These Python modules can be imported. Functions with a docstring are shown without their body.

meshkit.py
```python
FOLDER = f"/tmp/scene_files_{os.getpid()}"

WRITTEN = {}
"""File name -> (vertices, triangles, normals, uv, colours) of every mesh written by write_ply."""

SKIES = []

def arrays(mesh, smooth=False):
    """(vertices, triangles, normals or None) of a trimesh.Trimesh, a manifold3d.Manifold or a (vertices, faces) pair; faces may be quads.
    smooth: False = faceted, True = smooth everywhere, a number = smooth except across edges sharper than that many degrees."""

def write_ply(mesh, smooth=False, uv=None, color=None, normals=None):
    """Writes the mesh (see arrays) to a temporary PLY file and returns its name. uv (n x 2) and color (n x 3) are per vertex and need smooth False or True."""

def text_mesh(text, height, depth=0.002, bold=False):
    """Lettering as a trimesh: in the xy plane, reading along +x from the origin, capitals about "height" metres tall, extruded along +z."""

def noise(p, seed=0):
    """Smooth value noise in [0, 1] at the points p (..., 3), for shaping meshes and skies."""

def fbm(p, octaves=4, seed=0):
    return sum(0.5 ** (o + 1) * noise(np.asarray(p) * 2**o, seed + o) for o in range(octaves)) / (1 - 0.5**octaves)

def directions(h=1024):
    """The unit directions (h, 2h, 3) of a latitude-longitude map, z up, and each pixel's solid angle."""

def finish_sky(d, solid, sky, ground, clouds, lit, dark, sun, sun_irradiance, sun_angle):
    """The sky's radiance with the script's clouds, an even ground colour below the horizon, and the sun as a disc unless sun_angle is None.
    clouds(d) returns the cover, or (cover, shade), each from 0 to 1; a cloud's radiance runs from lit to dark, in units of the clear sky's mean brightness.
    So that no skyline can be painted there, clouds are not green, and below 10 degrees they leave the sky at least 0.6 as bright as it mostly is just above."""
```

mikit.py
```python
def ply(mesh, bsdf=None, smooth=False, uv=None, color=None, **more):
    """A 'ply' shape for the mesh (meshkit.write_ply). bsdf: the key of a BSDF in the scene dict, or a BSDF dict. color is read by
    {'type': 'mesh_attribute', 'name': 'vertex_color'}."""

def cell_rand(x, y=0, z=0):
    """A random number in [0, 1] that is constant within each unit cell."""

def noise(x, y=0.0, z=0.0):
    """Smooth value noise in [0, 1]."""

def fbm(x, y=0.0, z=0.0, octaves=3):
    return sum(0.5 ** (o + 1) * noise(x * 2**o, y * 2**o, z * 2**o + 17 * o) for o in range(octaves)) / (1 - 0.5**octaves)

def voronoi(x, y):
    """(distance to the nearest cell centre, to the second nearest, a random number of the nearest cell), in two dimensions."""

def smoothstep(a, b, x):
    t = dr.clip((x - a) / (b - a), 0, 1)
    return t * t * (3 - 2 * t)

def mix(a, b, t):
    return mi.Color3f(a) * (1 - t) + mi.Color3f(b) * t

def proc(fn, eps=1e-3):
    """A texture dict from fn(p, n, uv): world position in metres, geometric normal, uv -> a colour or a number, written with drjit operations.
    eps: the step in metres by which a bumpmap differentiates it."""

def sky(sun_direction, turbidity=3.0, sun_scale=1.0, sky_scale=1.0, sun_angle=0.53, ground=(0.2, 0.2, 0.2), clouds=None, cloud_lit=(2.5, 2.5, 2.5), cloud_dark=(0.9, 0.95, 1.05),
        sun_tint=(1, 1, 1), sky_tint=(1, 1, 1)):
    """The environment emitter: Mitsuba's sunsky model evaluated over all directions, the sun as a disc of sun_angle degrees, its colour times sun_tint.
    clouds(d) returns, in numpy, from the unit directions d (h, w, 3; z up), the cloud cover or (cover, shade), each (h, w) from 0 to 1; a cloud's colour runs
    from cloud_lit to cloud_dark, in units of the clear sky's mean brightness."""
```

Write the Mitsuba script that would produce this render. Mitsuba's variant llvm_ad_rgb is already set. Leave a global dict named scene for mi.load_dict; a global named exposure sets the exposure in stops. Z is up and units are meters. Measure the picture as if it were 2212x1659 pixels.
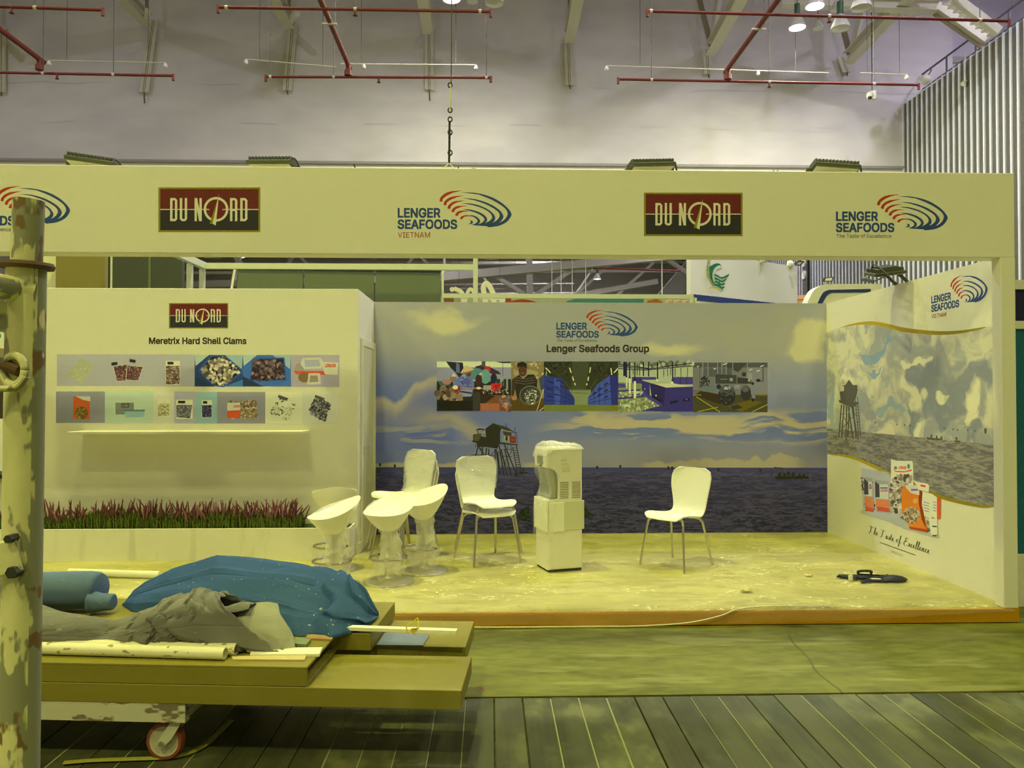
import math, random
import numpy as np
import trimesh
import drjit as dr
import mitsuba as mi
import shapely
import shapely.geometry as sg
from shapely import affinity
import meshkit
import mikit
from mikit import noise, fbm, voronoi, smoothstep, mix

T = mi.ScalarTransform4f
scene, labels = {}, {}
random.seed(7)
rng = np.random.default_rng(11)
exposure = 1.3

# ---------------------------------------------------------------- camera
EYE = np.array([0.0, 0.0, 1.6])
FOCAL, CX, CY = 1640.0, 1106.0, 829.5
AX_Y = np.array([-48.0 / FOCAL, 23.5 / FOCAL, 1.0]); AX_Y /= np.linalg.norm(AX_Y)
AX_Z = np.array([0.0, -1.0, 0.0]); AX_Z = AX_Z - (AX_Z @ AX_Y) * AX_Y; AX_Z /= np.linalg.norm(AX_Z)
ROT = np.stack([np.cross(AX_Y, AX_Z), AX_Y, AX_Z])
FWD = ROT @ np.array([0.0, 0.0, 1.0])
scene['camera'] = {'type': 'perspective', 'fov': 2 * math.degrees(math.atan(CX / FOCAL)), 'fov_axis': 'x', 'near_clip': 0.05, 'far_clip': 500.0,
                   'to_world': T().look_at(origin=EYE.tolist(), target=(EYE + FWD).tolist(), up=[0, 0, 1])}


def at(u, v, x=None, y=None, z=None):
    """The point on the plane x, y or z = const that was measured at (u, v) of the photograph."""
    r = ROT @ np.array([(u - CX) / FOCAL, (v - CY) / FOCAL, 1.0])
    t = (x - EYE[0]) / r[0] if x is not None else (y - EYE[1]) / r[1] if y is not None else (z - EYE[2]) / r[2]
    return EYE + t * r


# ---------------------------------------------------------------- colour and material helpers
def lin(c):
    c = np.asarray(c, float) / 255.0
    return np.where(c < 0.04045, c / 12.92, ((c + 0.055) / 1.055) ** 2.4)


WHITE = lin((202, 198, 122))


def A(r, g, b, k=1.0):
    """The base colour of a print or surface that measures (r, g, b) under the hall's yellowish light."""
    return np.clip(lin((r, g, b)) / WHITE * 0.8 * k, 0.012, 0.88).tolist()


def rgb(c):
    return {'type': 'rgb', 'value': [float(x) for x in c]}


def M(key, color, rough=0.55, metal=0.0, spec=0.4, bump=None, bump_scale=1.0, two=True, **more):
    c = color if isinstance(color, dict) else rgb(color)
    b = {'type': 'principled', 'base_color': c, 'roughness': float(rough), 'metallic': float(metal), 'specular': float(spec), **more}
    if bump is not None:
        b = {'type': 'bumpmap', 'arbitrary': mikit.proc(bump, 2e-3), 'scale': float(bump_scale), 'bsdf': b}
    scene[key] = {'type': 'twosided', 'bsdf': b} if two else b
    return key


def film(key, opacity, color=(0.85, 0.85, 0.85), rough=0.12):
    scene[key] = {'type': 'mask', 'opacity': float(opacity), 'bsdf': {'type': 'twosided', 'bsdf': {'type': 'principled', 'base_color': rgb(color), 'roughness': float(rough), 'specular': 1.0, 'metallic': 0.0}}}
    return key


# ---------------------------------------------------------------- lights: the hall's high-bay lamps
# (x, y, z, radiance, colour): booth side of the hall first, then the lamps by the rear wall, with a few added fill lamps
YEL = (1.0, 0.965, 0.29)
GRN = (1.0, 1.03, 0.25)
PALE = (1.0, 0.95, 1.04)
LAMPS = [
    (-2.0, 6.4, 12.4, 500, GRN, 'lit high bay lamp over the middle of the booth, out of view'),
    (6.3, 5.6, 12.4, 190, GRN, 'lit high bay lamp over the right end of the booth, out of view'),
    (-10.0, 5.6, 12.4, 250, YEL, 'lit high bay lamp over the neighbouring stand, out of view'),
    (-3.2, -1.4, 12.4, 230, YEL, 'lit high bay lamp over the aisle, out of view'),
    (-2.6, -5.2, 12.4, 500, (1, 1, .30), 'lit high bay lamp behind the aisle in the middle, out of view'),
    (5.6, -5.2, 12.4, 330, (1, 1, .32), 'lit high bay lamp behind the aisle at the right, out of view'),
    (-11.5, -4.5, 12.4, 560, (1, .95, .34), 'lit high bay lamp behind the aisle at the left, out of view'),
]
WALL_LAMPS = [
    (-15.5, 13.8, 15.3, 290, PALE, 'lit high bay lamp before the tall wall, far left and out of view'),
    (-6.3, 13.6, 15.3, 275, PALE, 'lit high bay lamp before the tall wall, left and out of view'),
    (2.8, 13.6, 15.3, 280, PALE, 'lit high bay lamp before the tall wall, middle and out of view'),
    (10.4, 14.0, 15.3, 360, PALE, 'lit high bay lamp before the tall wall, at the right and out of view'),
    (5.6, 11.6, 13.2, 230, PALE, 'added unseen fill lamp over the stands behind the booth'),  # added out of view to brighten the emblem booth
    (16.2, 19.0, 15.0, 260, PALE, 'added unseen fill lamp over the walkway'),  # added out of view so the lavender wall is not black
    (9.5, 31.0, 11.5, 420, PALE, 'lit high bay lamp of the rear hall, at the right and out of view'),
    (-4.0, 31.0, 11.5, 420, PALE, 'lit high bay lamp of the rear hall, at the left and out of view'),
    (3.0, 46.0, 11.5, 520, PALE, 'added unseen fill lamp far back in the rear hall'),  # added behind the fascia to lift the dark rear roof
]


# ---------------------------------------------------------------- mesh helpers
def numbered(base):
    if base not in scene and base not in labels:
        return base
    n = 1
    while f'{base}_{n:03d}' in scene or f'{base}_{n:03d}' in labels:
        n += 1
    return f'{base}_{n:03d}'


def thing(name, label, cat, group=None):
    key = numbered(name)
    labels[key] = {'label': label, 'category': cat}
    if group:
        labels[key]['group'] = group
    return key


def put(name, mesh, m, parent=None, label=None, cat=None, group=None, kind=None, smooth=False, color=None, uv=None, **more):
    """One entry of the scene; its key."""
    if isinstance(mesh, list):
        mesh = join(*mesh)
    key = numbered((parent + '__' if parent else '') + name)
    scene[key] = mikit.ply(mesh, m, smooth, uv, color, **more)
    d = {k: v for k, v in (('label', label), ('category', cat), ('group', group), ('kind', kind)) if v}
    if d:
        labels[key] = d
    return key


def join(*meshes):
    vs, fs, n = [], [], 0
    for m in meshes:
        v, f = (np.asarray(m.vertices), np.asarray(m.faces)) if hasattr(m, 'faces') else (np.asarray(m[0], float), np.asarray(m[1], int))
        if f.shape[1] == 4:
            f = np.vstack([f[:, [0, 1, 2]], f[:, [0, 2, 3]]])
        vs.append(v); fs.append(f + n); n += len(v)
    return np.vstack(vs), np.vstack(fs)


def move(mesh, m4):
    v, f = (np.asarray(mesh.vertices), np.asarray(mesh.faces)) if hasattr(mesh, 'faces') else mesh
    return np.asarray(v) @ m4[:3, :3].T + m4[:3, 3], f


def rigid(x=0, y=0, z=0, rz=0, rx=0, ry=0, s=1.0):
    def rot(a, i, j):
        m = np.eye(4); c, q = math.cos(math.radians(a)), math.sin(math.radians(a))
        m[i, i] = m[j, j] = c; m[i, j] = -q; m[j, i] = q
        return m
    m = np.eye(4); m[:3, 3] = (x, y, z)
    return m @ rot(rz, 0, 1) @ rot(ry, 2, 0) @ rot(rx, 1, 2) @ np.diag([s, s, s, 1.0])


def box(x0, x1, y0, y1, z0, z1, b=0.0):
    """An axis-aligned box, its edges chamfered by b."""
    x0, x1, y0, y1, z0, z1 = min(x0, x1), max(x0, x1), min(y0, y1), max(y0, y1), min(z0, z1), max(z0, z1)
    if b <= 0:
        v = np.array([[x, y, z] for x in (x0, x1) for y in (y0, y1) for z in (z0, z1)], float)
        return v, np.array([[0, 1, 3], [0, 3, 2], [4, 6, 7], [4, 7, 5], [0, 4, 5], [0, 5, 1], [2, 3, 7], [2, 7, 6], [0, 2, 6], [0, 6, 4], [1, 5, 7], [1, 7, 3]])
    b = min(b, 0.45 * min(x1 - x0, y1 - y0, z1 - z0))
    p = []
    for x, sx in ((x0, 1), (x1, -1)):
        for y, sy in ((y0, 1), (y1, -1)):
            for z, sz in ((z0, 1), (z1, -1)):
                p += [[x, y + sy * b, z + sz * b], [x + sx * b, y, z + sz * b], [x + sx * b, y + sy * b, z]]
    h = trimesh.convex.convex_hull(np.array(p))
    return np.asarray(h.vertices), np.asarray(h.faces)


def frames(p):
    p = np.asarray(p, float)
    t = np.gradient(p, axis=0); t /= np.linalg.norm(t, axis=1, keepdims=True) + 1e-12
    a = np.array([0, 0, 1.0]) if abs(t[0, 2]) < 0.9 else np.array([1.0, 0, 0])
    n = np.cross(t[0], a); n /= np.linalg.norm(n)
    out = []
    for k in range(len(p)):
        n = n - (n @ t[k]) * t[k]; n /= np.linalg.norm(n)
        out.append((n, np.cross(t[k], n)))
    return p, t, out


def grid_faces(r, c, wrap):
    i, j = np.meshgrid(np.arange(r - 1), np.arange(c if wrap else c - 1), indexing='ij')
    a, b = i * c + j, i * c + (j + 1) % c
    return np.vstack([np.stack([a, b, b + c], -1).reshape(-1, 3), np.stack([a, b + c, a + c], -1).reshape(-1, 3)])


def tube(p, r, n=10, caps=True, flat=1.0):
    """A tube along the points p, of radius r (a number or one per point)."""
    p, t, fr = frames(p)
    r = np.broadcast_to(r, (len(p),))
    a = np.arange(n) * 2 * math.pi / n
    v = np.vstack([p[k] + r[k] * (np.cos(a)[:, None] * fr[k][0] + flat * np.sin(a)[:, None] * fr[k][1]) for k in range(len(p))])
    f = grid_faces(len(p), n, True)[:, ::-1]
    if caps:
        v = np.vstack([v, p[0], p[-1]]); m = len(p) * n
        j = np.arange(n)
        f = np.vstack([f, np.stack([j, (j + 1) % n, j * 0 + m], 1), np.stack([(j + 1) % n + m - n, j + m - n, j * 0 + m + 1], 1)])
    return v, f[:, ::-1]


def bar(a, b, w, h, up=(0, 0, 1)):
    """A square bar of section w x h from a to b."""
    a, b = np.asarray(a, float), np.asarray(b, float)
    t = b - a; t /= np.linalg.norm(t)
    s = np.cross(t, up)
    if np.linalg.norm(s) < 1e-4:
        s = np.cross(t, (1, 0, 0))
    s /= np.linalg.norm(s); q = np.cross(s, t)
    v = np.array([e + i * s * w / 2 + j * q * h / 2 for e in (a, b) for i, j in ((-1, -1), (1, -1), (1, 1), (-1, 1))])
    f = [[0, 1, 2], [0, 2, 3], [4, 6, 5], [4, 7, 6]]
    for k in range(4):
        m = (k + 1) % 4
        f += [[k, k + 4, m + 4], [k, m + 4, m]]
    return v, np.array(f)


def lathe(profile, n=32, center=(0, 0, 0), close=False):
    """profile: (radius, z) points from the bottom outside upwards."""
    pr = np.asarray(profile, float)
    a = np.arange(n) * 2 * math.pi / n
    v = np.stack([np.outer(pr[:, 0], np.cos(a)), np.outer(pr[:, 0], np.sin(a)), np.repeat(pr[:, 1:2], n, 1)], -1).reshape(-1, 3)
    f = grid_faces(len(pr), n, True)
    keep = np.array([len(set(map(tuple, np.round(v[t], 7)))) == 3 for t in f])
    return v + np.asarray(center), f[keep]


def curve(pts, n=8, closed=False):
    """A Catmull-Rom curve through pts."""
    p = np.asarray(pts, float)
    q = np.vstack([p[-1:], p, p[:2]]) if closed else np.vstack([2 * p[0] - p[1], p, 2 * p[-1] - p[-2]])
    out = []
    for k in range(1, len(q) - 2):
        for s in np.arange(n) / n:
            a, b, c, d = q[k - 1], q[k], q[k + 1], q[k + 2]
            out.append(0.5 * (2 * b + (c - a) * s + (2 * a - 5 * b + 4 * c - d) * s**2 + (3 * b - a - 3 * c + d) * s**3))
    return np.array(out if closed else out + [p[-1]])


def polys(shape):
    return [g for g in getattr(shape, 'geoms', [shape]) if isinstance(g, sg.Polygon) and g.area > 0]


def prism(shape, depth, to3):
    """A 2D shape extruded by depth; to3 maps (n, 3) local points (x, y, height) to the scene."""
    ms = [trimesh.creation.extrude_polygon(g, depth, engine='earcut') for g in polys(shape)]
    v, f = join(*ms)
    return to3(np.asarray(v)), f


def xz(y, toward=-1):
    """Local (a, b, h) -> (a, y + toward*h, b): a sheet that faces the viewer's side."""
    return lambda p: np.stack([p[:, 0], y + toward * p[:, 2], p[:, 1]], 1)


def solid(f, z0=None):
    return f


def sheet_of(fn, nu, nv, thick=0.0):
    """fn(u, v) -> points (…, 3), on a grid; thickened along the normals when thick > 0."""
    u, v = np.meshgrid(np.linspace(0, 1, nu), np.linspace(0, 1, nv), indexing='ij')
    p = fn(u, v)
    P = p.reshape(-1, 3)
    f = grid_faces(nu, nv, False)
    if thick <= 0:
        return P, f
    du, dv = np.gradient(p, axis=0), np.gradient(p, axis=1)
    n = np.cross(du, dv); n /= np.linalg.norm(n, axis=-1, keepdims=True) + 1e-12
    a, b = P + (n * thick / 2).reshape(-1, 3), P - (n * thick / 2).reshape(-1, 3)
    N = nu * nv
    idx = np.arange(N).reshape(nu, nv)
    rim = np.concatenate([idx[:, 0], idx[-1, 1:], idx[-2::-1, -1], idx[0, -2:0:-1]])
    r2 = np.roll(rim, -1)
    side = np.vstack([np.stack([rim, r2 + N, r2], 1), np.stack([rim, rim + N, r2 + N], 1)])
    return np.vstack([a, b]), np.vstack([f, f[:, ::-1] + N, side[:, ::-1]])


# ---------------------------------------------------------------- materials
def plaster(p, n, uv):
    a = fbm(p.x * 0.35, p.z * 0.9, p.y * 0.3, 4)
    seam = smoothstep(0.05, 0.0, dr.abs(p.z - 10.45 - 0.12 * noise(p.x * 0.9))) + smoothstep(0.05, 0.0, dr.abs(p.z - 11.7 - 0.1 * noise(p.x * 1.1)))
    s = smoothstep(0.52, 0.7, noise(p.x * 0.8, p.z * 3.0, 3.0)) * seam
    c = mix((0.60, 0.565, 0.66), (0.74, 0.70, 0.78), smoothstep(0.25, 0.75, a))
    return mix(c, (0.46, 0.43, 0.50), s * 0.55)


M('m_hall_wall', mikit.proc(plaster), 0.85, spec=0.2)
M('m_band_wall', (0.84, 0.81, 0.86), 0.8, spec=0.2)
M('m_ledge', (0.33, 0.31, 0.33), 0.8)
M('m_roof', (0.45, 0.43, 0.42), 0.9)
M('m_dark_roof', (0.40, 0.38, 0.35), 0.9)
M('m_steel', (0.60, 0.58, 0.52), 0.5)
M('m_steel_far', (0.36, 0.34, 0.30), 0.6)
M('m_steel_brown', (0.25, 0.21, 0.14), 0.6)
M('m_red_pipe', (0.17, 0.028, 0.026), 0.5)
M('m_thin_pipe', (0.62, 0.60, 0.55), 0.4)
M('m_wire', (0.10, 0.10, 0.10), 0.6)
M('m_wire_white', (0.75, 0.75, 0.75), 0.5)
M('m_slat', (0.66, 0.71, 0.80), 0.4, metal=0.0, spec=0.6)
M('m_slat_back', (0.115, 0.105, 0.105), 0.7)
M('m_railing', (0.10, 0.10, 0.12), 0.6)
M('m_lavender', (0.58, 0.56, 0.68), 0.9)
M('m_white_paint', (0.80, 0.79, 0.78), 0.45)
M('m_lamp_shell', (0.55, 0.55, 0.55), 0.35, metal=0.3)
M('m_lamp_glass', (0.62, 0.62, 0.66), 0.2)
M('m_ballast', (0.035, 0.085, 0.05), 0.5)
M('m_camera_dark', (0.03, 0.03, 0.035), 0.25)


def concrete(p, n, uv):
    a = smoothstep(0.28, 0.72, fbm(p.x * 2.2, p.y * 5.0, 0.0, 5))
    b = smoothstep(0.25, 0.75, fbm(p.x * 10.0, p.y * 26.0, 5.0, 3))
    crack = smoothstep(0.012, 0.002, dr.abs(p.x - 1.95 - 0.16 * (p.y - 4.6) + 0.10 * (fbm(p.y * 3.0, 2.0, 0.0, 3) - 0.5))) * smoothstep(5.2, 4.9, p.y)
    smear = smoothstep(0.60, 0.74, fbm(p.x * 1.6 + p.y, p.y * 9.0, 9.0, 4))
    c = mix((0.100, 0.108, 0.022), (0.180, 0.188, 0.045), a * 0.6 + b * 0.4)
    c = mix(c, (0.27, 0.275, 0.11), smear * 0.5)
    return mix(c, (0.07, 0.075, 0.02), crack * 0.75)


def plank_tone(k):
    base = [(0.045, 0.051, 0.026), (0.055, 0.061, 0.032), (0.063, 0.066, 0.036), (0.049, 0.058, 0.032)][k]

    def fn(p, n, uv):
        a = smoothstep(0.25, 0.75, fbm(p.x * 7.0 + k * 3, p.y * 3.0, 0.0, 5))
        dust = smoothstep(0.46, 0.72, fbm(p.x * 3.0, p.y * 2.6, 4.0 + 0.3 * k, 5)) * (0.55 + 0.9 * smoothstep(0.35, 0.7, fbm(p.x * 14.0, p.y * 7.0, 8.0, 3)))
        g = fbm(p.x * 60.0, p.y * 2.0, 1.0, 2)
        return mix(mix([x * 0.62 for x in base], [x * 1.35 for x in base], a * 0.7 + g * 0.3), (0.145, 0.155, 0.075), dr.minimum(dust * 0.62, 0.9))
    return fn


M('m_concrete', mikit.proc(concrete), 0.6, spec=0.15)
for _k in range(4):
    M(f'm_plank_{_k}', mikit.proc(plank_tone(_k)), 0.5, spec=0.25)
M('m_plank_gap', (0.05, 0.05, 0.04), 0.9)
M('m_plank_dust', (0.24, 0.25, 0.15), 0.9)

# ---------------------------------------------------------------- the hall
HX0, HX1, HY0, HY1, HZ = -24.0, 13.9, -16.0, 25.0, 16.5
PLANK_Y = 4.05
put('floor', [box(HX0, 18, PLANK_Y, 60, -0.25, 0.0), box(HX0, 18, HY0, PLANK_Y, -0.25, -0.03)], 'm_concrete', kind='structure', label='greenish concrete hall floor with a strip of dark planks')
px0 = -3.4
pk = 0
while px0 < 3.6:
    w = 0.149
    h = -0.004 + rng.uniform(-0.0015, 0.0015)
    put('plank', box(px0, px0 + w - rng.uniform(0.003, 0.008), 2.2, PLANK_Y - 0.012, -0.03, h, 0.002), f'm_plank_{int(rng.integers(4))}', 'floor', label='dark worn floor plank' if pk == 0 else None)
    if rng.random() < 0.55:
        put('joint_dust', box(px0 + w - 0.010, px0 + w - 0.0005, 2.2 + rng.uniform(0, 0.5), PLANK_Y - 0.02, -0.0290, h - 0.0006), 'm_plank_dust', 'floor', label='pale dust packed in a plank joint' if pk < 4 else None)
    px0 += w; pk += 1

put('wall_far', box(HX0, HX1, HY1, HY1 + 0.4, 9.27, HZ), 'm_hall_wall', kind='structure', label='tall lilac grey plaster wall high behind the booth')
put('corner_return', box(HX1, 15.6, HY1, HY1 + 0.4, 11.36, HZ), 'm_hall_wall', 'wall_far')
put('wall_beyond', box(15.6, 18, HY1 + 0.5, HY1 + 0.7, 11.36, HZ), 'm_lavender', 'wall_far', label='pale lavender wall past the corner')
put('lower_band', box(HX0, HX1, HY1 + 0.06, HY1 + 0.4, 7.4, 9.19), 'm_band_wall', 'wall_far', label='whiter band below the ledge')
put('ledge', box(HX0, HX1, HY1 - 0.05, HY1 + 0.4, 9.19, 9.27), 'm_ledge', 'wall_far', label='thin dark ledge line')
put('wall_right', box(HX1, HX1 + 0.15, HY0, 56, 0, 11.35), 'm_slat_back', kind='structure', label='dark hall side wall behind vertical metal fins')
slat = box(HX1 - 0.035, HX1, -0.036, 0.036, 0.0, 11.4)
_y, _n = 16.4, 0
while _y < 52:
    scene[numbered('wall_right__slat')] = mikit.ply(move(slat, rigid(y=_y)), 'm_slat')
    _y += 0.277
put('wall_right_upper', box(18.0, 18.3, HY0, 56, 0, HZ), 'm_lavender', kind='structure', label='pale lavender wall beyond the walkway')
put('wall_left', box(HX0 - 0.3, HX0, HY0, 56, 0, HZ), 'm_hall_wall', kind='structure', label='grey hall wall')
put('wall_rear', box(HX0, 18, HY0 - 0.3, HY0, 0, HZ), 'm_hall_wall', kind='structure', label='grey hall wall')
put('ceiling', box(HX0, 18, HY0, 25.4, HZ, HZ + 0.2), 'm_roof', kind='structure', label='grey hall roof')
put('ceiling_rear', box(HX0, 18, 25.4, 56, 13.0, 13.2), 'm_dark_roof', kind='structure', label='dark roof of the rear hall')
put('wall_end', box(HX0, 18, 56, 56.3, 0, 13.2), 'm_dark_roof', kind='structure', label='dark end wall of the rear hall')

# lamps: ballast, bell reflector and glass
bell = [(0.05, 0.36), (0.09, 0.33), (0.15, 0.22), (0.20, 0.10), (0.23, 0.0), (0.222, 0.0), (0.19, 0.10), (0.14, 0.21), (0.06, 0.31)]


def high_bay(x, y, z, label, emit=None, color=None, s=1.0, ballast=True, top=None, r=None):
    t = thing('high_bay_lamp', label, 'lamp', 'high bay lamps under the hall roof')
    bl = [(a * s, b * s) for a, b in bell]
    put('reflector', lathe(bl, 24, (x, y, z)), 'm_lamp_shell', t, smooth=40)
    if ballast:
        put('ballast', lathe([(0, 0.36 * s), (0.075 * s, 0.36 * s), (0.075 * s, 0.66 * s), (0, 0.66 * s)], 16, (x, y, z)), 'm_ballast', t, smooth=40)
    put('hanger', tube([(x, y, z + (0.66 if ballast else 0.33) * s), (x, y, (top or HZ))], 0.012, 6), 'm_wire', t)
    a = np.arange(24) * 2 * math.pi / 24
    rr = (0.215 if emit is None else 0.228) * s
    v = np.vstack([np.stack([x + rr * np.cos(a), y + rr * np.sin(a), a * 0 + z + 0.004], 1), [[x, y, z - 0.03 * s]]])
    j = np.arange(24)
    f = np.stack([(j + 1) % 24, j, j * 0 + 24], 1)
    k = put('glass', (v, f), 'm_lamp_glass', t)
    if emit is not None:
        scene[k]['emitter'] = {'type': 'area', 'radiance': rgb([emit * c for c in color])}
    return t


for x, y, z, e, c, lab in LAMPS:
    high_bay(x, y, z, lab, e, c)
for x, y, z, e, c, lab in WALL_LAMPS:
    high_bay(x, y, z, lab, e, c, top=13.0 if y > 25.4 else HZ)
# ---------------------------------------------------------------- booth shell
def dusty_white(p, n, uv):
    a = fbm(p.x * 1.3 + p.y, p.z * 0.8, 2.0, 3)
    return mix((0.80, 0.79, 0.77), (0.76, 0.75, 0.73), a)


def stained_white(p, n, uv):
    a = smoothstep(0.60, 0.85, fbm(p.x * 9.0, p.z * 1.5, 2.0, 3))
    return mix((0.79, 0.78, 0.74), (0.62, 0.61, 0.58), a * 0.6)


M('m_booth_white', mikit.proc(dusty_white), 0.5, spec=0.3)
M('m_planter', mikit.proc(stained_white), 0.5, spec=0.3)
M('m_trim', (0.72, 0.71, 0.62), 0.5)
M('m_door', (0.62, 0.61, 0.50), 0.5)
M('m_metal', (0.60, 0.58, 0.52), 0.3, metal=0.9)
BY = 8.2          # face of the rear wall
FY = 5.25         # face of the fascia
RX = 3.685        # face of the side wall
PZ = 0.10         # platform top


def dusty_glint_board(p, n, uv):
    a = fbm(p.x * 1.6, p.y * 3.0, 3.0, 4)
    b = smoothstep(0.55, 0.8, fbm(p.x * 5.0, p.y * 11.0, 7.0, 3))
    a = smoothstep(0.25, 0.75, a) * 0.7 + 0.3 * smoothstep(0.3, 0.7, fbm(p.x * 4.0, p.y * 26.0, 1.0, 3))
    fl = smoothstep(0.76, 0.84, noise(p.x * 40.0, p.y * 70.0, 2.0)) * smoothstep(0.45, 0.65, fbm(p.x * 2.6, p.y * 6.0, 9.0, 3))  # pale flecks painted into the board as glints of the film
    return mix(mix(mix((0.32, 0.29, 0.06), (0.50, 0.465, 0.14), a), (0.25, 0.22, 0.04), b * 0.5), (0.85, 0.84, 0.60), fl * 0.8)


def tape(p, n, uv):
    a = fbm(p.x * 3.0, p.z * 20.0, 1.0, 3)
    return mix((0.42, 0.20, 0.004), (0.58, 0.29, 0.008), a)


M('m_platform', mikit.proc(dusty_glint_board), 0.5, spec=0.4)
M('m_riser', mikit.proc(tape), 0.35, spec=0.5)
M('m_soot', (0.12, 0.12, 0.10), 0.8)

pt = thing('booth_platform', 'low raised booth floor with a brown taped front edge', 'platform')
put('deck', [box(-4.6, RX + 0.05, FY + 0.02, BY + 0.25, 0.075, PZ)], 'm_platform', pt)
put('riser', box(-4.6, 3.715, FY - 0.005, FY + 0.03, 0.006, PZ - 0.002), 'm_riser', pt, label='brown taped front edge')
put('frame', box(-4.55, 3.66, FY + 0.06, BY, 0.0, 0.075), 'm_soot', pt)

wb = thing('rear_wall', 'booth rear wall printed with a seascape under a pale sky', 'wall')
wr = thing('side_wall', 'white booth side wall with a framed seascape print and gold waves', 'wall')
put('panel', box(RX, RX + 0.06, FY + 0.10, BY + 0.05, PZ, 2.6), 'm_booth_white', wr)
put('corner_post', box(3.61, 3.715, FY - 0.0, FY + 0.10, PZ + 0.001, 2.572, 0.004), 'm_booth_white', wr, label='white post under the fascia end')

fb = thing('fascia_board', 'long white header board with alternating company logos across the booth front', 'sign board')
put('board', box(-5.2, 3.712, FY, FY + 0.16, 2.572, 3.17, 0.003), 'm_booth_white', fb)

bl = thing('storage_block', 'white cabinet block with two rows of product photographs and a side door', 'display wall')
BX0, BX1, BFY = -4.19, -1.245, 7.22
put('body', box(BX0, BX1, BFY, BY + 0.05, PZ, 2.603, 0.003), 'm_booth_white', bl)
dr_ = put('door', box(BX1, BX1 + 0.012, BFY + 0.18, BY - 0.10, PZ + 0.01, 2.08, 0.002), 'm_door', bl, label='plain cream side door')
put('frame', [box(BX1 - 0.01, BX1 + 0.022, BFY + 0.11, BFY + 0.18, PZ, 2.15, 0.002), box(BX1 - 0.01, BX1 + 0.022, BY - 0.10, BY - 0.005, PZ, 2.15, 0.002),
              box(BX1 - 0.01, BX1 + 0.0215, BFY + 0.18, BY - 0.10, 2.08, 2.15, 0.002)], 'm_trim', dr_)
put('handle', [tube([(BX1 + 0.012, BFY + 0.25, 1.08), (BX1 + 0.05, BFY + 0.25, 1.08), (BX1 + 0.05, BFY + 0.34, 1.08)], 0.008, 8)], 'm_metal', dr_)
put('base_trim', box(BX1 - 0.02, BX1 + 0.018, BFY + 0.002, BY, PZ, PZ + 0.10, 0.003), 'm_trim', bl)

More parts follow.
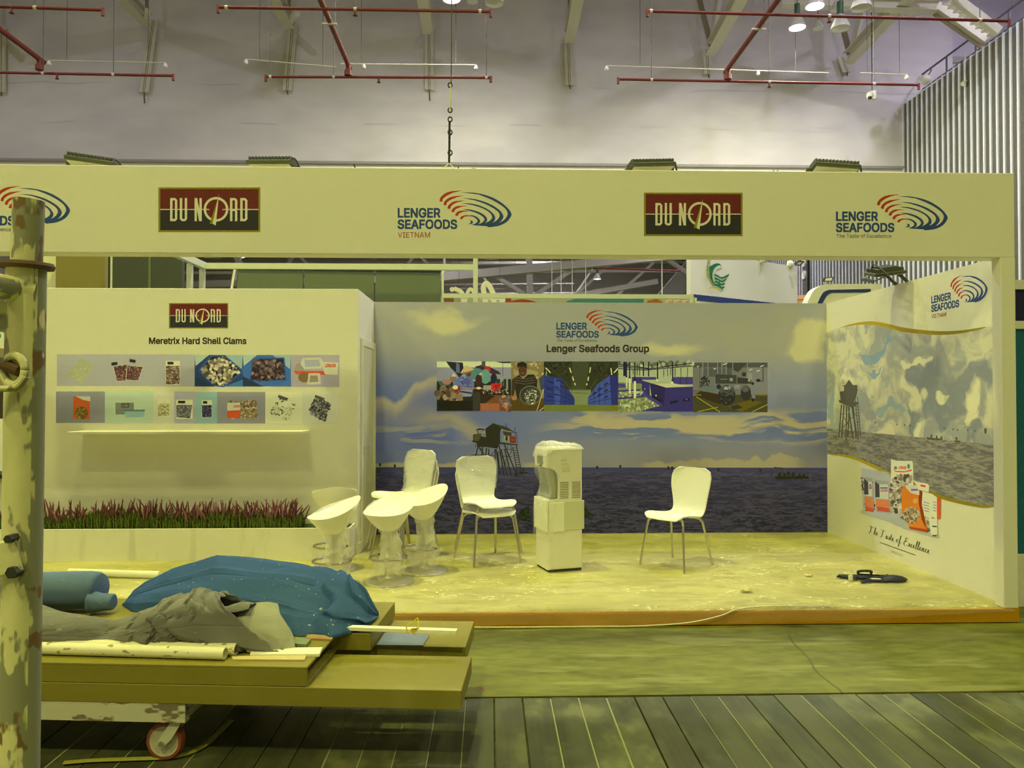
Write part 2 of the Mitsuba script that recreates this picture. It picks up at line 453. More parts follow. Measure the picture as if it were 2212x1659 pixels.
put('wall_shelf', [box(-3.80, -1.70, 6.945, BFY - 0.001, 1.243, 1.268, 0.003)], 'm_booth_white', None, 'thin white board shelf below the two rows of product photographs', 'shelf')

pl = thing('planter_box', 'long low white planter standing before the product wall', 'planter')
PX0, PX1, PY0, PY1, PZ1 = -4.6, -1.27, 6.955, 7.215, 0.392
put('front', box(PX0, PX1, PY0, PY0 + 0.018, PZ, PZ1, 0.002), 'm_planter', pl)
put('end', box(PX1 - 0.018, PX1, PY0 + 0.018, PY1, PZ, PZ1 - 0.001, 0.002), 'm_planter', pl)
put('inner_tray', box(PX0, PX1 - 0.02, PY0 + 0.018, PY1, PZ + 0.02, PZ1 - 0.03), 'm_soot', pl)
# ---------------------------------------------------------------- flat prints
scene['m_print'] = {'type': 'twosided', 'bsdf': {'type': 'principled', 'base_color': {'type': 'mesh_attribute', 'name': 'vertex_color'}, 'roughness': 0.5, 'specular': 0.3}}


def atv(P, h, axis, value):
    P = np.asarray(P, float)
    r = np.stack([(P[:, 0] - CX) / FOCAL, (P[:, 1] - CY) / FOCAL, np.ones(len(P))], 1) @ ROT.T
    val = value - h
    t = (val - EYE[axis]) / r[:, axis]
    return EYE + t[:, None] * r


def sheet(axis, value):
    """Points measured in the photograph on a flat sheet -> the scene, h metres proud of the sheet."""
    return lambda P, h: atv(P, h, axis, value)


class Print:
    """Flat coloured areas of one printed picture or logo, a few hundredths of a millimetre above one another."""

    def __init__(self, to3, h0=0.0006, step=4e-5):
        self.to3, self.h, self.step, self.v, self.f, self.c, self.n = to3, h0, step, [], [], [], 0

    def tris(self, pts, faces, color):
        v = self.to3(np.asarray(pts, float), self.h)
        self.v.append(v); self.f.append(np.asarray(faces) + self.n); self.n += len(v)
        self.c.append(np.tile(np.asarray(color, float), (len(v), 1)))
        self.h += self.step

    def poly(self, shape, color):
        if not hasattr(shape, 'geom_type'):
            shape = sg.Polygon(shape)
        if not shape.is_valid:
            shape = shape.buffer(0)
        for g in polys(shape):
            v, f = trimesh.creation.triangulate_polygon(g, engine='earcut')
            self.tris(v, f, color); self.h -= self.step
        self.h += self.step

    def rect(self, x0, y0, x1, y1, color):
        self.tris([[x0, y0], [x1, y0], [x1, y1], [x0, y1]], [[0, 1, 2], [0, 2, 3]], color)

    def line(self, pts, w, color):
        self.poly(sg.LineString(pts).buffer(w / 2, cap_style=2, quad_segs=2), color)

    def lines(self, many, w, color):
        self.poly(shapely.union_all([sg.LineString(p).buffer(w / 2, cap_style=2, quad_segs=2) for p in many]), color)

    def dot(self, x, y, rx, ry, color, rot=0, n=12):
        a = np.arange(n) * 2 * math.pi / n
        c, s = math.cos(math.radians(rot)), math.sin(math.radians(rot))
        q = np.stack([rx * np.cos(a), ry * np.sin(a)], 1) @ np.array([[c, s], [-s, c]])
        self.tris(q + (x, y), [[0, k, k + 1] for k in range(1, n - 1)], color)

    def pile(self, shape, n, r, colors, seed=1, squash=0.7):
        """n small shells or grains scattered over a shape."""
        rg = np.random.default_rng(seed)
        x0, y0, x1, y1 = shape.bounds
        k = 0
        while k < n:
            x, y = rg.uniform(x0, x1), rg.uniform(y0, y1)
            if shape.contains(sg.Point(x, y)):
                c = np.asarray(colors[int(rg.integers(len(colors)))]) * rg.uniform(0.8, 1.2)
                self.dot(x, y, r * rg.uniform(0.7, 1.2), r * squash * rg.uniform(0.7, 1.2), np.clip(c, 0.01, 0.9), rg.uniform(0, 180), 7)
                self.h -= self.step * 0.75
                k += 1

    def text(self, s, x0, x1, base, top, color, bold=False, skew=0.0, down=True):
        """Lettering from x0 to x1, its capitals from base to top (both along the sheet's second axis)."""
        m = meshkit.text_mesh(s, 1.0, 0.02, bold)
        v, f = np.asarray(m.vertices), np.asarray(m.faces)
        f = f[(v[f][:, :, 2] > 0.019).all(1)]
        used, inv = np.unique(f, return_inverse=True)
        q = v[used][:, :2]
        q = np.stack([(q[:, 0] - q[:, 0].min()) / np.ptp(q[:, 0]) * (x1 - x0) + x0, base + q[:, 1] * (top - base)], 1)
        q[:, 0] += skew * (base - q[:, 1]) * (1 if top < base else -1)
        if bold:
            d = 0.022 * abs(top - base)
            for o in ((-d, -d), (d, -d), (-d, d), (d, d)):
                self.tris(q + o, inv.reshape(-1, 3), color)
        self.tris(q, inv.reshape(-1, 3), color)

    def build(self, name, parent, label=None, **k):
        return put(name, (np.vstack(self.v), np.vstack(self.f)), 'm_print', parent, label, color=np.vstack(self.c), **k)


def mapped(to3, sx, sy, ox, oy):
    """The sheet's own units: (X, Y) of a drawing -> (ox + sx X, oy + sy Y) of the sheet."""
    return lambda P, h: to3(np.asarray(P, float) * (sx, sy) + (ox, oy), h)


C_RED, C_BLUE, C_BLACK, C_GOLD = (0.46, 0.045, 0.02), (0.03, 0.075, 0.32), (0.02, 0.02, 0.025), (0.26, 0.235, 0.02)
C_MAROON, C_INK, C_CREAM = (0.155, 0.016, 0.02), (0.03, 0.028, 0.045), (0.76, 0.74, 0.72)

RED_ARCS = [
    ([(835, 345), (842, 295), (900, 230), (1010, 182), (1225, 160)], [(1060, 198), (960, 247), (892, 300), (880, 350)]),
    ([(900, 403), (908, 358), (962, 302), (1060, 262), (1240, 245)], [(1110, 278), (1010, 322), (957, 365), (945, 408)]),
    ([(967, 462), (975, 418), (1030, 366), (1110, 338), (1260, 330)], [(1140, 354), (1060, 392), (1020, 430), (1010, 468)]),
    ([(1030, 517), (1038, 480), (1090, 437), (1160, 418), (1300, 421)], [(1190, 434), (1120, 462), (1085, 490), (1075, 522)]),
    ([(1093, 578), (1100, 545), (1145, 509), (1210, 495), (1340, 506)], [(1230, 512), (1180, 530), (1146, 552), (1138, 583)]),
    ([(1170, 632), (1180, 605), (1220, 580), (1290, 572), (1375, 600)], [(1300, 588), (1252, 595), (1222, 615), (1213, 638)])]
BLUE_ARCS = [
    ([(1180, 192), (1450, 208), (1700, 278), (1900, 400), (2012, 530), (2002, 605), (1930, 690), (1800, 748), (1640, 770)], [(1615, 752), (1760, 715), (1872, 668), (1938, 600), (1952, 520), (1880, 430), (1700, 320), (1480, 230)]),
    ([(1215, 290), (1400, 304), (1620, 368), (1800, 470), (1882, 572), (1862, 650), (1760, 728), (1620, 755)], [(1545, 745), (1700, 698), (1792, 640), (1825, 568), (1770, 490), (1600, 392), (1400, 322)]),
    ([(1200, 372), (1380, 384), (1560, 438), (1690, 520), (1750, 608), (1722, 680), (1640, 730), (1550, 750)], [(1475, 740), (1600, 694), (1680, 645), (1700, 588), (1640, 512), (1520, 447), (1370, 402)]),
    ([(1210, 470), (1340, 479), (1480, 518), (1580, 578), (1617, 640), (1590, 695), (1480, 745)], [(1415, 738), (1520, 702), (1572, 650), (1550, 600), (1460, 542), (1330, 498)]),
    ([(1310, 565), (1400, 579), (1470, 618), (1502, 663), (1482, 710), (1420, 738)], [(1358, 728), (1430, 705), (1460, 668), (1440, 630), (1390, 597)]),
    ([(1335, 655), (1372, 668), (1385, 690), (1365, 712), (1305, 720)], [(1338, 704), (1352, 686)])]


def shell_logo(to3, name, parent, tag, label):
    p = Print(to3)
    for o, i in RED_ARCS:
        p.poly(np.vstack([curve(o, 5), curve(i, 5)]), C_RED)
    for o, i in BLUE_ARCS:
        p.poly(np.vstack([curve(o, 5), curve(i, 5)]), C_BLUE)
    p.text('LENGER', 148, 845, 606, 460, C_BLUE, True)
    p.text('SEAFOODS', 146, 1122, 792, 650, C_BLUE, True)
    if tag == 'VIETNAM':
        p.text('VIETNAM', 148, 678, 940, 852, (0.36, 0.05, 0.02))
    else:
        p.text('The Taste of Excellence', 152, 1075, 893, 832, (0.10, 0.10, 0.12))
    return p.build(name, parent, label)


def nord_logo(to3, name, parent, label):
    p = Print(to3)
    R = p.rect
    R(106, 88, 2053, 945, C_GOLD)
    R(142, 120, 2018, 505, C_MAROON)
    R(142, 505, 2018, 908, C_INK)
    R(142, 503, 2018, 520, C_CREAM)
    def letter(x0, x1, kind):
        t, b, w, ch = 292, 736, 46, 40
        outer = sg.Polygon([(x0, t), (x1 - ch, t), (x1, t + ch), (x1, b - ch), (x1 - ch, b), (x0, b)])
        if kind == 'D':
            s = outer.difference(sg.box(x0 + w, t + w, x1 - w, b - w))
        elif kind == 'U':
            s = sg.Polygon([(x0, t), (x0 + w, t), (x0 + w, b - w), (x1 - w, b - w), (x1 - w, t), (x1, t), (x1, b - ch), (x1 - ch, b), (x0 + ch, b), (x0, b - ch)])
        elif kind == 'N':
            s = shapely.union_all([sg.box(x0, t, x0 + w, b), sg.box(x1 - w, t, x1, b), sg.Polygon([(x0, t), (x0 + w * 1.1, t), (x1, b), (x1 - w * 1.1, b)])])
        else:
            m = 520
            head = sg.Polygon([(x0, t), (x1 - ch, t), (x1, t + ch), (x1, m - 14), (x1 - 14, m), (x1, m + 20), (x1, b), (x1 - w, b), (x1 - w, m + 22), (x0 + w, m + 22), (x0 + w, b), (x0, b)])
            s = head.difference(sg.box(x0 + w, t + w, x1 - w, m - 22))
        p.poly(s, C_CREAM)
    for x0, x1, k in ((330, 468, 'D'), (515, 655, 'U'), (796, 936, 'N'), (1475, 1615, 'R'), (1670, 1808, 'D')):
        letter(x0, x1, k)
    p.dot(1207, 508, 236, 236, C_CREAM, n=40)
    p.dot(1207, 508, 190, 190, C_MAROON, n=40)
    R(1010, 503, 1080, 520, C_CREAM); R(1328, 503, 1404, 520, C_CREAM)
    p.poly([(1266, 212), (1085, 785), (1142, 790)], C_GOLD)
    p.poly([(1266, 212), (1142, 785), (1202, 818)], C_CREAM)
    return p.build(name, parent, label)


FS = sheet(1, FY)
shell_logo(mapped(FS, 1 / 7.628, 1 / 7.628, 840, 390), 'logo', fb, 'VIETNAM', 'red and blue ringed shell logo reading LENGER SEAFOODS VIETNAM')
k = .981 / 7.628
shell_logo(mapped(FS, k, k, 1806 - 146 * k, 457.5 - 460 * k), 'logo', fb, 'T', 'red and blue ringed shell logo with the line The Taste of Excellence')
k = 1.02 / 7.628
shell_logo(mapped(FS, k, k, 150 - 2012 * k, 402 - 160 * k), 'logo', fb, 'T', 'ringed shell logo cut by the edge of the view')
nord_logo(mapped(FS, 1 / 8.848, 1 / 8.848, 330, 395), 'logo', fb, 'maroon and black DU NORD plate in a gold border')
nord_logo(mapped(FS, 213 / 220 / 8.848, 94 / 97 / 8.848, 1391 - 106 * 213 / 220 / 8.848, 416 - 88 * 94 / 97 / 8.848), 'logo', fb, 'maroon and black DU NORD plate in a gold border')

# ---- storage block: logo, heading, two rows of product photographs
BS = sheet(1, BFY)
nord_logo(mapped(BS, 128 / 220 / 8.848, 55 / 97 / 8.848, 365 - 106 * 128 / 220 / 8.848, 655 - 88 * 55 / 97 / 8.848), 'logo', bl, 'small maroon and black DU NORD plate')
p = Print(BS)
p.text('Meretrix Hard Shell Clams', 322, 532, 743, 730, (0.035, 0.03, 0.025), True)
p.build('heading', bl, 'black heading Meretrix Hard Shell Clams')
GREYP, GREYL, GREYD = A(168, 165, 130), A(200, 198, 150), A(138, 135, 108)
SHELLS = [A(120, 95, 60), A(160, 140, 95), A(90, 65, 45), A(190, 175, 120), A(65, 45, 30)]


def photo(u0, v0, u1, v1, label, draw, bg=GREYP, vign=True):
    p = Print(BS, 0.0010)
    n = 6
    for i in range(n):
        c = np.asarray(bg) * (1.0 - (0.10 * i / n if vign else 0))
        p.rect(u0, v0 + (v1 - v0) * i / n, u1, v0 + (v1 - v0) * (i + 1) / n, c); p.h -= p.step
    p.h += p.step
    draw(p, u0, v0, u1 - u0, v1 - v0)
    p.build('product_photo', bl, label)


def quad(x, y, w, h, pts):
    return sg.Polygon([(x + a * w, y + b * h) for a, b in pts])


def ph_white_bag(p, x, y, w, h):
    q = quad(x, y, w, h, [(.50, .12), (.78, .36), (.53, .94), (.19, .64)])
    p.poly(q, A(165, 165, 100)); p.pile(q.buffer(-1), 90, 1.3, [A(185, 182, 120), A(150, 150, 85)], 3)


def ph_two_bags(p, x, y, w, h):
    for pts, s in (([(.20, .40), (.50, .32), (.62, .80), (.28, .84)], 5), ([(.50, .36), (.84, .40), (.74, .82), (.48, .80)], 6)):
        q = quad(x, y, w, h, pts); p.poly(q.buffer(1.5), A(190, 185, 150)); p.poly(q, A(85, 55, 40)); p.pile(q, 160, 1.9, [A(120, 75, 55), A(95, 60, 45), A(70, 40, 30), A(160, 130, 100)], s)
    for a, b, r in ((.20, .29, -8), (.60, .20, 10)):
        p.poly(affinity.rotate(quad(x, y, w, h, [(a - .05, b - .04), (a + .08, b - .04), (a + .08, b + .05), (a - .05, b + .05)]), r), A(40, 38, 35))


def ph_bag_upright(colors, tag=True, pts=None, r=1.7, n=150):
    def draw(p, x, y, w, h):
        q = quad(x, y, w, h, pts or [(.36, .36), (.66, .36), (.66, .92), (.36, .94)])
        x0, y0, x1, y1 = q.bounds
        p.poly(sg.box(x0 - 1, y0 - h * .16, x1 + 1, y1 + 1), A(205, 202, 165))
        p.poly(q, colors[0]); p.pile(q, n, r, colors[1:], int(x) + 2)
        if tag:
            p.rect(x0 + (x1 - x0) * .1, y0 - h * .13, x0 + (x1 - x0) * .55, y0 - h * .05, A(35, 33, 30))
    return draw


def ph_box_clams(shells, rim, tint, pts, seed):
    def draw(p, x, y, w, h):
        p.poly(quad(x, y, w, h, [(0, 0), (1, 0), (1, 1), (0, 1)]), tint)
        p.poly(quad(x, y, w, h, [(.0, .0), (.3, .0), (.02, .35)]), A(165, 180, 150)); p.poly(quad(x, y, w, h, [(1, 0), (.62, 0), (.98, .45)]), A(150, 170, 150))
        q = quad(x, y, w, h, pts)
        p.poly(q.buffer(3), rim); p.poly(q, A(30, 32, 35)); p.pile(q.buffer(-1.5), 110, 5.4, [np.asarray(c) * .45 for c in shells], seed, .75); p.pile(q.buffer(-2.5), 95, 4.4, shells, seed + 50, .72)
        p.poly(quad(x, y, w, h, [(0, .68), (.42, 1), (0, 1)]), A(32, 52, 62)); p.poly(quad(x, y, w, h, [(1, .78), (.62, 1), (1, 1)]), A(60, 105, 130))
    return draw


def ph_tins(p, x, y, w, h):
    p.poly(quad(x, y, w, h, [(.10, .30), (.30, .18), (.26, .55), (.06, .52)]), A(150, 135, 100))
    p.poly(quad(x, y, w, h, [(.06, .50), (.70, .50), (.72, .62), (.10, .60)]), A(205, 75, 30))
    p.poly(quad(x, y, w, h, [(.62, .22), (.98, .24), (.96, .62), (.70, .60)]), A(200, 195, 160)); p.text('LENGER', x + .70 * w, x + .93 * w, y + .38 * h, y + .28 * h, A(190, 55, 30), True)
    p.poly(quad(x, y, w, h, [(.25, .12), (.60, .10), (.66, .22), (.62, .40), (.28, .42), (.21, .28)]).buffer(1.5), A(190, 188, 165)); p.poly(quad(x, y, w, h, [(.29, .17), (.57, .16), (.60, .34), (.30, .36)]).buffer(1), A(160, 158, 135))
    p.dot(x + .27 * w, y + .70 * h, .12 * w, .16 * h, A(120, 95, 45), n=18)
    p.poly(quad(x, y, w, h, [(.38, .60), (.58, .60), (.60, .88), (.36, .90)]).buffer(2), A(185, 182, 160)); p.poly(quad(x, y, w, h, [(.40, .64), (.55, .64), (.57, .84), (.38, .86)]), A(140, 125, 75))


def ph_orange_bag(p, x, y, w, h):
    p.poly(quad(x, y, w, h, [(.36, .15), (.70, .16), (.69, .88), (.35, .87)]), A(190, 85, 25))
    p.poly(quad(x, y, w, h, [(.40, .15), (.70, .16), (.70, .32), (.55, .27)]), A(190, 185, 150))
    q = sg.Point(x + .52 * w, y + .68 * h).buffer(.13 * w); p.poly(q, A(110, 85, 25)); p.pile(q, 40, 1.6, [A(150, 125, 40), A(95, 75, 25), A(170, 150, 70)], 21)


def ph_trays(p, x, y, w, h):
    p.poly(quad(x, y, w, h, [(.22, .35), (.60, .35), (.60, .72), (.22, .72)]), A(120, 125, 85)); p.poly(quad(x, y, w, h, [(.34, .38), (.50, .38), (.50, .50), (.34, .50)]), A(60, 45, 30))
    p.text('DU NORD', x + .355 * w, x + .485 * w, y + .475 * h, y + .405 * h, A(200, 195, 150))
    p.poly(quad(x, y, w, h, [(.40, .60), (.82, .60), (.80, .80), (.43, .82)]), A(140, 170, 125)); p.poly(quad(x, y, w, h, [(.39, .57), (.83, .57), (.82, .62), (.40, .62)]), A(85, 115, 85))


def ph_pack(p, x, y, w, h):
    q = quad(x, y, w, h, [(.22, .28), (.82, .27), (.83, .83), (.23, .84)]); p.poly(q, A(140, 120, 65)); p.pile(q, 130, 3.2, [A(165, 145, 85), A(120, 95, 45), A(185, 165, 105), A(95, 75, 40)], 31)
    p.poly(quad(x, y, w, h, [(.21, .34), (.48, .34), (.48, .60), (.21, .60)]), A(195, 190, 150)); p.poly(quad(x, y, w, h, [(.21, .60), (.48, .58), (.48, .82), (.21, .82)]), A(205, 80, 30))
    p.text('LENGER', x + .34 * w, x + .47 * w, y + .49 * h, y + .42 * h, A(180, 50, 30), True)


def ph_loose(dark, seed):
    def draw(p, x, y, w, h):
        q = quad(x, y, w, h, [(.36, .22), (.80, .36), (.62, .92), (.16, .66)])
        p.pile(q, 150, 3.6, [A(70, 70, 45), A(215, 215, 150)] if not dark else [A(60, 60, 45), A(105, 105, 75), A(45, 45, 35)], seed, .85)
        p.pile(q, 150, 2.3, [A(205, 205, 140)] if not dark else [A(150, 148, 105), A(75, 75, 60)], seed + 1)
        p.poly(quad(x, y, w, h, [(.36, .09), (.62, .20), (.58, .28), (.34, .17)]), A(80, 80, 55))
    return draw


BEIGE_SH = [A(205, 190, 135), A(180, 165, 110), A(225, 215, 160), A(120, 105, 65), A(60, 52, 38)]
BROWN_SH = [A(75, 58, 48), A(105, 80, 65), A(50, 36, 30), A(135, 112, 88)]
photo(123, 766, 226, 834, 'grey photo of a flat bag of pale clam meat', ph_white_bag)
photo(226, 766, 324, 834, 'photo of two bags of brown clams', ph_two_bags)
photo(324, 766, 420.5, 835, 'photo of one upright bag of speckled clams', ph_bag_upright(SHELLS))
photo(420.5, 767, 524.5, 835, 'photo of cream clams in a blue lined box', ph_box_clams(BEIGE_SH, A(45, 85, 125), A(38, 62, 80), [(.36, .05), (.62, .05), (.98, .52), (.60, .98), (.42, .95), (.10, .50)], 41))
photo(524.5, 767, 628.5, 835, 'photo of brown clams in a blue lined box', ph_box_clams(BROWN_SH, A(50, 88, 125), A(58, 100, 128), [(.22, .14), (.84, .12), (.88, .78), (.16, .80)], 43))
photo(628.5, 767, 733, 836, 'photo of opened tins and a LENGER carton', ph_tins, A(165, 155, 125))
photo(121, 846, 226.5, 914, 'grey photo of an orange seafood bag', ph_orange_bag, GREYD)
photo(226.5, 846, 331, 915, 'green tinted photo of a tray and its sleeve', ph_trays, A(180, 195, 135))
photo(331, 846, 376.5, 915, 'pale photo of a bag of yellow clams', ph_bag_upright([A(150, 140, 70), A(195, 185, 105), A(125, 115, 55), A(215, 205, 130)], False, [(.22, .38), (.78, .38), (.76, .76), (.22, .78)], 1.6, 130), A(198, 195, 130))
photo(376.5, 846, 422.5, 915, 'photo of a bag of grey clams', ph_bag_upright([A(95, 90, 65), A(130, 125, 95), A(70, 65, 50), A(150, 145, 110)], True, [(.10, .42), (.84, .42), (.74, .84), (.10, .80)], 1.6, 130), A(165, 160, 130))
photo(422.5, 847, 469, 915, 'pale blue photo of a bag of dark mussels', ph_bag_upright([A(45, 42, 48), A(75, 70, 75), A(30, 28, 34), A(110, 105, 105)], True, [(.30, .42), (.74, .42), (.74, .80), (.30, .80)], 1.5, 110), A(140, 170, 150))
photo(469, 847, 573, 915, 'grey photo of a LENGER pack of shell clams', ph_pack, GREYD)
photo(573, 847, 653, 915, 'pale photo of loose white shells with a tag', ph_loose(False, 51), A(205, 202, 135), False)
photo(653, 847, 731, 915, 'pale photo of loose dark shells with a tag', ph_loose(True, 55), A(196, 193, 128), False)


# ---- the seascape of the rear wall
def seascape(p, n, uv):
    x, z = p.x, p.z
    wx, wz = fbm(x * 2.3, z * 3.1, 11.0, 4) - 0.5, fbm(x * 2.3 + 7.0, z * 3.1, 4.0, 4) - 0.5
    big = fbm(x * 1.3 + wx * 1.6, z * 2.4 + wz * 1.6, 3.0, 6)
    wisp = fbm(x * 1.7 + wx * 1.0 + 3.0, z * 13.0 + wz * 2.0, 8.0, 6)

    def blob(cx, cz, rx, rz):
        return dr.exp(-dr.square((x + wx * 0.5 - cx) / rx) - dr.square((z + wz * 0.30 - cz) / rz))
    h = dr.clip((z - 0.82) / 1.78, 0, 1)
    left = smoothstep(1.3, -1.1, x)
    sky = mix((0.27, 0.27, 0.52), (0.17, 0.20, 0.62), left)
    sky = mix(sky, mix((0.22, 0.26, 0.70), (0.095, 0.140, 0.74), left), smoothstep(0.02, 0.25, h))
    sky = mix(sky, mix((0.30, 0.33, 0.72), (0.17, 0.21, 0.74), left), smoothstep(0.30, 0.48, h))
    sky = mix(sky, (0.41, 0.42, 0.62), smoothstep(0.44, 0.80, h))
    sky = mix(sky, (0.46, 0.45, 0.50), smoothstep(0.5, 0.72, big) * smoothstep(0.5, 0.8, h) * 0.5)
    cum = blob(-0.42, 2.37, 0.42, 0.14) + blob(1.95, 2.04, 0.40, 0.10) + blob(3.52, 2.27, 0.24, 0.20) * 1.2 + blob(3.4, 2.06, 0.22, 0.10) * 0.9
    sky = mix(sky, (0.70, 0.67, 0.58), smoothstep(0.55, 0.95, cum * 0.70 + big * 0.62 - 0.03) * 0.88)
    top = 1.50 + 0.30 * smoothstep(-1.25, -0.45, x) + 0.22 * (fbm(x * 5.0, 3.0, 7.0, 4) - 0.5)
    bank = smoothstep(0.05, -0.02, z - top) * smoothstep(-0.30, 0.10, z - top + 0.30) * smoothstep(0.35, -0.4, x)
    sky = mix(sky, mix((0.20, 0.22, 0.68), (0.50, 0.45, 0.55), smoothstep(-0.22, 0.0, z - top + 0.16 * wx)), bank * smoothstep(0.30, 0.50, big + 0.12))
    streak = dr.exp(-dr.square((z - 1.30 + 0.19 * (x + 0.5) + 0.25 * wz) / 0.09)) * smoothstep(-1.1, -0.5, x) * smoothstep(0.15, -0.2, x)
    sky = mix(sky, (0.44, 0.39, 0.43), streak * 0.8)
    band = smoothstep(1.06, 1.18, z + wz * 0.2) * smoothstep(1.50, 1.34, z + wz * 0.2) * smoothstep(0.35, 1.2, x)
    sky = mix(sky, (0.55, 0.48, 0.47), smoothstep(0.42, 0.54, wisp + 0.05 * smoothstep(3.2, 1.6, x)) * band * 0.95)
    sky = mix(sky, (0.12, 0.17, 0.66), smoothstep(0.52, 0.66, 1.0 - wisp + 0.10 * smoothstep(2.4, 3.6, x)) * band * 0.5)
    st = smoothstep(0.90, 1.02, z) * smoothstep(1.40, 1.25, z) * smoothstep(0.5, -0.7, x)
    sky = mix(sky, (0.40, 0.39, 0.50), smoothstep(0.54, 0.66, wisp) * st * 0.6)
    pz = 0.835 + 0.13 * fbm(x * 9.0, 2.0, 4.0, 5) * smoothstep(1.3, 3.4, x) + 0.05 * fbm(x * 11.0, 6.0, 4.0, 4)
    sky = mix(sky, (0.46, 0.41, 0.42), smoothstep(0.015, -0.01, z - pz) * 0.8 * smoothstep(0.34, 0.56, noise(x * 1.6 + 5.0)))
    rip = fbm(x * 9.0 + wx * 2.0, z * 60.0, 1.0, 4)
    rip2 = fbm(x * 30.0, z * 170.0, 6.0, 3)
    near = smoothstep(0.75, 0.1, z)
    sea = mix((0.046, 0.046, 0.22), (0.105, 0.098, 0.33), smoothstep(0.36, 0.66, rip * 0.55 + rip2 * 0.45))
    sea = mix(sea, (0.024, 0.026, 0.11), near * smoothstep(0.50, 0.60, 1.0 - (rip * 0.5 + rip2 * 0.5)) * 0.85)
    sea = mix(sea, (0.14, 0.13, 0.26), smoothstep(0.66, 0.74, rip2) * 0.5 * near)
    sea = mix(sea, (0.056, 0.06, 0.30), smoothstep(0.74, 0.80, z))
    return mix(sea, sky, smoothstep(0.812, 0.818, z + 0.0042 * (x - 1.0)))


M('m_seascape', mikit.proc(seascape), 0.5, spec=0.3)
put('panel', box(BX1 + 0.001, RX - 0.001, BY, BY + 0.05, PZ, 2.602), 'm_seascape', wb)
WS = sheet(1, BY)
k = .716 / 7.628
shell_logo(mapped(WS, k, k, 1201.7 - 146 * k, 697.6 - 460 * k), 'logo', wb, 'T', 'ringed shell logo above the row of photographs')
p = Print(WS)
p.text('Lenger Seafoods Group', 1181, 1402, 760, 745.5, (0.035, 0.03, 0.03), True)
p.build('heading', wb, 'black heading Lenger Seafoods Group')

# stilt hut
DK, DK2 = (0.026, 0.028, 0.03), (0.05, 0.05, 0.055)
p = Print(mapped(WS, 1 / 9.217, 1 / 9.217, 960, 890))
p.poly([(965, 225), (1240, 300), (1390, 395), (1345, 405), (1130, 330), (1110, 400), (1110, 640), (830, 560), (815, 340), (825, 325)], DK)
p.poly([(975, 225), (1240, 298), (1385, 392), (1150, 330)], DK2)
p.poly([(630, 345), (700, 325), (820, 345), (800, 358), (640, 360)], DK)
p.poly([(575, 450), (660, 430), (735, 425), (735, 600), (575, 600)], (0.085, 0.085, 0.05))
p.poly([(560, 575), (1100, 600), (1480, 650), (1440, 665), (1150, 640), (560, 605)], DK)
p.poly([(735, 480), (830, 500), (1100, 600), (1060, 730), (870, 700), (640, 690), (660, 600)], DK)
p.poly([(1150, 380), (1340, 410), (1330, 500), (1200, 470)], (0.05, 0.05, 0.075))
p.poly([(1180, 470), (1295, 470), (1280, 600), (1170, 580)], (0.33, 0.31, 0.32)); p.poly([(1225, 470), (1260, 480), (1255, 580), (1215, 560)], DK)
p.poly([(1300, 480), (1425, 495), (1420, 625), (1310, 610)], (0.22, 0.03, 0.03)); p.dot(1365, 540, 34, 30, (0.36, 0.10, 0.10)); p.dot(1365, 525, 26, 22, (0.22, 0.03, 0.03))
p.poly([(1130, 350), (1350, 385), (1350, 395), (1140, 365)], (0.30, 0.30, 0.28))
L = lambda *q: list(q)
p.lines([L((690, 600), (615, 905)), L((760, 690), (740, 905)), L((640, 600), (820, 905)), L((840, 720), (820, 905)), L((885, 735), (880, 920)), L((1010, 740), (1010, 960)), L((1030, 740), (1100, 1250)),
         L((1090, 650), (1190, 1270)), L((1130, 740), (1250, 1270)), L((1200, 740), (1330, 1260)), L((1190, 640), (1430, 1225)), L((1060, 800), (1090, 1100))], 22, DK)
p.lines([L((530, 850), (1010, 865)), L((690, 720), (830, 900)), L((890, 915), (1000, 770)), L((1070, 780), (1180, 960)), L((1120, 1090), (1350, 760)), L((1170, 950), (1260, 1100)), L((1110, 1200), (1250, 960)), L((1090, 870), (1340, 890)),
         L((640, 360), (680, 430)), L((680, 350), (675, 430)), L((730, 400), (805, 345)), L((735, 450), (815, 460)), L((575, 450), (575, 600)), L((600, 450), (600, 600)), L((1405, 300), (1405, 400)), L((1440, 400), (1450, 650)),
         L((1410, 400), (1415, 500)), L((1230, 225), (1230, 290)), L((1360, 410), (1450, 405)), L((620, 600), (620, 710)), L((780, 610), (780, 690)), L((1260, 650), (1260, 740)), L((1330, 655), (1330, 755)), L((540, 575), (1100, 600)), L((1180, 750), (1370, 745))], 9, DK)
p.lines([L((1360, 690), (1460, 1265)), L((1430, 650), (1550, 1265))], 15, DK)
p.lines([L((1370 + 85 * t, 720 + 520 * t), (1440 + 105 * t, 715 + 520 * t)) for t in np.linspace(0, 1, 12)], 10, DK)
p.poly([(1380, 1225), (1460, 1215), (1470, 1265), (1395, 1268)], DK)
p.poly([(1480, 1200), (1600, 1185), (1700, 1222), (1500, 1225)], DK); p.dot(1570, 1140, 26, 40, (0.035, 0.05, 0.045))
p.build('hut_print', wb, 'dark stilt hut print over the sea')
p = Print(WS)
p.poly([(1673, 1028), (1746, 1029), (1748, 1034), (1676, 1035)], DK); p.lines([[(1683, 1010), (1690, 1011), (1690, 1030)], [(1672, 1009), (1691, 1012)]], 1.4, DK)
for q in ((1684, 1022, 3.5), (1695, 1023, 3), (1703, 1020, 3.5), (1714, 1021, 3), (1727, 1024, 2.6), (1736, 1024, 2.6)):
    p.dot(q[0], q[1] + 3, q[2], q[2] + 2, DK)
p.build('boat_print', wb, 'small dark boat print near the horizon')
p = Print(WS)
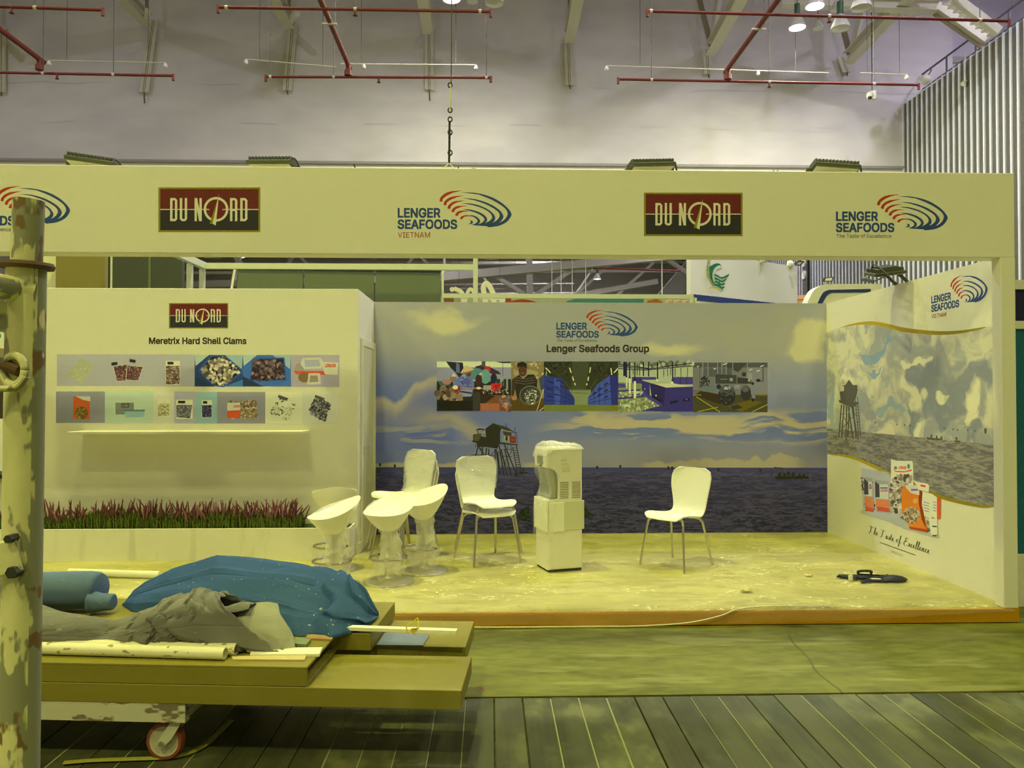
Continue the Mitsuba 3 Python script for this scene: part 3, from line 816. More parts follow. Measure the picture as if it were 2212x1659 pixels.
for u, v in ((821, 1003), (853, 1006), (1290, 1009), (1340, 1007), (1444, 1010), (1452, 1010), (1552, 1014), (1643, 1015)):
    p.poly([(u - 2.4, v - 1), (u + 2.4, v - 1), (u + 1.6, v + 4.5), (u - 1.6, v + 4.5)], DK); p.dot(u, v - 1, 2.6, 1.6, DK)
g = [(0.03, 0.055, 0.05), (0.045, 0.075, 0.06), (0.02, 0.03, 0.035)]
for q, s in ((sg.Polygon([(1117, 1112), (1128, 1100), (1142, 1093), (1147, 1125), (1126, 1124)]), 3), (sg.Polygon([(1250, 1094), (1264, 1098), (1277, 1110), (1288, 1113), (1256, 1118)]), 4), (sg.Polygon([(806, 1012), (824, 1011), (820, 1020), (806, 1019)]), 5)):
    p.poly(q, g[2]); p.pile(q, 30, 3.0, g, s)
p.build('islet_print', wb, 'dark islets and tiny huts along the horizon')

# five photographs in a row
def strip(X, Y, s, label, w, h, draw):
    q = Print(mapped(WS, 1 / s, 1 / s, X, Y), 0.0010, 3e-5)
    draw(q)
    q.build('company_photo', wb, label)


def market(p):
    R = p.rect
    R(20, 60, 907, 650, A(35, 33, 20)); R(20, 60, 907, 130, A(195, 200, 140)); R(20, 130, 907, 300, A(135, 135, 120))
    p.poly([(130, 60), (330, 75), (345, 190), (290, 260), (250, 200), (180, 130)], A(28, 30, 32)); p.poly([(250, 70), (290, 90), (295, 200), (250, 190)], A(90, 95, 110))
    p.poly([(480, 120), (560, 100), (660, 130), (760, 180), (790, 215), (640, 200), (490, 180)], A(55, 35, 45)); R(588, 118, 660, 180, A(165, 45, 35)); R(555, 60, 600, 120, A(70, 70, 60))
    for a in ((470, 205, 120, 70, A(75, 120, 95)), (600, 240, 60, 90, A(95, 140, 105)), (700, 270, 40, 70, A(30, 28, 34)), (760, 330, 40, 60, A(120, 140, 95)), (850, 330, 40, 80, A(130, 145, 95)), (520, 280, 40, 70, A(60, 30, 25)), (215, 260, 40, 50, A(130, 105, 75))):
        p.dot(*a)
    p.poly([(190, 240), (222, 195), (255, 240)], A(190, 180, 130)); p.poly([(515, 222), (545, 190), (575, 222)], A(185, 175, 125))
    R(730, 270, 775, 390, A(40, 42, 38)); R(815, 270, 850, 390, A(38, 42, 36)); R(870, 270, 905, 400, A(30, 32, 28))
    p.pile(sg.box(22, 330, 300, 530), 26, 46, [A(120, 95, 55), A(150, 125, 80), A(85, 68, 38), A(135, 110, 70)], 61)
    p.poly([(25, 290), (110, 300), (200, 350), (60, 350)], A(55, 95, 70)); p.dot(140, 305, 55, 32, A(160, 115, 80))
    p.poly([(210, 300), (300, 240), (430, 235), (470, 330), (440, 470), (330, 480), (300, 380), (215, 350)], A(95, 105, 130)); p.poly([(330, 250), (420, 260), (410, 380), (340, 360)], A(75, 82, 110))
    p.pile(sg.Polygon([(230, 300), (300, 250), (430, 250), (450, 440), (340, 460)]), 40, 14, [A(120, 130, 150), A(60, 66, 95), A(85, 95, 122)], 63)
    p.dot(400, 205, 30, 38, A(95, 50, 35)); p.poly([(300, 200), (355, 110), (372, 108), (470, 155), (400, 180)], A(190, 165, 95)); p.poly([(300, 200), (400, 180), (470, 155), (420, 195), (330, 212)], A(120, 95, 45))
    p.line([(300, 375), (700, 388)], 12, A(165, 115, 70)); p.poly([(665, 325), (800, 318), (770, 400), (700, 425), (665, 400)], A(185, 40, 28)); p.poly([(690, 345), (780, 330), (740, 400)], A(140, 28, 22))
    R(212, 350, 300, 412, A(140, 35, 22)); p.dot(240, 370, 34, 26, A(215, 205, 145)); p.dot(520, 378, 30, 16, A(205, 195, 140)); p.poly([(310, 395), (440, 400), (430, 480), (330, 480)], A(130, 135, 150)); p.line([(310, 420), (440, 440)], 18, A(35, 33, 45))
    R(540, 445, 905, 650, A(110, 65, 30)); p.poly([(540, 600), (720, 470), (540, 450)], A(45, 32, 15)); R(540, 440, 905, 460, A(30, 25, 15)); R(540, 560, 770, 650, A(150, 90, 48))
    p.pile(sg.box(560, 405, 890, 445), 60, 9, [A(190, 170, 120), A(120, 100, 65), A(80, 65, 40)], 65); p.pile(sg.box(775, 470, 900, 645), 22, 26, [A(135, 80, 45), A(60, 35, 22), A(95, 95, 85), A(165, 120, 70)], 67)
    R(22, 530, 540, 650, A(20, 18, 10)); R(450, 430, 540, 650, A(52, 48, 35)); R(575, 345, 670, 400, A(150, 140, 105)); p.line([(808, 80), (808, 240)], 5, A(60, 60, 55)); p.poly([(715, 62), (905, 62), (905, 78), (800, 78)], A(22, 22, 20))


def diver(p):
    R = p.rect
    R(907, 60, 1300, 650, A(125, 110, 55)); p.pile(sg.box(1080, 70, 1290, 260), 26, 18, [A(165, 150, 85), A(145, 130, 70), A(185, 170, 105)], 71); p.pile(sg.box(912, 70, 990, 250), 12, 18, [A(150, 130, 75), A(135, 115, 60)], 72)
    R(907, 500, 1300, 650, A(78, 60, 14)); p.dot(1080, 200, 150, 46, A(150, 140, 75)); p.poly([(930, 280), (1000, 215), (1180, 215), (1220, 280), (1210, 480), (980, 500)], A(38, 34, 22)); p.poly([(915, 280), (960, 240), (975, 300), (935, 470), (912, 470)], A(60, 42, 26)); p.poly([(1180, 240), (1215, 300), (1200, 350), (1160, 320)], A(30, 27, 18))
    for yy in (252, 282, 312):
        p.line([(960, yy), (1080, yy + 18), (1200, yy - 4)], 6, A(105, 95, 60))
    p.poly([(1000, 215), (1050, 270), (1110, 215), (1090, 200), (1010, 200)], A(140, 125, 75)); p.dot(1045, 170, 50, 72, A(80, 48, 26), n=16); p.poly([(980, 80), (1040, 60), (1090, 85), (1098, 140), (1060, 120), (1000, 125), (985, 140)], A(28, 24, 20)); p.line([(1030, 200), (1068, 198)], 6, A(140, 110, 70))
    p.dot(1135, 465, 130, 118, A(95, 100, 60), n=28); p.dot(1135, 465, 118, 106, A(50, 52, 34), n=28); q = sg.Point(1150, 480).buffer(88); p.pile(q, 110, 11, [A(170, 165, 105), A(205, 200, 140), A(70, 72, 58), A(115, 112, 75)], 73)
    p.dot(945, 495, 34, 30, A(150, 110, 60)); p.line([(1215, 650), (1300, 380)], 9, A(185, 175, 115)); p.poly([(1240, 270), (1298, 210), (1300, 390), (1262, 400)], A(55, 65, 75)); p.line([(1245, 650), (1300, 610)], 8, A(190, 180, 130))


def cold_store(p):
    R = p.rect
    R(1300, 60, 2187, 650, A(44, 48, 22)); p.poly([(1640, 60), (1840, 60), (1800, 420), (1620, 420)], A(62, 66, 34)); R(1600, 395, 1860, 590, A(120, 130, 70)); p.pile(sg.box(1310, 70, 1600, 240), 50, 16, [A(30, 32, 18), A(60, 60, 34), A(24, 26, 16)], 81); p.pile(sg.box(1880, 70, 2180, 240), 50, 16, [A(30, 32, 18), A(60, 60, 34)], 82)
    R(1300, 578, 2187, 650, A(104, 112, 34)); R(2105, 590, 2187, 650, A(112, 104, 12))
    p.poly([(1300, 215), (1345, 235), (1420, 250), (1500, 250), (1530, 290), (1545, 390), (1590, 395), (1640, 460), (1668, 510), (1665, 580), (1300, 575)], A(40, 52, 105)); p.poly([(1420, 250), (1490, 300), (1490, 575), (1430, 575)], A(58, 75, 130)); p.poly([(2085, 228), (2187, 230), (2187, 580), (2105, 582)], A(38, 42, 92)); p.poly([(2085, 228), (1940, 330), (1830, 480), (1825, 580), (2105, 582)], A(60, 78, 130))
    sl = A(20, 24, 42)
    p.lines([L((1335, 285), (1415, 320)), L((1325, 375), (1410, 405)), L((1330, 465), (1410, 485)), L((1430, 360), (1480, 380)), L((1430, 450), (1480, 465)), L((1445, 290), (1480, 290)), L((1500, 290), (1530, 320)), L((1500, 350), (1530, 370))], 14, sl)
    p.lines([L((1300, 340), (1500, 410), (1660, 500)), L((1300, 430), (1500, 470), (1660, 530)), L((1300, 520), (1500, 535), (1660, 555)), L((1825, 500), (2095, 320)), L((1825, 530), (2100, 410)), L((1825, 558), (2100, 500))], 6, sl)
    p.lines([L((1560, 400), (1560, 570)), L((1600, 430), (1600, 575)), L((1635, 470), (1635, 575)), L((1900, 400), (1900, 580)), L((1960, 340), (1960, 580)), L((2030, 290), (2030, 580))], 5, sl)
    p.lines([L((2020 - a, 340 + b), (2065 - a, 315 + b)) for a, b in ((0, 0), (0, 80), (0, 155), (80, 60), (80, 130), (140, 110))], 16, sl)
    br = A(210, 215, 150)
    p.lines([L((1320, 135), (1380, 195)), L((1605, 135), (1625, 195)), L((1640, 240), (1655, 290)), L((1665, 315), (1675, 345)), L((1855, 130), (1845, 195)), L((1832, 240), (1826, 290)), L((1815, 320), (1808, 345)), L((2135, 195), (2185, 140)), L((2100, 140), (2110, 220))], 13, br)
    p.lines([L((1600, 430), (1830, 440)), L((1600, 400), (1850, 400)), L((1540, 290), (1640, 420)), L((1940, 260), (1840, 400)), L((1690, 360), (1760, 400))], 6, A(80, 84, 45)); p.line([(1330, 170), (1325, 230)], 6, br)


def tanks(p):
    R = p.rect
    R(150, 68, 1116, 710, A(165, 172, 112)); R(150, 68, 1116, 130, A(135, 140, 88)); p.pile(sg.box(160, 75, 1110, 125), 30, 34, [A(110, 115, 75), A(175, 178, 120), A(85, 90, 60)], 91)
    nav, nav2, nav3 = A(52, 44, 88), A(66, 58, 104), A(40, 33, 66)
    R(330, 265, 460, 420, nav); R(460, 265, 640, 300, nav2); R(860, 265, 1116, 360, nav2); p.lines([L((955, 265), (955, 360)), L((1035, 265), (1035, 360))], 10, nav3); p.poly([(390, 265), (460, 300), (460, 440), (390, 400)], nav)
    p.poly([(150, 330), (450, 350), (560, 520), (740, 640), (740, 710), (150, 710)], A(120, 128, 75)); p.poly([(150, 350), (240, 350), (240, 382), (150, 388)], nav2)
    p.pile(sg.Polygon([(160, 560), (400, 530), (560, 545), (700, 660), (440, 700), (165, 705)]), 120, 22, [A(150, 155, 85), A(95, 105, 55), A(175, 178, 115), A(120, 125, 65)], 92)
    p.pile(sg.Polygon([(160, 450), (420, 440), (540, 495), (300, 540), (160, 540)]), 50, 20, [A(150, 155, 95), A(70, 75, 70), A(170, 175, 115)], 93)
    p.lines([L((150, 545), (420, 520), (560, 500)), L((150, 448), (440, 430))], 18, nav); p.lines([L((150, 398), (270, 385))], 12, nav); p.lines([L((470, 470), (740, 640))], 46, nav2); p.poly([(450, 700), (740, 625), (740, 710)], nav)
    p.poly([(460, 310), (560, 340), (560, 520), (455, 430)], nav); p.poly([(490, 315), (700, 315), (830, 335), (580, 345)], A(170, 170, 105)); p.poly([(560, 345), (850, 385), (1116, 390), (1116, 710), (740, 710), (720, 600), (580, 500)], nav); p.poly([(560, 345), (760, 400), (740, 640), (580, 500)], nav3)
    p.poly([(600, 350), (860, 345), (1090, 388), (770, 402)], A(190, 188, 120)); p.poly([(580, 495), (710, 560), (720, 600), (590, 530)], A(24, 20, 34)); p.poly([(825, 580), (930, 562), (925, 595), (820, 612)], A(22, 19, 34)); p.poly([(990, 548), (1080, 535), (1078, 572), (985, 582)], A(24, 21, 36)); p.rect(1020, 545, 1050, 560, A(100, 98, 110))
    bk = A(30, 26, 40)
    p.lines([L((235, 70), (235, 250))], 34, bk); p.lines([L((300, 70), (300, 270)), L((258, 70), (258, 260)), L((367, 70), (367, 300)), L((478, 70), (478, 250)), L((545, 70), (545, 255)), L((660, 70), (660, 280)), L((855, 70), (855, 310))], 14, bk)
    p.lines([L((398, 95), (398, 240)), L((428, 95), (428, 245)), L((960, 145), (965, 260)), L((1048, 140), (1045, 260)), L((890, 150), (885, 260)), L((740, 165), (740, 260)), L((790, 160), (790, 250)), L((830, 150), (830, 240)), L((345, 170), (345, 230))], 7, bk); p.lines([L((150, 130), (540, 160), (1110, 85)), L((150, 155), (480, 175), (1110, 120)), L((150, 100), (540, 150))], 9, bk)
    for a, b, w in ((367, 305, 40), (300, 272, 30), (258, 260, 26), (855, 310, 34), (660, 282, 26)):
        p.dot(a, b, w / 2, 9, bk)
    wt = A(215, 218, 150)
    for a, b, c, w in ((367, 318, 540, 30), (302, 285, 480, 24), (262, 270, 410, 16), (848, 322, 358, 34), (656, 290, 320, 24)):
        p.rect(a - w / 2, b, a + w / 2, c, wt)
    p.dot(640, 505, 8, 12, A(235, 235, 200)); p.dot(495, 420, 6, 9, A(235, 235, 200))


def machines(p):
    R = p.rect
    R(1116, 78, 2080, 718, A(110, 108, 85)); R(1116, 78, 2080, 140, A(78, 77, 62)); p.poly([(1560, 80), (1820, 80), (1700, 200), (1500, 120)], A(62, 62, 48)); R(1116, 430, 1220, 500, A(98, 96, 76)); R(1240, 150, 1640, 260, A(84, 84, 68)); R(1820, 140, 2078, 480, A(122, 120, 98))
    p.lines([L((a, 80), (a, 260)) for a in (1245, 1310, 1435, 1490, 1545, 1632)] + [L((1820, 80), (1820, 330))], 10, A(135, 133, 108)); p.lines([L((1205, 80), (1205, 420)), L((1350, 120), (1350, 250)), L((1580, 120), (1580, 240))], 5, A(60, 60, 48))
    p.poly([(1116, 500), (2080, 490), (2080, 718), (1116, 718)], A(66, 64, 30)); p.poly([(1220, 440), (1460, 490), (1480, 620), (1300, 560), (1140, 500)], A(52, 42, 18)); p.poly([(1560, 640), (1860, 560), (2010, 590), (1740, 715)], A(96, 82, 14)); p.poly([(1600, 640), (1700, 620), (1760, 660), (1640, 690)], A(50, 47, 34))
    p.lines([L((1160, 520), (1470, 718)), L((1880, 715), (2078, 620)), L((1180, 712), (1440, 655))], 11, A(160, 145, 25)); p.lines([L((1120 + 18 * i, 505), (1132 + 18 * i, 488)) for i in range(6)] + [L((1915 + 24 * i, 505), (1930 + 24 * i, 485)) for i in range(7)], 9, A(150, 130, 30))
    p.pile(sg.box(1210, 265, 1330, 390), 40, 18, [A(46, 50, 38), A(75, 78, 62), A(34, 38, 28)], 95); p.poly([(1240, 380), (1430, 380), (1450, 470), (1230, 450)], A(98, 108, 90))
    p.poly([(1405, 245), (1430, 228), (1680, 240), (1680, 350), (1410, 350)], A(60, 60, 46)); p.poly([(1690, 265), (1870, 290), (1870, 350), (1690, 350)], A(52, 52, 40)); R(1470, 285, 1560, 302, A(100, 98, 80)); R(1590, 278, 1632, 318, A(140, 138, 115)); p.dot(1843, 308, 16, 20, A(160, 152, 90)); R(1752, 205, 1802, 255, A(48, 48, 40)); R(1830, 215, 1885, 300, A(140, 138, 108))
    p.dot(1555, 500, 110, 132, A(36, 38, 30), n=26); p.dot(1555, 440, 96, 66, A(74, 76, 64), n=22); p.dot(1545, 410, 30, 22, A(150, 150, 130)); p.dot(1590, 400, 14, 26, A(140, 140, 122)); p.pile(sg.Point(1555, 520).buffer(90), 40, 17, [A(52, 50, 38), A(28, 28, 22), A(70, 66, 50)], 97)
    p.dot(1800, 470, 66, 96, A(44, 45, 36), n=22); p.dot(1795, 420, 46, 40, A(86, 86, 72)); R(1650, 372, 1720, 390, A(150, 152, 132)); R(1655, 400, 1720, 416, A(132, 134, 116)); p.dot(1450, 390, 30, 32, A(34, 36, 56)); p.poly([(1870, 380), (1910, 375), (1925, 540), (1880, 545)], A(118, 118, 106)); p.dot(1888, 348, 16, 20, A(28, 27, 24)); R(1878, 540, 1905, 580, A(32, 30, 22))
    p.dot(1962, 308, 30, 20, A(36, 36, 30)); p.line([(2022, 80), (2022, 320), (1995, 320)], 9, A(50, 50, 42)); p.lines([L((1500, 108), (1560, 85)), L((1385, 165), (1415, 152)), L((1170, 135), (1190, 122)), L((1840, 178), (1885, 162)), L((1985, 132), (2030, 112)), L((1940, 190), (1985, 178))], 15, A(190, 190, 160))


strip(940, 770, 5.53, 'photo of market workers in conical hats with a red basket', 1, 1, market)
strip(940, 770, 5.53, 'photo of a man in a striped shirt holding a bowl of shells', 1, 1, diver)
strip(940, 770, 5.53, 'photo of a cold store with stacked blue crates', 1, 1, cold_store)
strip(1310, 770, 5.978, 'photo of water running into purple tanks', 1, 1, tanks)
strip(1310, 770, 5.978, 'photo of steel machines in a grey factory room', 1, 1, machines)


# ---- the side wall: framed seascape between gold waves
def cloud_sea(p, n, uv):
    y, z = p.y, p.z
    wy, wz = fbm(y * 3.2, z * 3.4, 11.0, 4) - 0.5, fbm(y * 3.2 + 7.0, z * 3.4, 4.0, 4) - 0.5
    big = fbm(y * 1.9 + wy * 1.8, z * 2.6 + wz * 1.8, 1.0, 6)
    det = fbm(y * 7.5 + wy * 3.0, z * 9.0 + wz * 3.0, 5.0, 5)

    def blob(cy, cz, ry, rz):
        return dr.exp(-dr.square((y + wy * 0.55 - cy) / ry) - dr.square((z + wz * 0.45 - cz) / rz))
    blue = mix((0.36, 0.46, 0.66), (0.22, 0.36, 0.68), smoothstep(1.3, 1.9, z))
    base = mix((0.36, 0.38, 0.50), (0.72, 0.70, 0.66), smoothstep(0.34, 0.62, big * 0.6 + det * 0.4))
    gap = blob(7.15, 2.06, 0.42, 0.06) + blob(7.0, 1.98, 0.30, 0.05) + blob(7.2, 1.82, 0.18, 0.035) + blob(7.55, 1.45, 0.22, 0.06) + blob(8.1, 1.4, 0.12, 0.25) + blob(6.3, 1.06, 0.2, 0.04) + blob(6.9, 1.47, 0.25, 0.05)
    base = mix(base, blue, smoothstep(0.42, 0.72, gap + big * 0.30 - 0.08) * 0.9)
    dark = blob(6.30, 1.72, 0.26, 0.22) + blob(5.72, 1.70, 0.30, 0.17) + blob(6.55, 1.40, 0.13, 0.17) + blob(5.65, 1.28, 0.18, 0.12) + blob(6.05, 1.50, 0.2, 0.12)
    base = mix(base, (0.25, 0.28, 0.44), smoothstep(0.45, 0.80, dark + det * 0.4 - 0.13) * 0.9)
    puff = blob(6.55, 1.62, 0.10, 0.15) + blob(6.45, 1.34, 0.14, 0.10) + blob(5.72, 1.45, 0.10, 0.17) + blob(6.15, 1.62, 0.18, 0.05) + blob(6.9, 1.15, 0.9, 0.07) + blob(5.9, 1.16, 0.5, 0.08) + blob(6.5, 1.86, 0.16, 0.05) + blob(7.7, 1.75, 0.25, 0.08)
    base = mix(base, (0.84, 0.81, 0.72), smoothstep(0.55, 0.85, puff * 0.70 + det * 0.62 - 0.06) * 0.95)
    base = mix(base, (0.40, 0.43, 0.56), smoothstep(0.56, 0.66, 1.0 - det) * 0.35)
    rip = fbm(y * 8.0, z * 46.0, 2.0, 4)
    rip2 = fbm(y * 24.0, z * 120.0, 3.0, 3)
    sea = mix((0.17, 0.165, 0.24), (0.36, 0.34, 0.39), smoothstep(0.34, 0.66, rip * 0.55 + rip2 * 0.45))
    return mix(sea, base, smoothstep(-0.004, 0.004, z - 1.235))


M('m_cloud_sea', mikit.proc(cloud_sea), 0.45, spec=0.35)
SS = sheet(0, RX)
TOPW = curve([(1785, 719), (1815, 708), (1850, 702), (1880, 701), (1910, 706), (1950, 716), (2000, 722), (2040, 723), (2080, 719), (2120, 710), (2162, 697)], 5)
LOWW = curve([(1785, 981), (1815, 981), (1845, 986), (1885, 1002), (1925, 1022), (1975, 1045), (2030, 1068), (2080, 1082), (2125, 1091), (2150, 1090), (2166, 1084)], 5)
p = Print(SS, 0.0015)
p.poly(np.vstack([TOPW, LOWW[::-1]]), (1, 1, 1))
sv, sf = np.vstack(p.v), np.vstack(p.f)
put('seascape_print', (sv, sf), 'm_cloud_sea', wr, 'hazy sea print with tall clouds')
p = Print(SS, 0.0022)


def ribbon(c, t0, t1, wmax, side):
    n = len(c)
    for k in range(int(t0 * n), int(t1 * n) - 1):
        f = [math.sin(math.pi * min(1, max(0, (j / n - t0) / (t1 - t0)))) ** 0.6 * wmax for j in (k, k + 1)]
        g = (k / n - t0) / (t1 - t0)
        col = np.array([0.44, 0.33, 0.02]) * (0.85 + 0.25 * math.sin(g * 6)) + np.array([0.1, 0.12, 0.02]) * abs(g - .5)
        p.tris([c[k], c[k + 1], c[k + 1] + (0, side * f[1]), c[k] + (0, side * f[0])], [[0, 1, 2], [0, 2, 3]], np.clip(col, 0.01, 0.9)); p.h -= p.step


ribbon(TOPW, 0.10, 0.93, 9.0, -1)
ribbon(LOWW, 0.02, 0.93, 8.5, 1)
p.build('gold_wave', wr, 'gold wave lines')
a, b = at(2012, 650, x=RX), at(2133, 640, x=RX)
# logo, drawn in metres on the wall: (distance along the wall, height)
wall = lambda P, h: np.stack([RX - h + 0 * P[:, 0], -P[:, 0], P[:, 1]], 1)
k = (a[1] - b[1]) / (2012 - 146)
zt = at(2014, 640, x=RX)[2]
shell_logo(mapped(wall, k, -k, -a[1] - 146 * k, zt + 460 * k), 'logo', wr, 'VIETNAM', 'ringed shell logo reading VIETNAM')
# hut, boats
p = Print(mapped(SS, 1 / 4.148, 1 / 4.148, 1760, 560), 0.0022)
WD = (0.115, 0.11, 0.115)
p.poly([(308, 1078), (345, 1130), (270, 1130)], WD); p.poly([(238, 1130), (380, 1125), (385, 1170), (370, 1240), (345, 1280), (232, 1270), (222, 1185), (262, 1180), (262, 1140)], WD)
p.poly([(215, 1260), (395, 1280), (390, 1295), (340, 1330), (290, 1310), (218, 1280)], WD)
p.lines([L((240, 1300), (215, 1600)), L((285, 1310), (280, 1615)), L((300, 1320), (345, 1610)), L((330, 1310), (385, 1610)), L((262, 1300), (240, 1600)), L((345, 1320), (368, 1600)), L((310, 1320), (295, 1590))], 11, WD)
p.lines([L((225, 1385), (270, 1385)), L((240, 1520), (380, 1370)), L((250, 1400), (350, 1560)), L((360, 1240), (395, 1600)), L((382, 1230), (412, 1600))] + [L((362 + 2.5 * i, 1290 + 28 * i), (390 + 2 * i, 1288 + 28 * i)) for i in range(11)], 6, WD)
p.poly([(1000, 1595), (1145, 1605), (1140, 1620), (1010, 1615)], WD); p.lines([L((1045, 1570), (1045, 1600)), L((1090, 1580), (1095, 1605)), L((1130, 1585), (1140, 1605))], 14, WD); p.poly([(1250, 1620), (1305, 1625), (1300, 1638), (1255, 1635)], WD); p.dot(1270, 1605, 9, 14, WD)
for u, v in ((540, 1462), (735, 1478), (805, 1485), (855, 1490), (1160, 1510), (1240, 1522), (1280, 1527), (1370, 1530), (1435, 1535)):
    p.dot(u, v, 5, 9, WD)
p.poly([(1518, 1515), (1540, 1515), (1536, 1560), (1522, 1560)], WD)
p.build('hut_print', wr, 'faded stilt hut and boats print')
# product packs
p = Print(mapped(SS, 1 / 6.635, 1 / 6.635, 1840, 970), 0.0030, 3e-5)
p.poly(sg.Polygon([(150, 900), (520, 1010), (760, 1120), (1130, 1230), (1230, 1250), (1150, 1130), (560, 900)]).buffer(22), A(165, 165, 115)); p.poly(sg.Polygon([(700, 980), (1080, 1190), (1140, 1160), (760, 940)]).buffer(6), A(95, 92, 62))
p.poly([(135, 270), (515, 330), (560, 400), (660, 1000), (200, 940), (160, 900)], A(170, 170, 125)); p.pile(sg.Polygon([(140, 400), (300, 420), (330, 880), (180, 880)]), 60, 20, [A(120, 115, 80), A(60, 55, 40), A(90, 85, 60)], 101)
p.poly([(562, 140), (640, 165), (860, 168), (878, 200), (885, 520), (720, 900), (560, 880)], A(205, 202, 140)); p.text('LENGER', 672, 782, 285, 245, A(195, 70, 45), True); p.poly([(595, 290), (640, 312), (760, 318), (858, 288), (856, 312), (740, 332), (630, 326)], A(190, 60, 40)); p.dot(815, 245, 20, 36, A(70, 125, 70)); p.dot(628, 268, 24, 24, A(120, 110, 70))
q = sg.Polygon([(600, 370), (860, 380), (850, 500), (720, 520), (740, 880), (560, 900), (510, 480), (600, 480)]); p.pile(q, 110, 34, [A(125, 112, 65), A(160, 148, 95), A(85, 74, 42), A(180, 168, 115)], 103)
for x0, x1, y0 in ((170, 320, 400), (330, 550, 440)):
    p.poly([(x0, y0), (x1 - 20, y0 + 20), (x1, 900 + (x0 > 200) * 15), (x0 + 30, 870 + (x0 > 200) * 30)], A(150, 150, 110)); p.poly([(x0 + 4, y0 + 60), (x1 - 32, y0 + 66), (x1 - 25, y0 + 280), (x0 + 10, y0 + 262)], A(190, 190, 155)); p.poly([(x0 + 4, y0 + 20), (x0 + 65, y0 + 70), (x0 + 70, y0 + 250), (x0 + 8, y0 + 250)], A(70, 66, 52)); p.text('LENGER', x0 + 78, x1 - 34, y0 + 170, y0 + 135, A(175, 70, 60), True); p.rect(x0 + 78, y0 + 108, x1 - 38, y0 + 124, A(50, 55, 100)); p.poly([(x0 + 12, y0 + 275), (x1 - 20, y0 + 290), (x1 - 10, 870), (x0 + 22, 850)], A(205, 120, 55)); p.poly([(x0 + 30, 820), (x1 - 10, 850), (x1 - 6, 905), (x0 + 36, 880)], A(190, 80, 40))
p.poly([(740, 515), (960, 520), (1020, 620), (1000, 700), (1030, 920), (1090, 1170), (830, 1120), (720, 900), (705, 620)], A(205, 118, 25)); p.poly([(960, 560), (1020, 620), (1000, 800), (1030, 920), (1070, 1150), (1000, 1000), (960, 760)], A(130, 55, 18)); p.poly([(760, 515), (965, 518), (968, 660), (850, 630), (790, 570)], A(200, 188, 150)); p.rect(850, 570, 950, 595, A(95, 90, 130)); q = sg.Point(855, 945).buffer(118); p.poly(q, A(190, 175, 110)); p.pile(q.buffer(-8), 90, 22, [A(140, 118, 65), A(110, 90, 45), A(175, 155, 95)], 105); p.poly([(820, 1110), (1090, 1150), (1090, 1195), (830, 1140)], A(165, 65, 20)); p.dot(910, 740, 36, 36, A(215, 150, 70))
p.poly([(880, 440), (960, 470), (1095, 500), (1112, 530), (1105, 620), (960, 580)], A(208, 200, 140)); p.poly([(985, 505), (1060, 520), (1055, 545), (985, 530)], A(190, 55, 35)); p.poly([(1015, 600), (1150, 640), (1225, 690), (1228, 1250), (1140, 1240), (1100, 980), (1040, 960), (1005, 760)], A(205, 202, 160)); p.poly([(1220, 690), (1272, 700), (1268, 1000), (1220, 990)], A(205, 80, 30))
for y0 in (750, 790, 830, 870):
    p.poly([(1030, y0), (1110, y0 + 20), (1110, y0 + 34), (1030, y0 + 14)], A(140, 138, 118)); p.poly([(1165, y0), (1212, y0 + 8), (1212, y0 + 24), (1165, y0 + 14)], A(150, 135, 118))
p.poly([(1150, 1095), (1220, 1100), (1220, 1118), (1160, 1116)], A(60, 55, 40)); p.poly([(1150, 1230), (1220, 1228), (1218, 1246), (1160, 1246)], A(60, 55, 40)); p.poly([(1130, 985), (1160, 975), (1200, 995)], A(60, 55, 40)); p.pile(sg.box(1080, 1020, 1110, 1060), 6, 16, [A(130, 115, 70)], 107)
p.build('product_print', wr, 'printed group of clam packs and an orange bag')

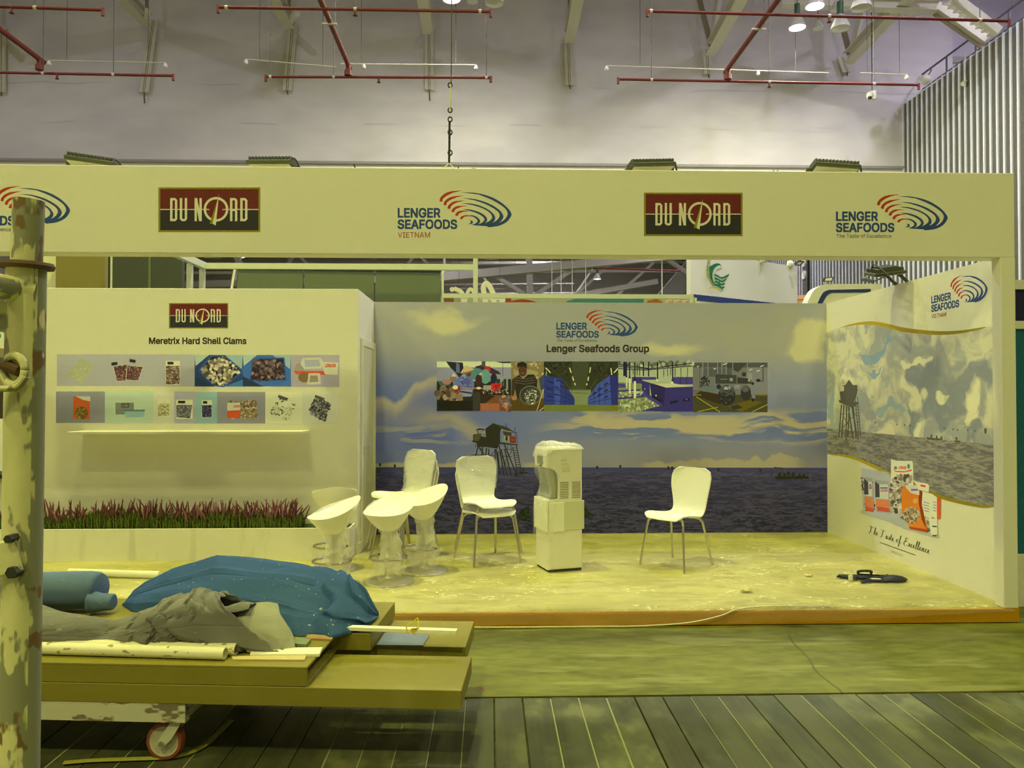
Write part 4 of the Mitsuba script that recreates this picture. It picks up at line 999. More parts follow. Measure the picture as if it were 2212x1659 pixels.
# slogan in a running hand, drawn stroke by stroke: x from 0, height 1 = a capital
HAND = {
    'T': (1.0, [[(.05, .95), (.25, 1.02), (.6, .96), (.95, 1.02)], [(.52, .97), (.42, .5), (.3, .1), (.12, -.02), (.02, .1)]]),
    'h': (.46, [[(.05, 0), (.22, .5), (.36, .95), (.26, .98), (.12, .4), (.05, 0)], [(.08, .18), (.25, .42), (.32, .36), (.26, .06), (.34, 0), (.46, .12)]]),
    'e': (.36, [[(0, .12), (.18, .24), (.24, .38), (.14, .42), (.06, .2), (.14, 0), (.36, .12)]]),
    'a': (.44, [[(.3, .38), (.16, .42), (.06, .2), (.12, 0), (.24, .14), (.31, .4), (.26, .06), (.32, 0), (.44, .12)]]),
    's': (.32, [[(0, .06), (.16, .3), (.2, .44), (.24, .16), (.16, 0), (.04, .05)], [(.2, .04), (.32, .12)]]),
    't': (.34, [[(.02, .1), (.16, .5), (.22, .8), (.14, .2), (.18, 0), (.34, .12)], [(.04, .52), (.3, .55)]]),
    'o': (.42, [[(.2, .42), (.08, .3), (.08, .06), (.2, 0), (.3, .2), (.22, .42), (.42, .34)]]),
    'f': (.44, [[(.0, .12), (.22, .5), (.38, .95), (.3, 1.0), (.18, .4), (.06, -.4), (-.04, -.38), (.12, -.05), (.44, .14)]]),
    'E': (.78, [[(.72, .86), (.6, 1.02), (.36, .92), (.36, .62), (.58, .55), (.28, .5), (.12, .2), (.28, -.02), (.6, .06), (.78, .2)]]),
    'x': (.40, [[(.02, .36), (.12, .42), (.2, .2), (.28, 0), (.40, .1)], [(.34, .42), (.18, .2), (.02, 0)]]),
    'c': (.34, [[(.26, .36), (.18, .43), (.06, .24), (.12, 0), (.34, .12)]]),
    'l': (.30, [[(.0, .12), (.2, .5), (.32, .95), (.24, 1.0), (.12, .4), (.1, .04), (.18, 0), (.30, .12)]]),
    'n': (.48, [[(.0, .12), (.1, .42), (.06, 0)], [(.07, .2), (.24, .42), (.3, .34), (.26, .06), (.34, 0), (.48, .12)]]), ' ': (.30, [])}


def hand(p, s, at2, color, w):
    x = 0.0
    for ch in s:
        adv, strokes = HAND[ch]
        for q in strokes:
            c = curve([(x + a, b) for a, b in q], 6)
            d = np.gradient(c, axis=0)
            wid = w * (0.35 + 0.65 * np.clip(-d[:, 1] / (np.linalg.norm(d, axis=1) + 1e-9), 0, 1))
            nrm = np.stack([-d[:, 1], d[:, 0]], 1) / (np.linalg.norm(d, axis=1, keepdims=True) + 1e-9)
            l, r = c + nrm * wid[:, None] / 2, c - nrm * wid[:, None] / 2
            v = np.empty((2 * len(c), 2)); v[0::2], v[1::2] = l, r
            p.tris(at2(v), [[2 * k + i, 2 * k + j, 2 * k + m] for k in range(len(c) - 1) for i, j, m in ((0, 1, 3), (0, 3, 2))], color); p.h -= p.step * 0.9
        x += adv
    return x


total = sum(HAND[c][0] for c in 'The Taste of Excellence')
s0, s1 = at(1876, 1150, x=RX), at(2009, 1196, x=RX)
sl, sz = s0[1] - s1[1], (s1[2] - s0[2])
cap = at(1880, 1136, x=RX)[2] - s0[2]
p = Print(wall, 0.002)
hand(p, 'The Taste of Excellence', lambda v: np.stack([-s0[1] + (v[:, 0] + 0.12 * v[:, 1]) * sl / total, s0[2] + v[:, 1] * cap + (v[:, 0] / total) * sz], 1), (0.05, 0.05, 0.045), 0.10)
u0, u1 = at(1900.5, 1171, x=RX), at(1978, 1199, x=RX)
p.line([(-u0[1], u0[2]), (-u1[1], u1[2])], 0.006, (0.06, 0.06, 0.05))
q0, q1 = at(1925, 1190, x=RX), at(1951, 1201, x=RX)
p.text('SINCE 1971', -q0[1], -q1[1], q0[2] - 0.012, q0[2] + 0.012, (0.40, 0.40, 0.36))
p.build('slogan', wr, 'thin handwritten slogan The Taste of Excellence')
# ---------------------------------------------------------------- things on the booth platform
M('m_plastic_white', (0.84, 0.84, 0.82), 0.28, spec=0.5)
M('m_chrome', (0.62, 0.60, 0.55), 0.22, metal=1.0)
M('m_cooler', (0.74, 0.73, 0.68), 0.35, spec=0.5)
M('m_cooler_grey', (0.27, 0.29, 0.27), 0.4)
M('m_foam', (0.78, 0.80, 0.72), 0.35, spec=0.6)
M('m_foam_dark', (0.60, 0.62, 0.50), 0.35, spec=0.6)
M('m_dark', (0.03, 0.03, 0.03), 0.6)
M('m_navy', (0.018, 0.022, 0.045), 0.5)
M('m_vent', (0.20, 0.19, 0.13), 0.6)
M('m_ink_pale', (0.42, 0.41, 0.33), 0.8)
M('m_cable', (0.72, 0.70, 0.56), 0.5)
film('m_film', 0.20, (0.85, 0.85, 0.82), 0.10)
film('m_film_thick', 0.42, (0.85, 0.85, 0.82), 0.16)
M('m_satin', (0.60, 0.57, 0.42), 0.45, metal=0.7)
film('m_film_floor', 0.12, (0.86, 0.86, 0.82), 0.07)

# ---- chairs: one shell of seat and back on four bent chrome legs; local +y is the front
PROF = curve([(.225, .425), (.20, .447), (.12, .452), (.0, .440), (-.09, .434), (-.155, .445), (-.195, .485), (-.212, .55), (-.230, .65), (-.256, .77), (-.270, .84)], 6)
WID_S = [0, .03, .10, .25, .36, .44, .50, .56, .66, .80, .90, .965, 1.0]
WID_W = [.150, .190, .212, .218, .208, .182, .166, .168, .180, .203, .207, .190, .135]
_d = np.r_[0, np.cumsum(np.linalg.norm(np.diff(PROF, axis=0), axis=1))]; _d /= _d[-1]


def chair_shell(u, v):
    s = 0.5 - 0.5 * np.cos(math.pi * u)
    s = 0.5 * s + 0.5 * u
    y, z = np.interp(s, _d, PROF[:, 0]), np.interp(s, _d, PROF[:, 1])
    t = 2 * v - 1
    w = np.interp(s, WID_S, WID_W)
    back = np.clip((s - .5) / .3, 0, 1)
    front = np.clip((.5 - s) / .3, 0, 1)
    return np.stack([w * t, y + back * .030 * t**2, z - front * 0.006 * (1 - t**2) + front * .010 * t**2 - .012 * t**2 * np.clip((.06 - s) / .06, 0, 1)], -1)


CHAIR_SHELL = sheet_of(chair_shell, 48, 15, .011)


def chair_leg(sx, sy):
    if sy > 0:
        return tube(curve([(sx * .06, .10, .432), (sx * .14, .135, .425), (sx * .178, .165, .395), (sx * .190, .178, .33), (sx * .232, .222, 0.0)], 6), [.012] * 12 + list(np.linspace(.012, .009, 13)), 10)
    return tube(curve([(sx * .06, -.09, .420), (sx * .13, -.125, .414), (sx * .162, -.150, .385), (sx * .172, -.160, .33), (sx * .212, -.235, 0.0)], 6), [.012] * 12 + list(np.linspace(.012, .009, 13)), 10)


def chair(x, y, rz, label, dz=0.0, group=None, dy=0.0):
    t = thing('stacking_chair', label, 'chair', group)
    m = rigid(x, y, PZ + dz + 0.004, rz) @ rigid(0, dy, 0)
    put('seat_shell', move(CHAIR_SHELL, m), 'm_plastic_white', t, smooth=50)
    for sx in (-1, 1):
        for sy in (1, -1):
            put('leg', move(chair_leg(sx, sy), m), 'm_chrome', t, smooth=50, label='bent chrome leg' if sx < 0 < sy else None)
    return t, m


def cling(m, s0, s1, off, seed, amp=.006, nu=30, nv=16, wide=1.04):
    """A loose sheet of film over part of a chair shell, from s0 to s1 of its length."""
    def fn(u, v):
        s = s0 + (s1 - s0) * u
        t = (2 * v - 1) * wide
        y, z, w = np.interp(s, _d, PROF[:, 0]), np.interp(s, _d, PROF[:, 1]), np.interp(s, WID_S, WID_W)
        q = np.stack([u * 7, v * 5 + u * 4, u * 0], -1)
        d = off + amp * (meshkit.fbm(q, 3, seed) * 2 - 1) + amp * 1.2 * np.abs(np.sin(9 * u + 6 * v + 4 * meshkit.noise(q, seed))) ** 6
        return np.stack([w * t, y + .030 * t**2 + d, z + d * .2], -1)
    return move(sheet_of(fn, nu, nv), m)


chair(1.645, 6.655, 131, 'single white moulded chair standing alone at the right of the booth')
GP = 'white stacked chairs'
_, mc = chair(-0.03, 6.91, 207, 'lower white chair of the pair beside the water dispenser', 0, GP)
_, mc = chair(-0.03, 6.91, 207, 'upper white chair of the pair beside the water dispenser, film over its back', .082, GP, .012)
put('plastic_wrap', cling(mc, .62, .99, .010, 5), 'm_film', 'stacking_chair_002', label='clear wrinkled film over the backrest')
put('plastic_strip', move(sheet_of(lambda u, v: np.stack([.20 + .02 * np.sin(7 * u) + (v - .5) * .03 * (1 - u), -.245 + .015 * np.cos(9 * u), .74 - .22 * u], -1), 24, 4), rigid(-0.03, 6.91, PZ + .09, 207) @ np.diag([-1, 1, 1, 1.0])), 'm_film_thick', 'stacking_chair_002', label='torn film strip hanging from the backrest')
for i, w in enumerate(('lowest of three white stacked chairs behind the bar stools', 'middle of three white stacked chairs behind the bar stools', 'top of three white stacked chairs behind the bar stools, wrapped in film')):
    _, mc = chair(-0.78, 7.08, 136, w, .068 * i, GP, .02 * i)
put('plastic_wrap', cling(mc, .50, 1.0, .010, 9, .005), 'm_film_thick', 'stacking_chair_005', label='milky film over the backrest')


# ---- bar stools: a tilted bowl seat on a chrome column with foot ring and disc base
def bowl(tilt, az, r=.205, depth=.200):
    """Outside then inside of the seat shell; tilt in metres of rim rise towards azimuth az."""
    rows = []
    for s in np.linspace(0, 1, 12):
        rows.append((.035 + (r - .035) * s ** .80, -depth + depth * s ** 1.25, s))
    for s in np.linspace(0, 1, 8):
        rr = (r - .010) * (1 - s) + .002
        rows.append((rr, -.055 * (1 - (rr / r) ** 2) - (.0 if s else -.004), 1 - s * .8))
    a = np.arange(40) * 2 * math.pi / 40
    P = []
    for rr, z, k in rows:
        P.append(np.stack([rr * np.cos(a), rr * np.sin(a), z + tilt * (rr / r) * np.cos(a) * (0.35 + .65 * k) + .018 * k * np.cos(2 * a)], 1))
    v = np.vstack(P)
    return move((v, grid_faces(len(rows), 40, True)), rigid(rz=az))


def blob_tube(z0, z1, r0, r1, seed, amp=.3, n=28, k=26, bow=(0, 0)):
    """A crumpled sleeve of film around a column."""
    a = np.arange(n) * 2 * math.pi / n
    P = []
    for i in range(k):
        s = i / (k - 1)
        r = r0 + (r1 - r0) * s
        q = np.stack([np.cos(a) * 1.6 + 3, np.sin(a) * 1.6 + 3, np.full(n, s * 7.0)], 1)
        rr = r * (1 + amp * (meshkit.fbm(q, 3, seed) * 2 - 1) + amp * .7 * np.abs(np.sin(3 * a + 5 * s + seed)) ** 5)
        P.append(np.stack([rr * np.cos(a) + bow[0] * math.sin(math.pi * s), rr * np.sin(a) + bow[1] * math.sin(math.pi * s), np.full(n, z0 + (z1 - z0) * s)], 1))
    return np.vstack(P), grid_faces(k, n, True)


def stool(x, y, seat_z, tilt, az, label, seed, ring_az=-100, bulge=.05):
    t = thing('bar_stool', label, 'stool', 'white bowl seat bar stools')
    m = rigid(x, y, PZ + 0.001)
    put('seat', move(bowl(tilt, az), m @ rigid(z=seat_z)), 'm_plastic_white', t, smooth=60)
    put('column', move(lathe([(0, .02), (.034, .02), (.034, .30), (.026, .31), (.026, seat_z - .14), (0.03, seat_z - .13), (0, seat_z - .13)], 20), m), 'm_chrome', t, smooth=40)
    put('base', move(lathe([(0, 0), (.205, 0), (.207, .006), (.195, .012), (.12, .022), (.05, .035), (.036, .06), (0, .06)], 40), m), 'm_satin', t, smooth=40)
    a = np.radians(np.linspace(-140, 140, 25))
    ring = np.stack([.145 * np.cos(a) + .03, .145 * np.sin(a), np.full(25, .20)], 1)
    put('foot_ring', move(tube(np.vstack([[(-.03, -.03, .20)], ring, [(-.03, .03, .20)]]), .011, 8), m @ rigid(rz=ring_az)), 'm_chrome', t, smooth=60)
    put('column_wrap', move(blob_tube(.10, seat_z - .14, .080, .055, seed, .42, bow=(.015, 0)), m), 'm_film_thick', t, label='crumpled film around the column', smooth=True)
    put('base_wrap', move(blob_tube(.025, .19, .085, .135, seed + 3, .28, k=14), m), 'm_film', t, label='loose film around the foot ring', smooth=True)
    put('under_seat_wrap', move(blob_tube(seat_z - .24, seat_z - .09, .055, .105, seed + 9, .30, k=12), m), 'm_film', t, smooth=True)

    def dome(u, v):
        r = .19 * u
        a2 = v * 2 * math.pi
        q = np.stack([r * np.cos(a2) * 18, r * np.sin(a2) * 18, u * 0 + seed], -1)
        z = bulge * (1 - u**2) * .35 + .028 * (meshkit.fbm(q, 3, seed) - .25) * (1 - u**6)
        return np.stack([r * np.cos(a2), r * np.sin(a2), z + tilt * u * .93 * np.cos(a2 - math.radians(az)) * (.35 + .65 * u) - .02 * (1 - u)], -1)
    put('seat_wrap', move(sheet_of(dome, 14, 36), m @ rigid(z=seat_z + .008)), 'm_film_thick', t, label='crumpled film on the seat', smooth=True)


stool(-0.81, 6.15, .605, .070, 60, 'bar stool at the front with its whole disc base in view', 21, -95)
stool(-1.225, 6.03, .60, .075, 25, 'bar stool by the blue tarpaulin, its base hidden', 31, -110)
stool(-1.34, 6.62, .66, .050, -75, 'bar stool nearest the planter, seat turned away', 41, -150)
stool(-0.562, 6.505, .635, .075, 35, 'bar stool in front of the three stacked chairs', 51, 200)

# ---- water dispenser
wd = thing('water_dispenser', 'white floor water dispenser wrapped in film and foam in the middle of the booth', 'water dispenser')
W2 = .155
sil = [(.0, .02)] + [(0, .60), (.012, .615), (.082, .625)] + [tuple(q) for q in curve([(.082, .64), (.084, .78), (.072, .835), (.040, .862), (.004, .874)], 5)] + [(-.012, .885), (-.016, .95), (-.010, 1.03), (.006, 1.045), (.31, 1.045), (.315, 1.03), (.315, .02)]
body = sg.Polygon(sil)
MW = rigid(0.512, 6.392, PZ + 0.002, 17) @ rigid(-.02, 0, 0)


def loc(p):                       # (x, z, h) of the silhouette, extruded across the width
    return np.stack([p[:, 0], p[:, 2], p[:, 1]], 1)


bm = prism(body, 2 * W2 - .04, lambda p: loc(p) + (0, .02, 0))
sidep = prism(body.buffer(-.012, join_style=1), 2 * W2, loc)
hull_corner = [prism(body.buffer(-.004, join_style=1), 2 * W2 - .016, lambda p: loc(p) + (0, .008, 0))]
put('body', move(join(bm, sidep, *hull_corner), MW), 'm_cooler', wd, smooth=30)
put('plinth', move(box(.012, .305, .012, 2 * W2 - .012, 0, .022), MW), 'm_dark', wd, label='dark plinth')
put('recess_back', move(box(.078, .083, .03, 2 * W2 - .03, .63, .84), MW), 'm_cooler_grey', wd)
put('alcove', move(prism(sg.Polygon([(.020, .628), (.083, .628), (.083, .78), (.071, .833), (.040, .859), (.012, .868), (.030, .80), (.034, .72)]), 2 * W2 - .02, lambda p: loc(p) + (0, .010, 0)), MW), 'm_cooler_grey', wd, label='grey tap alcove')
put('display', move(box(-.0185, -.012, .09, .22, .905, .975, .002), MW), 'm_cooler_grey', wd, label='grey display window')
put('badge', move(box(-.0180, -.012, .125, .16, .888, .898), MW), 'm_dark', wd)
for q in (.10, .20):
    put('tap', move(tube([(.085, q, .80), (.045, q, .80), (.045, q, .765)], .012, 10), MW), 'm_cooler_grey', wd)
for x0 in (.105, .215):
    put('vent', move(join(*[box(x0, x0 + .078, -.0016, .004, .622 + .0145 * i, .622 + .0145 * i + .0062) for i in range(10)]), MW), 'm_vent', wd, label='slotted side vent')
ws = lambda P, h: np.stack([P[:, 0], -h + 0 * P[:, 0], P[:, 1]], 1) @ MW[:3, :3].T + MW[:3, 3]
p = Print(ws, 0.0008)
for s, x0, x1, z in (('NB', .115, .165, .935), ('L9U6', .115, .185, .902), ('LENGER', .122, .196, .868), ('SEAFOOD', .124, .198, .842)):
    p.text(s, x0, x1, z, z + .018, (0.42, 0.41, 0.35))
p.build('handwriting', wd, 'faint hand lettering in four lines')
FM = [(.016, .140, -.014, .345, .590, 'm_foam'), (.140, .325, -.011, .355, .600, 'm_foam_dark')]
for x0, x1, yf, z0, z1, mm in FM:
    put('foam_sheet', move(box(x0, x1, yf, -.001, z0, z1, .003), MW), mm, wd, label='pale foam sheet taped around the middle' if mm == 'm_foam' else 'darker foam sheet')
put('foam_sheet', move(box(-.015, -.001, 0, 2 * W2, .34, .61, .004), MW), 'm_foam', wd)


def wrapper(u, v):               # loose film across front and side, from under the taps to the head
    a = u
    x = np.where(a < .85, -.017, -.017 + (a - .85) / .15 * .06)
    y = np.where(a < .85, (1 - a / .85) * 2 * W2, -.014)
    q = np.stack([u * 9, v * 6, u * 0 + 3], -1)
    n = meshkit.fbm(q, 3, 4) * .012
    zz = .28 + v * .66
    pin = .062 * np.exp(-((zz - .745) / .10) ** 2) * np.clip(2.6 - a * 2.4, .12, 1)
    return np.stack([x - n * (a < .85) + pin, y - n * (a >= .85), .28 + v * .60], -1)


put('film_wrap', move(sheet_of(wrapper, 44, 26), MW), 'm_film', wd, label='clear film wound around the body', smooth=True)


def cap(u, v):
    x, y = -.024 + .35 * u, -.012 + (2 * W2 + .024) * v
    e = np.minimum(np.minimum(u, 1 - u), np.minimum(v, 1 - v)) * 2
    q = np.stack([u * 8, v * 8, u * 0], -1)
    z = 1.052 + .045 * meshkit.fbm(q, 4, 12) * np.clip(e * 5, .1, 1) + .028 * np.exp(-((u - .3) / .22) ** 2 - ((v - .5) / .3) ** 2)
    drop = np.clip(.12 - e, 0, .12) / .12
    return np.stack([x, y, z - drop * (.012 + .045 * meshkit.noise(q * .7, 3) * (1 - .7 * (u > .3)) + .05 * np.clip(.2 - u, 0, .2) * 5)], -1)


put('top_film', move(sheet_of(cap, 40, 36), MW), 'm_film_thick', wd, label='crumpled film heaped over the top', smooth=True)

# ---- flowering grass in the planter
M('m_grass', (0.10, 0.145, 0.022), 0.6)
M('m_grass_dark', (0.035, 0.075, 0.015), 0.6)
M('m_spike', (0.16, 0.045, 0.065), 0.6)
M('m_spike_pink', (0.30, 0.11, 0.17), 0.6)


def blades(n, h0, h1, seed, w=.0045, lean=.5, y0=PY0 + .03, y1=PY1 - .07, x0=-4.5, x1=-1.72):
    rg = np.random.default_rng(seed)
    vs, fs = [], []
    for i in range(n):
        x, y = rg.uniform(x0, x1), rg.uniform(y0, y1)
        h = rg.uniform(h0, h1) * (.8 + .4 * meshkit.noise(np.array([[x * 5, 0, 0]]), seed)[0])
        a = rg.uniform(0, 2 * math.pi); l = rg.uniform(0, lean) * h
        dx, dy = math.cos(a) * l, math.sin(a) * l * .35
        sx, sy = math.cos(a + 1.57) * w, math.sin(a + 1.57) * w * .6
        z = PZ1 - .028
        k = len(vs) * 5
        vs.append([(x - sx, y - sy, z), (x + sx, y + sy, z), (x + dx * .35 - sx, y + dy * .35 - sy, z + h * .62), (x + dx * .35 + sx, y + dy * .35 + sy, z + h * .62), (x + dx, y + dy, z + h * (1 - .35 * l / h))])
        fs += [(k, k + 1, k + 3), (k, k + 3, k + 2), (k + 2, k + 3, k + 4)]
    return np.array(vs).reshape(-1, 3), np.array(fs)


fg = thing('flowering_grass', 'artificial flowering grass with dark red spikes filling the white planter', 'grass')
put('green_blades', blades(6000, .10, .185, 1, .0055, .8), 'm_grass', fg, 'green grass blades', kind='stuff')
put('low_turf', join(blades(2600, .03, .07, 2), box(-4.55, -1.30, PY0 + .019, PY1 - .001, PZ1 - .029, PZ1 - .006)), 'm_grass_dark', fg, 'dark low turf', kind='stuff')


def spikes(n, seed, r, x0=-4.5, x1=-1.70):
    rg = np.random.default_rng(seed)
    out = []
    for i in range(n):
        x, y = rg.uniform(x0, x1), rg.uniform(PY0 + .03, PY1 - .06)
        h = rg.uniform(.16, .275); l = rg.normal(0, .045); ly = rg.normal(0, .012)
        z = PZ1 - .02
        c = curve([(x, y, z), (x + l * .4, y + ly * .4, z + h * .5), (x + l * 1.2, y + ly, z + h)], 4)
        out.append(tube(c, [.0012] * 4 + [r * 1.0, r * 1.15, r, r * .8, r * .35], 5))
    return join(*out)


put('flower_spikes', spikes(240, 3, .0062), 'm_spike', fg, 'dark red flower spikes', kind='stuff')
put('pink_spikes', spikes(90, 4, .0066, -4.5, -1.75), 'm_spike_pink', fg, 'paler pink flower spikes', kind='stuff')

# ---- film over the platform, cable, litter
def floor_film(u, v):
    x, y = -4.5 + (RX - .02 + 4.5) * u, FY + .03 + (BY - FY - .05) * v
    q = np.stack([x * 2.2, y * 5.5, x * 0], -1)
    q2 = np.stack([x * 9, y * 16, x * 0 + 5], -1)
    return np.stack([x, y, PZ + .0025 + .006 * meshkit.fbm(q, 3, 5) + .0022 * np.abs(meshkit.noise(q2 * 2.2, 3) * 2 - 1) + .006 * np.abs(meshkit.noise(q, 8) * 2 - 1) ** 0.5 * .3 + .003 * meshkit.fbm(q2, 2, 6)], -1)


ff = thing('floor_film', 'clear wrinkled protective film spread over the booth platform', 'plastic sheet')
put('sheet', sheet_of(floor_film, 260, 110), 'm_film_floor', ff, smooth=True)


def hang(u, v):
    x = -.75 + 4.42 * u
    low = np.interp(u, [0, .12, .2, .35, .5, .7, .85, 1], [.012, .008, .03, .012, .02, .03, .06, .085])
    z = PZ + .004 - (PZ + .004 - low) * v
    q = np.stack([x * 9, v * 2, x * 0], -1)
    return np.stack([x, FY - .012 - .020 * np.sin(v * 1.6) * meshkit.fbm(q, 3, 9) - .004 * v + .045 * np.clip(.12 - v, 0, 1) / .12, z], -1)


film('m_film_edge', 0.09, (0.85, 0.80, 0.6), 0.08)
put('hanging_edge', sheet_of(hang, 180, 10), 'm_film_edge', ff, label='film hanging over the front edge', smooth=True)
C = [at(u, v, z=z) for u, v, z in ((1022, 1353, .012), (1100, 1353, .010), (1200, 1352.5, .010), (1300, 1352, .010), (1370, 1350, .010))]
C = [(q[0], min(q[1], FY - .035), q[2]) for q in C]
C += [(1.35, FY - .04, .03), (1.58, FY - .04, .075), (1.72, FY - .01, .112), (1.95, FY + .05, .114), (2.4, FY + .06, .113)]
put('white_cable', tube(curve(C, 8), .0055, 8), 'm_cable', None, 'thin pale cable along the front edge of the booth platform', 'cable', smooth=True)
ln = thing('lanyard_heap', 'dark navy straps dropped in a heap on the platform at the right', 'straps')
c0 = at(1880, 1254, z=PZ)
rg = np.random.default_rng(5)
for i in range(7):
    q = [(c0[0] + rg.uniform(-.24, .22), c0[1] + rg.uniform(-.10, .10), PZ + .014 + .012 * rg.random()) for _ in range(5)]
    put('strap', tube(curve(q, 8), .013, 6, flat=.45), 'm_navy', ln, smooth=True)
put('pouch', move(join(lathe([(0, 0), (.09, .004), (.10, .02), (.07, .04), (.03, .05), (0, .052)], 16)), rigid(c0[0] + .17, c0[1] - .04, PZ + .006) @ np.diag([1.1, .7, .9, 1])), 'm_navy', ln, smooth=True)
put('clip', move(tube(curve([(-.05, 0, .03), (-.05, 0, .055), (.05, 0, .055), (.05, 0, .03)], 4), .010, 6), rigid(c0[0] - .02, c0[1] + .05, PZ + .01)), 'm_dark', ln, smooth=True)
put('badge', [box(c0[0] - .19, c0[0] - .16, c0[1] - .04, c0[1] - .02, PZ + .012, PZ + .05, .002), box(c0[0] - .02, c0[0] + .07, c0[1] - .06, c0[1] + .0, PZ + .024, PZ + .028)], 'm_cable', ln, label='pale tags')


def scrap(u, v, name, label, size, m, seed):
    q = at(u, v, z=PZ)
    f = lambda a, b: np.stack([q[0] + (a - .5) * size, q[1] + (b - .5) * size * .7, PZ + .010 + size * .35 * meshkit.fbm(np.stack([a * 4, b * 4, a * 0], -1), 3, seed)], -1)
    put(name, sheet_of(f, 10, 8, .001), m, None, label, 'litter', smooth=True)


M('m_scrap', (0.62, 0.52, 0.28), 0.6)
scrap(1747, 1246, 'scrap', 'small yellowed scrap on the platform left of the dark straps', .055, 'm_scrap', 3)
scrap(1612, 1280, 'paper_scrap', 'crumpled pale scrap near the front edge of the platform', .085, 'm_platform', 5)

# ---- floodlights lying on the boards
M('m_flood', (0.065, 0.075, 0.045), 0.5, metal=0.2)
M('m_flood_lens', (0.55, 0.54, 0.42), 0.25)


def floodlight(m, label, fins=13, cable=None):
    t = thing('floodlight', label, 'floodlight', 'finned floodlights on the booth boards')
    put('housing', move(box(-.16, .16, -.13, .13, .018, .045, .006), m), 'm_flood', t)
    for i in range(fins):
        x = -.145 + .29 * i / (fins - 1)
        put('fin', move(join(box(x - .004, x + .004, -.11, .11, .045, .075), box(x - .003, x + .003, -.07, .07, .075, .088)), m), 'm_flood', t)
    put('lens', move(box(-.145, .145, -.115, .115, .012, .018), m), 'm_flood_lens', t, label='pale glass face')
    put('bracket', move(join(bar((-.17, 0, .03), (-.17, .15, -.02), .03, .006), bar((.17, 0, .03), (.17, .15, -.02), .03, .006), bar((-.175, .15, -.02), (.175, .15, -.02), .006, .03), tube([(-.18, 0, .03), (-.15, 0, .03)], .015, 8), tube([(.15, 0, .03), (.18, 0, .03)], .015, 8)), m), 'm_flood', t)
    put('lead', move(tube(curve(cable or [(.05, .10, .05), (.12, .02, .10), (.17, -.05, .07), (.2, -.02, .0)], 5), .006, 6), m), 'm_dark', t, smooth=True)


for u, lab, rz, ry, dz in ((178, 'floodlight lying on the header board above the left logo', 12, 5, .022), (580, 'floodlight on the header board above the left maroon plate', -6, 1, .022), (1413, 'floodlight on the header board above the right maroon plate', 5, -3, .030), (1818, 'floodlight on the header board above the rightmost logo', -8, 6, .034)):
    x = at(u, 362, y=FY + .06)[0]
    floodlight(rigid(x, FY + .21, 3.172 + dz, rz, -4, ry), lab)
q = at(1890, 612, x=RX - .10)
floodlight(rigid(RX - .16, 6.66, 2.66, 80, -6, -12), 'floodlight standing off the top of the side wall', cable=[(.05, .10, .05), (-.1, .12, .12), (-.25, .10, .08), (-.45, .06, -.02)])
for yy in (6.78, 6.60):
    put('arm', bar((RX + .01, yy, 2.60), (RX - .10, yy - .03, 2.68), .02, .02), 'm_flood', 'floodlight_004')
p0 = at(765, 355, y=FY + .05)
put('wire_tie', tube(curve([(p0[0], FY + .05, 3.168), (p0[0] + .004, FY + .05, 3.19), (p0[0] - .004, FY + .05, 3.205)], 5), .005, 6), 'm_dark', None, 'tiny dark wire end sticking up from the header board', 'wire')
p0 = at(1675, 368, y=FY + .05)
put('cable_tie', join(tube([(p0[0], FY + .05, 3.168), (p0[0] - .018, FY + .05, 3.192)], .003, 6), tube([(p0[0], FY + .05, 3.168), (p0[0] + .018, FY + .05, 3.192)], .003, 6)), 'm_dark', None, 'small dark cable tie left of the last floodlight', 'cable tie')
p0 = at(1008, 360, y=FY + .08)
put('clamp', join(box(p0[0] - .06, p0[0] + .02, FY + .06, FY + .09, 3.171, 3.180), box(p0[0] - .062, p0[0] - .055, FY + .06, FY + .09, 3.171, 3.2), lathe([(0, 3.171), (.04, 3.171), (.04, 3.182), (.02, 3.192), (0, 3.192)], 14, (p0[0] + .05, FY + .08, 0))), 'm_flood', None, 'small dark clamp on the header board beside the chain', 'clamp')
# ---------------------------------------------------------------- foreground: trolley with boards, tarpaulins, scaffold post
def mdf(p, n, uv):
    a = fbm(p.x * 2.0, p.y * 3.0, p.z * 9.0, 4)
    d = smoothstep(0.60, 0.8, fbm(p.x * 4.0, p.y * 9.0, 3.0, 3))
    return mix(mix((0.185, 0.165, 0.024), (0.23, 0.20, 0.034), a), (0.29, 0.265, 0.09), d * 0.35)


def canvas(c0, c1, spots=0.0):
    def fn(p, n, uv):
        a = fbm(p.x * 6.0, p.y * 6.0, p.z * 6.0, 4)
        w = noise(p.x * 420.0, p.y * 420.0, p.z * 420.0)
        c = mix(c0, c1, a * 0.8 + w * 0.2)
        s = smoothstep(0.80, 0.86, fbm(p.x * 62.0, p.y * 62.0, p.z * 62.0, 2))
        return mix(c, (0.55, 0.58, 0.55), s * spots)
    return fn


def peeling(p, n, uv):
    a = fbm(p.x * 30.0, p.y * 30.0, p.z * 9.0, 4)
    b = fbm(p.x * 60.0 + 4, p.y * 60.0, p.z * 30.0, 3)
    side = smoothstep(-1.005, -0.985, p.x + 0.018 * (p.z - 1.2))
    bare = smoothstep(0.53, 0.57, a * 0.75 + b * 0.25 + 0.20 * smoothstep(0.72, 0.98, n.x) + 0.05 * smoothstep(0.0, 0.6, n.x) + 0.10 * smoothstep(0.3, 0.8, -n.z) - 0.015)
    rust = smoothstep(0.60, 0.68, fbm(p.x * 40.0, p.y * 40.0, p.z * 26.0 + 9.0, 3))
    paint = mix((0.66, 0.64, 0.42), (0.58, 0.57, 0.34), b)
    metal = mix((0.24, 0.245, 0.19), (0.17, 0.10, 0.055), rust)
    return mix(paint, metal, bare)


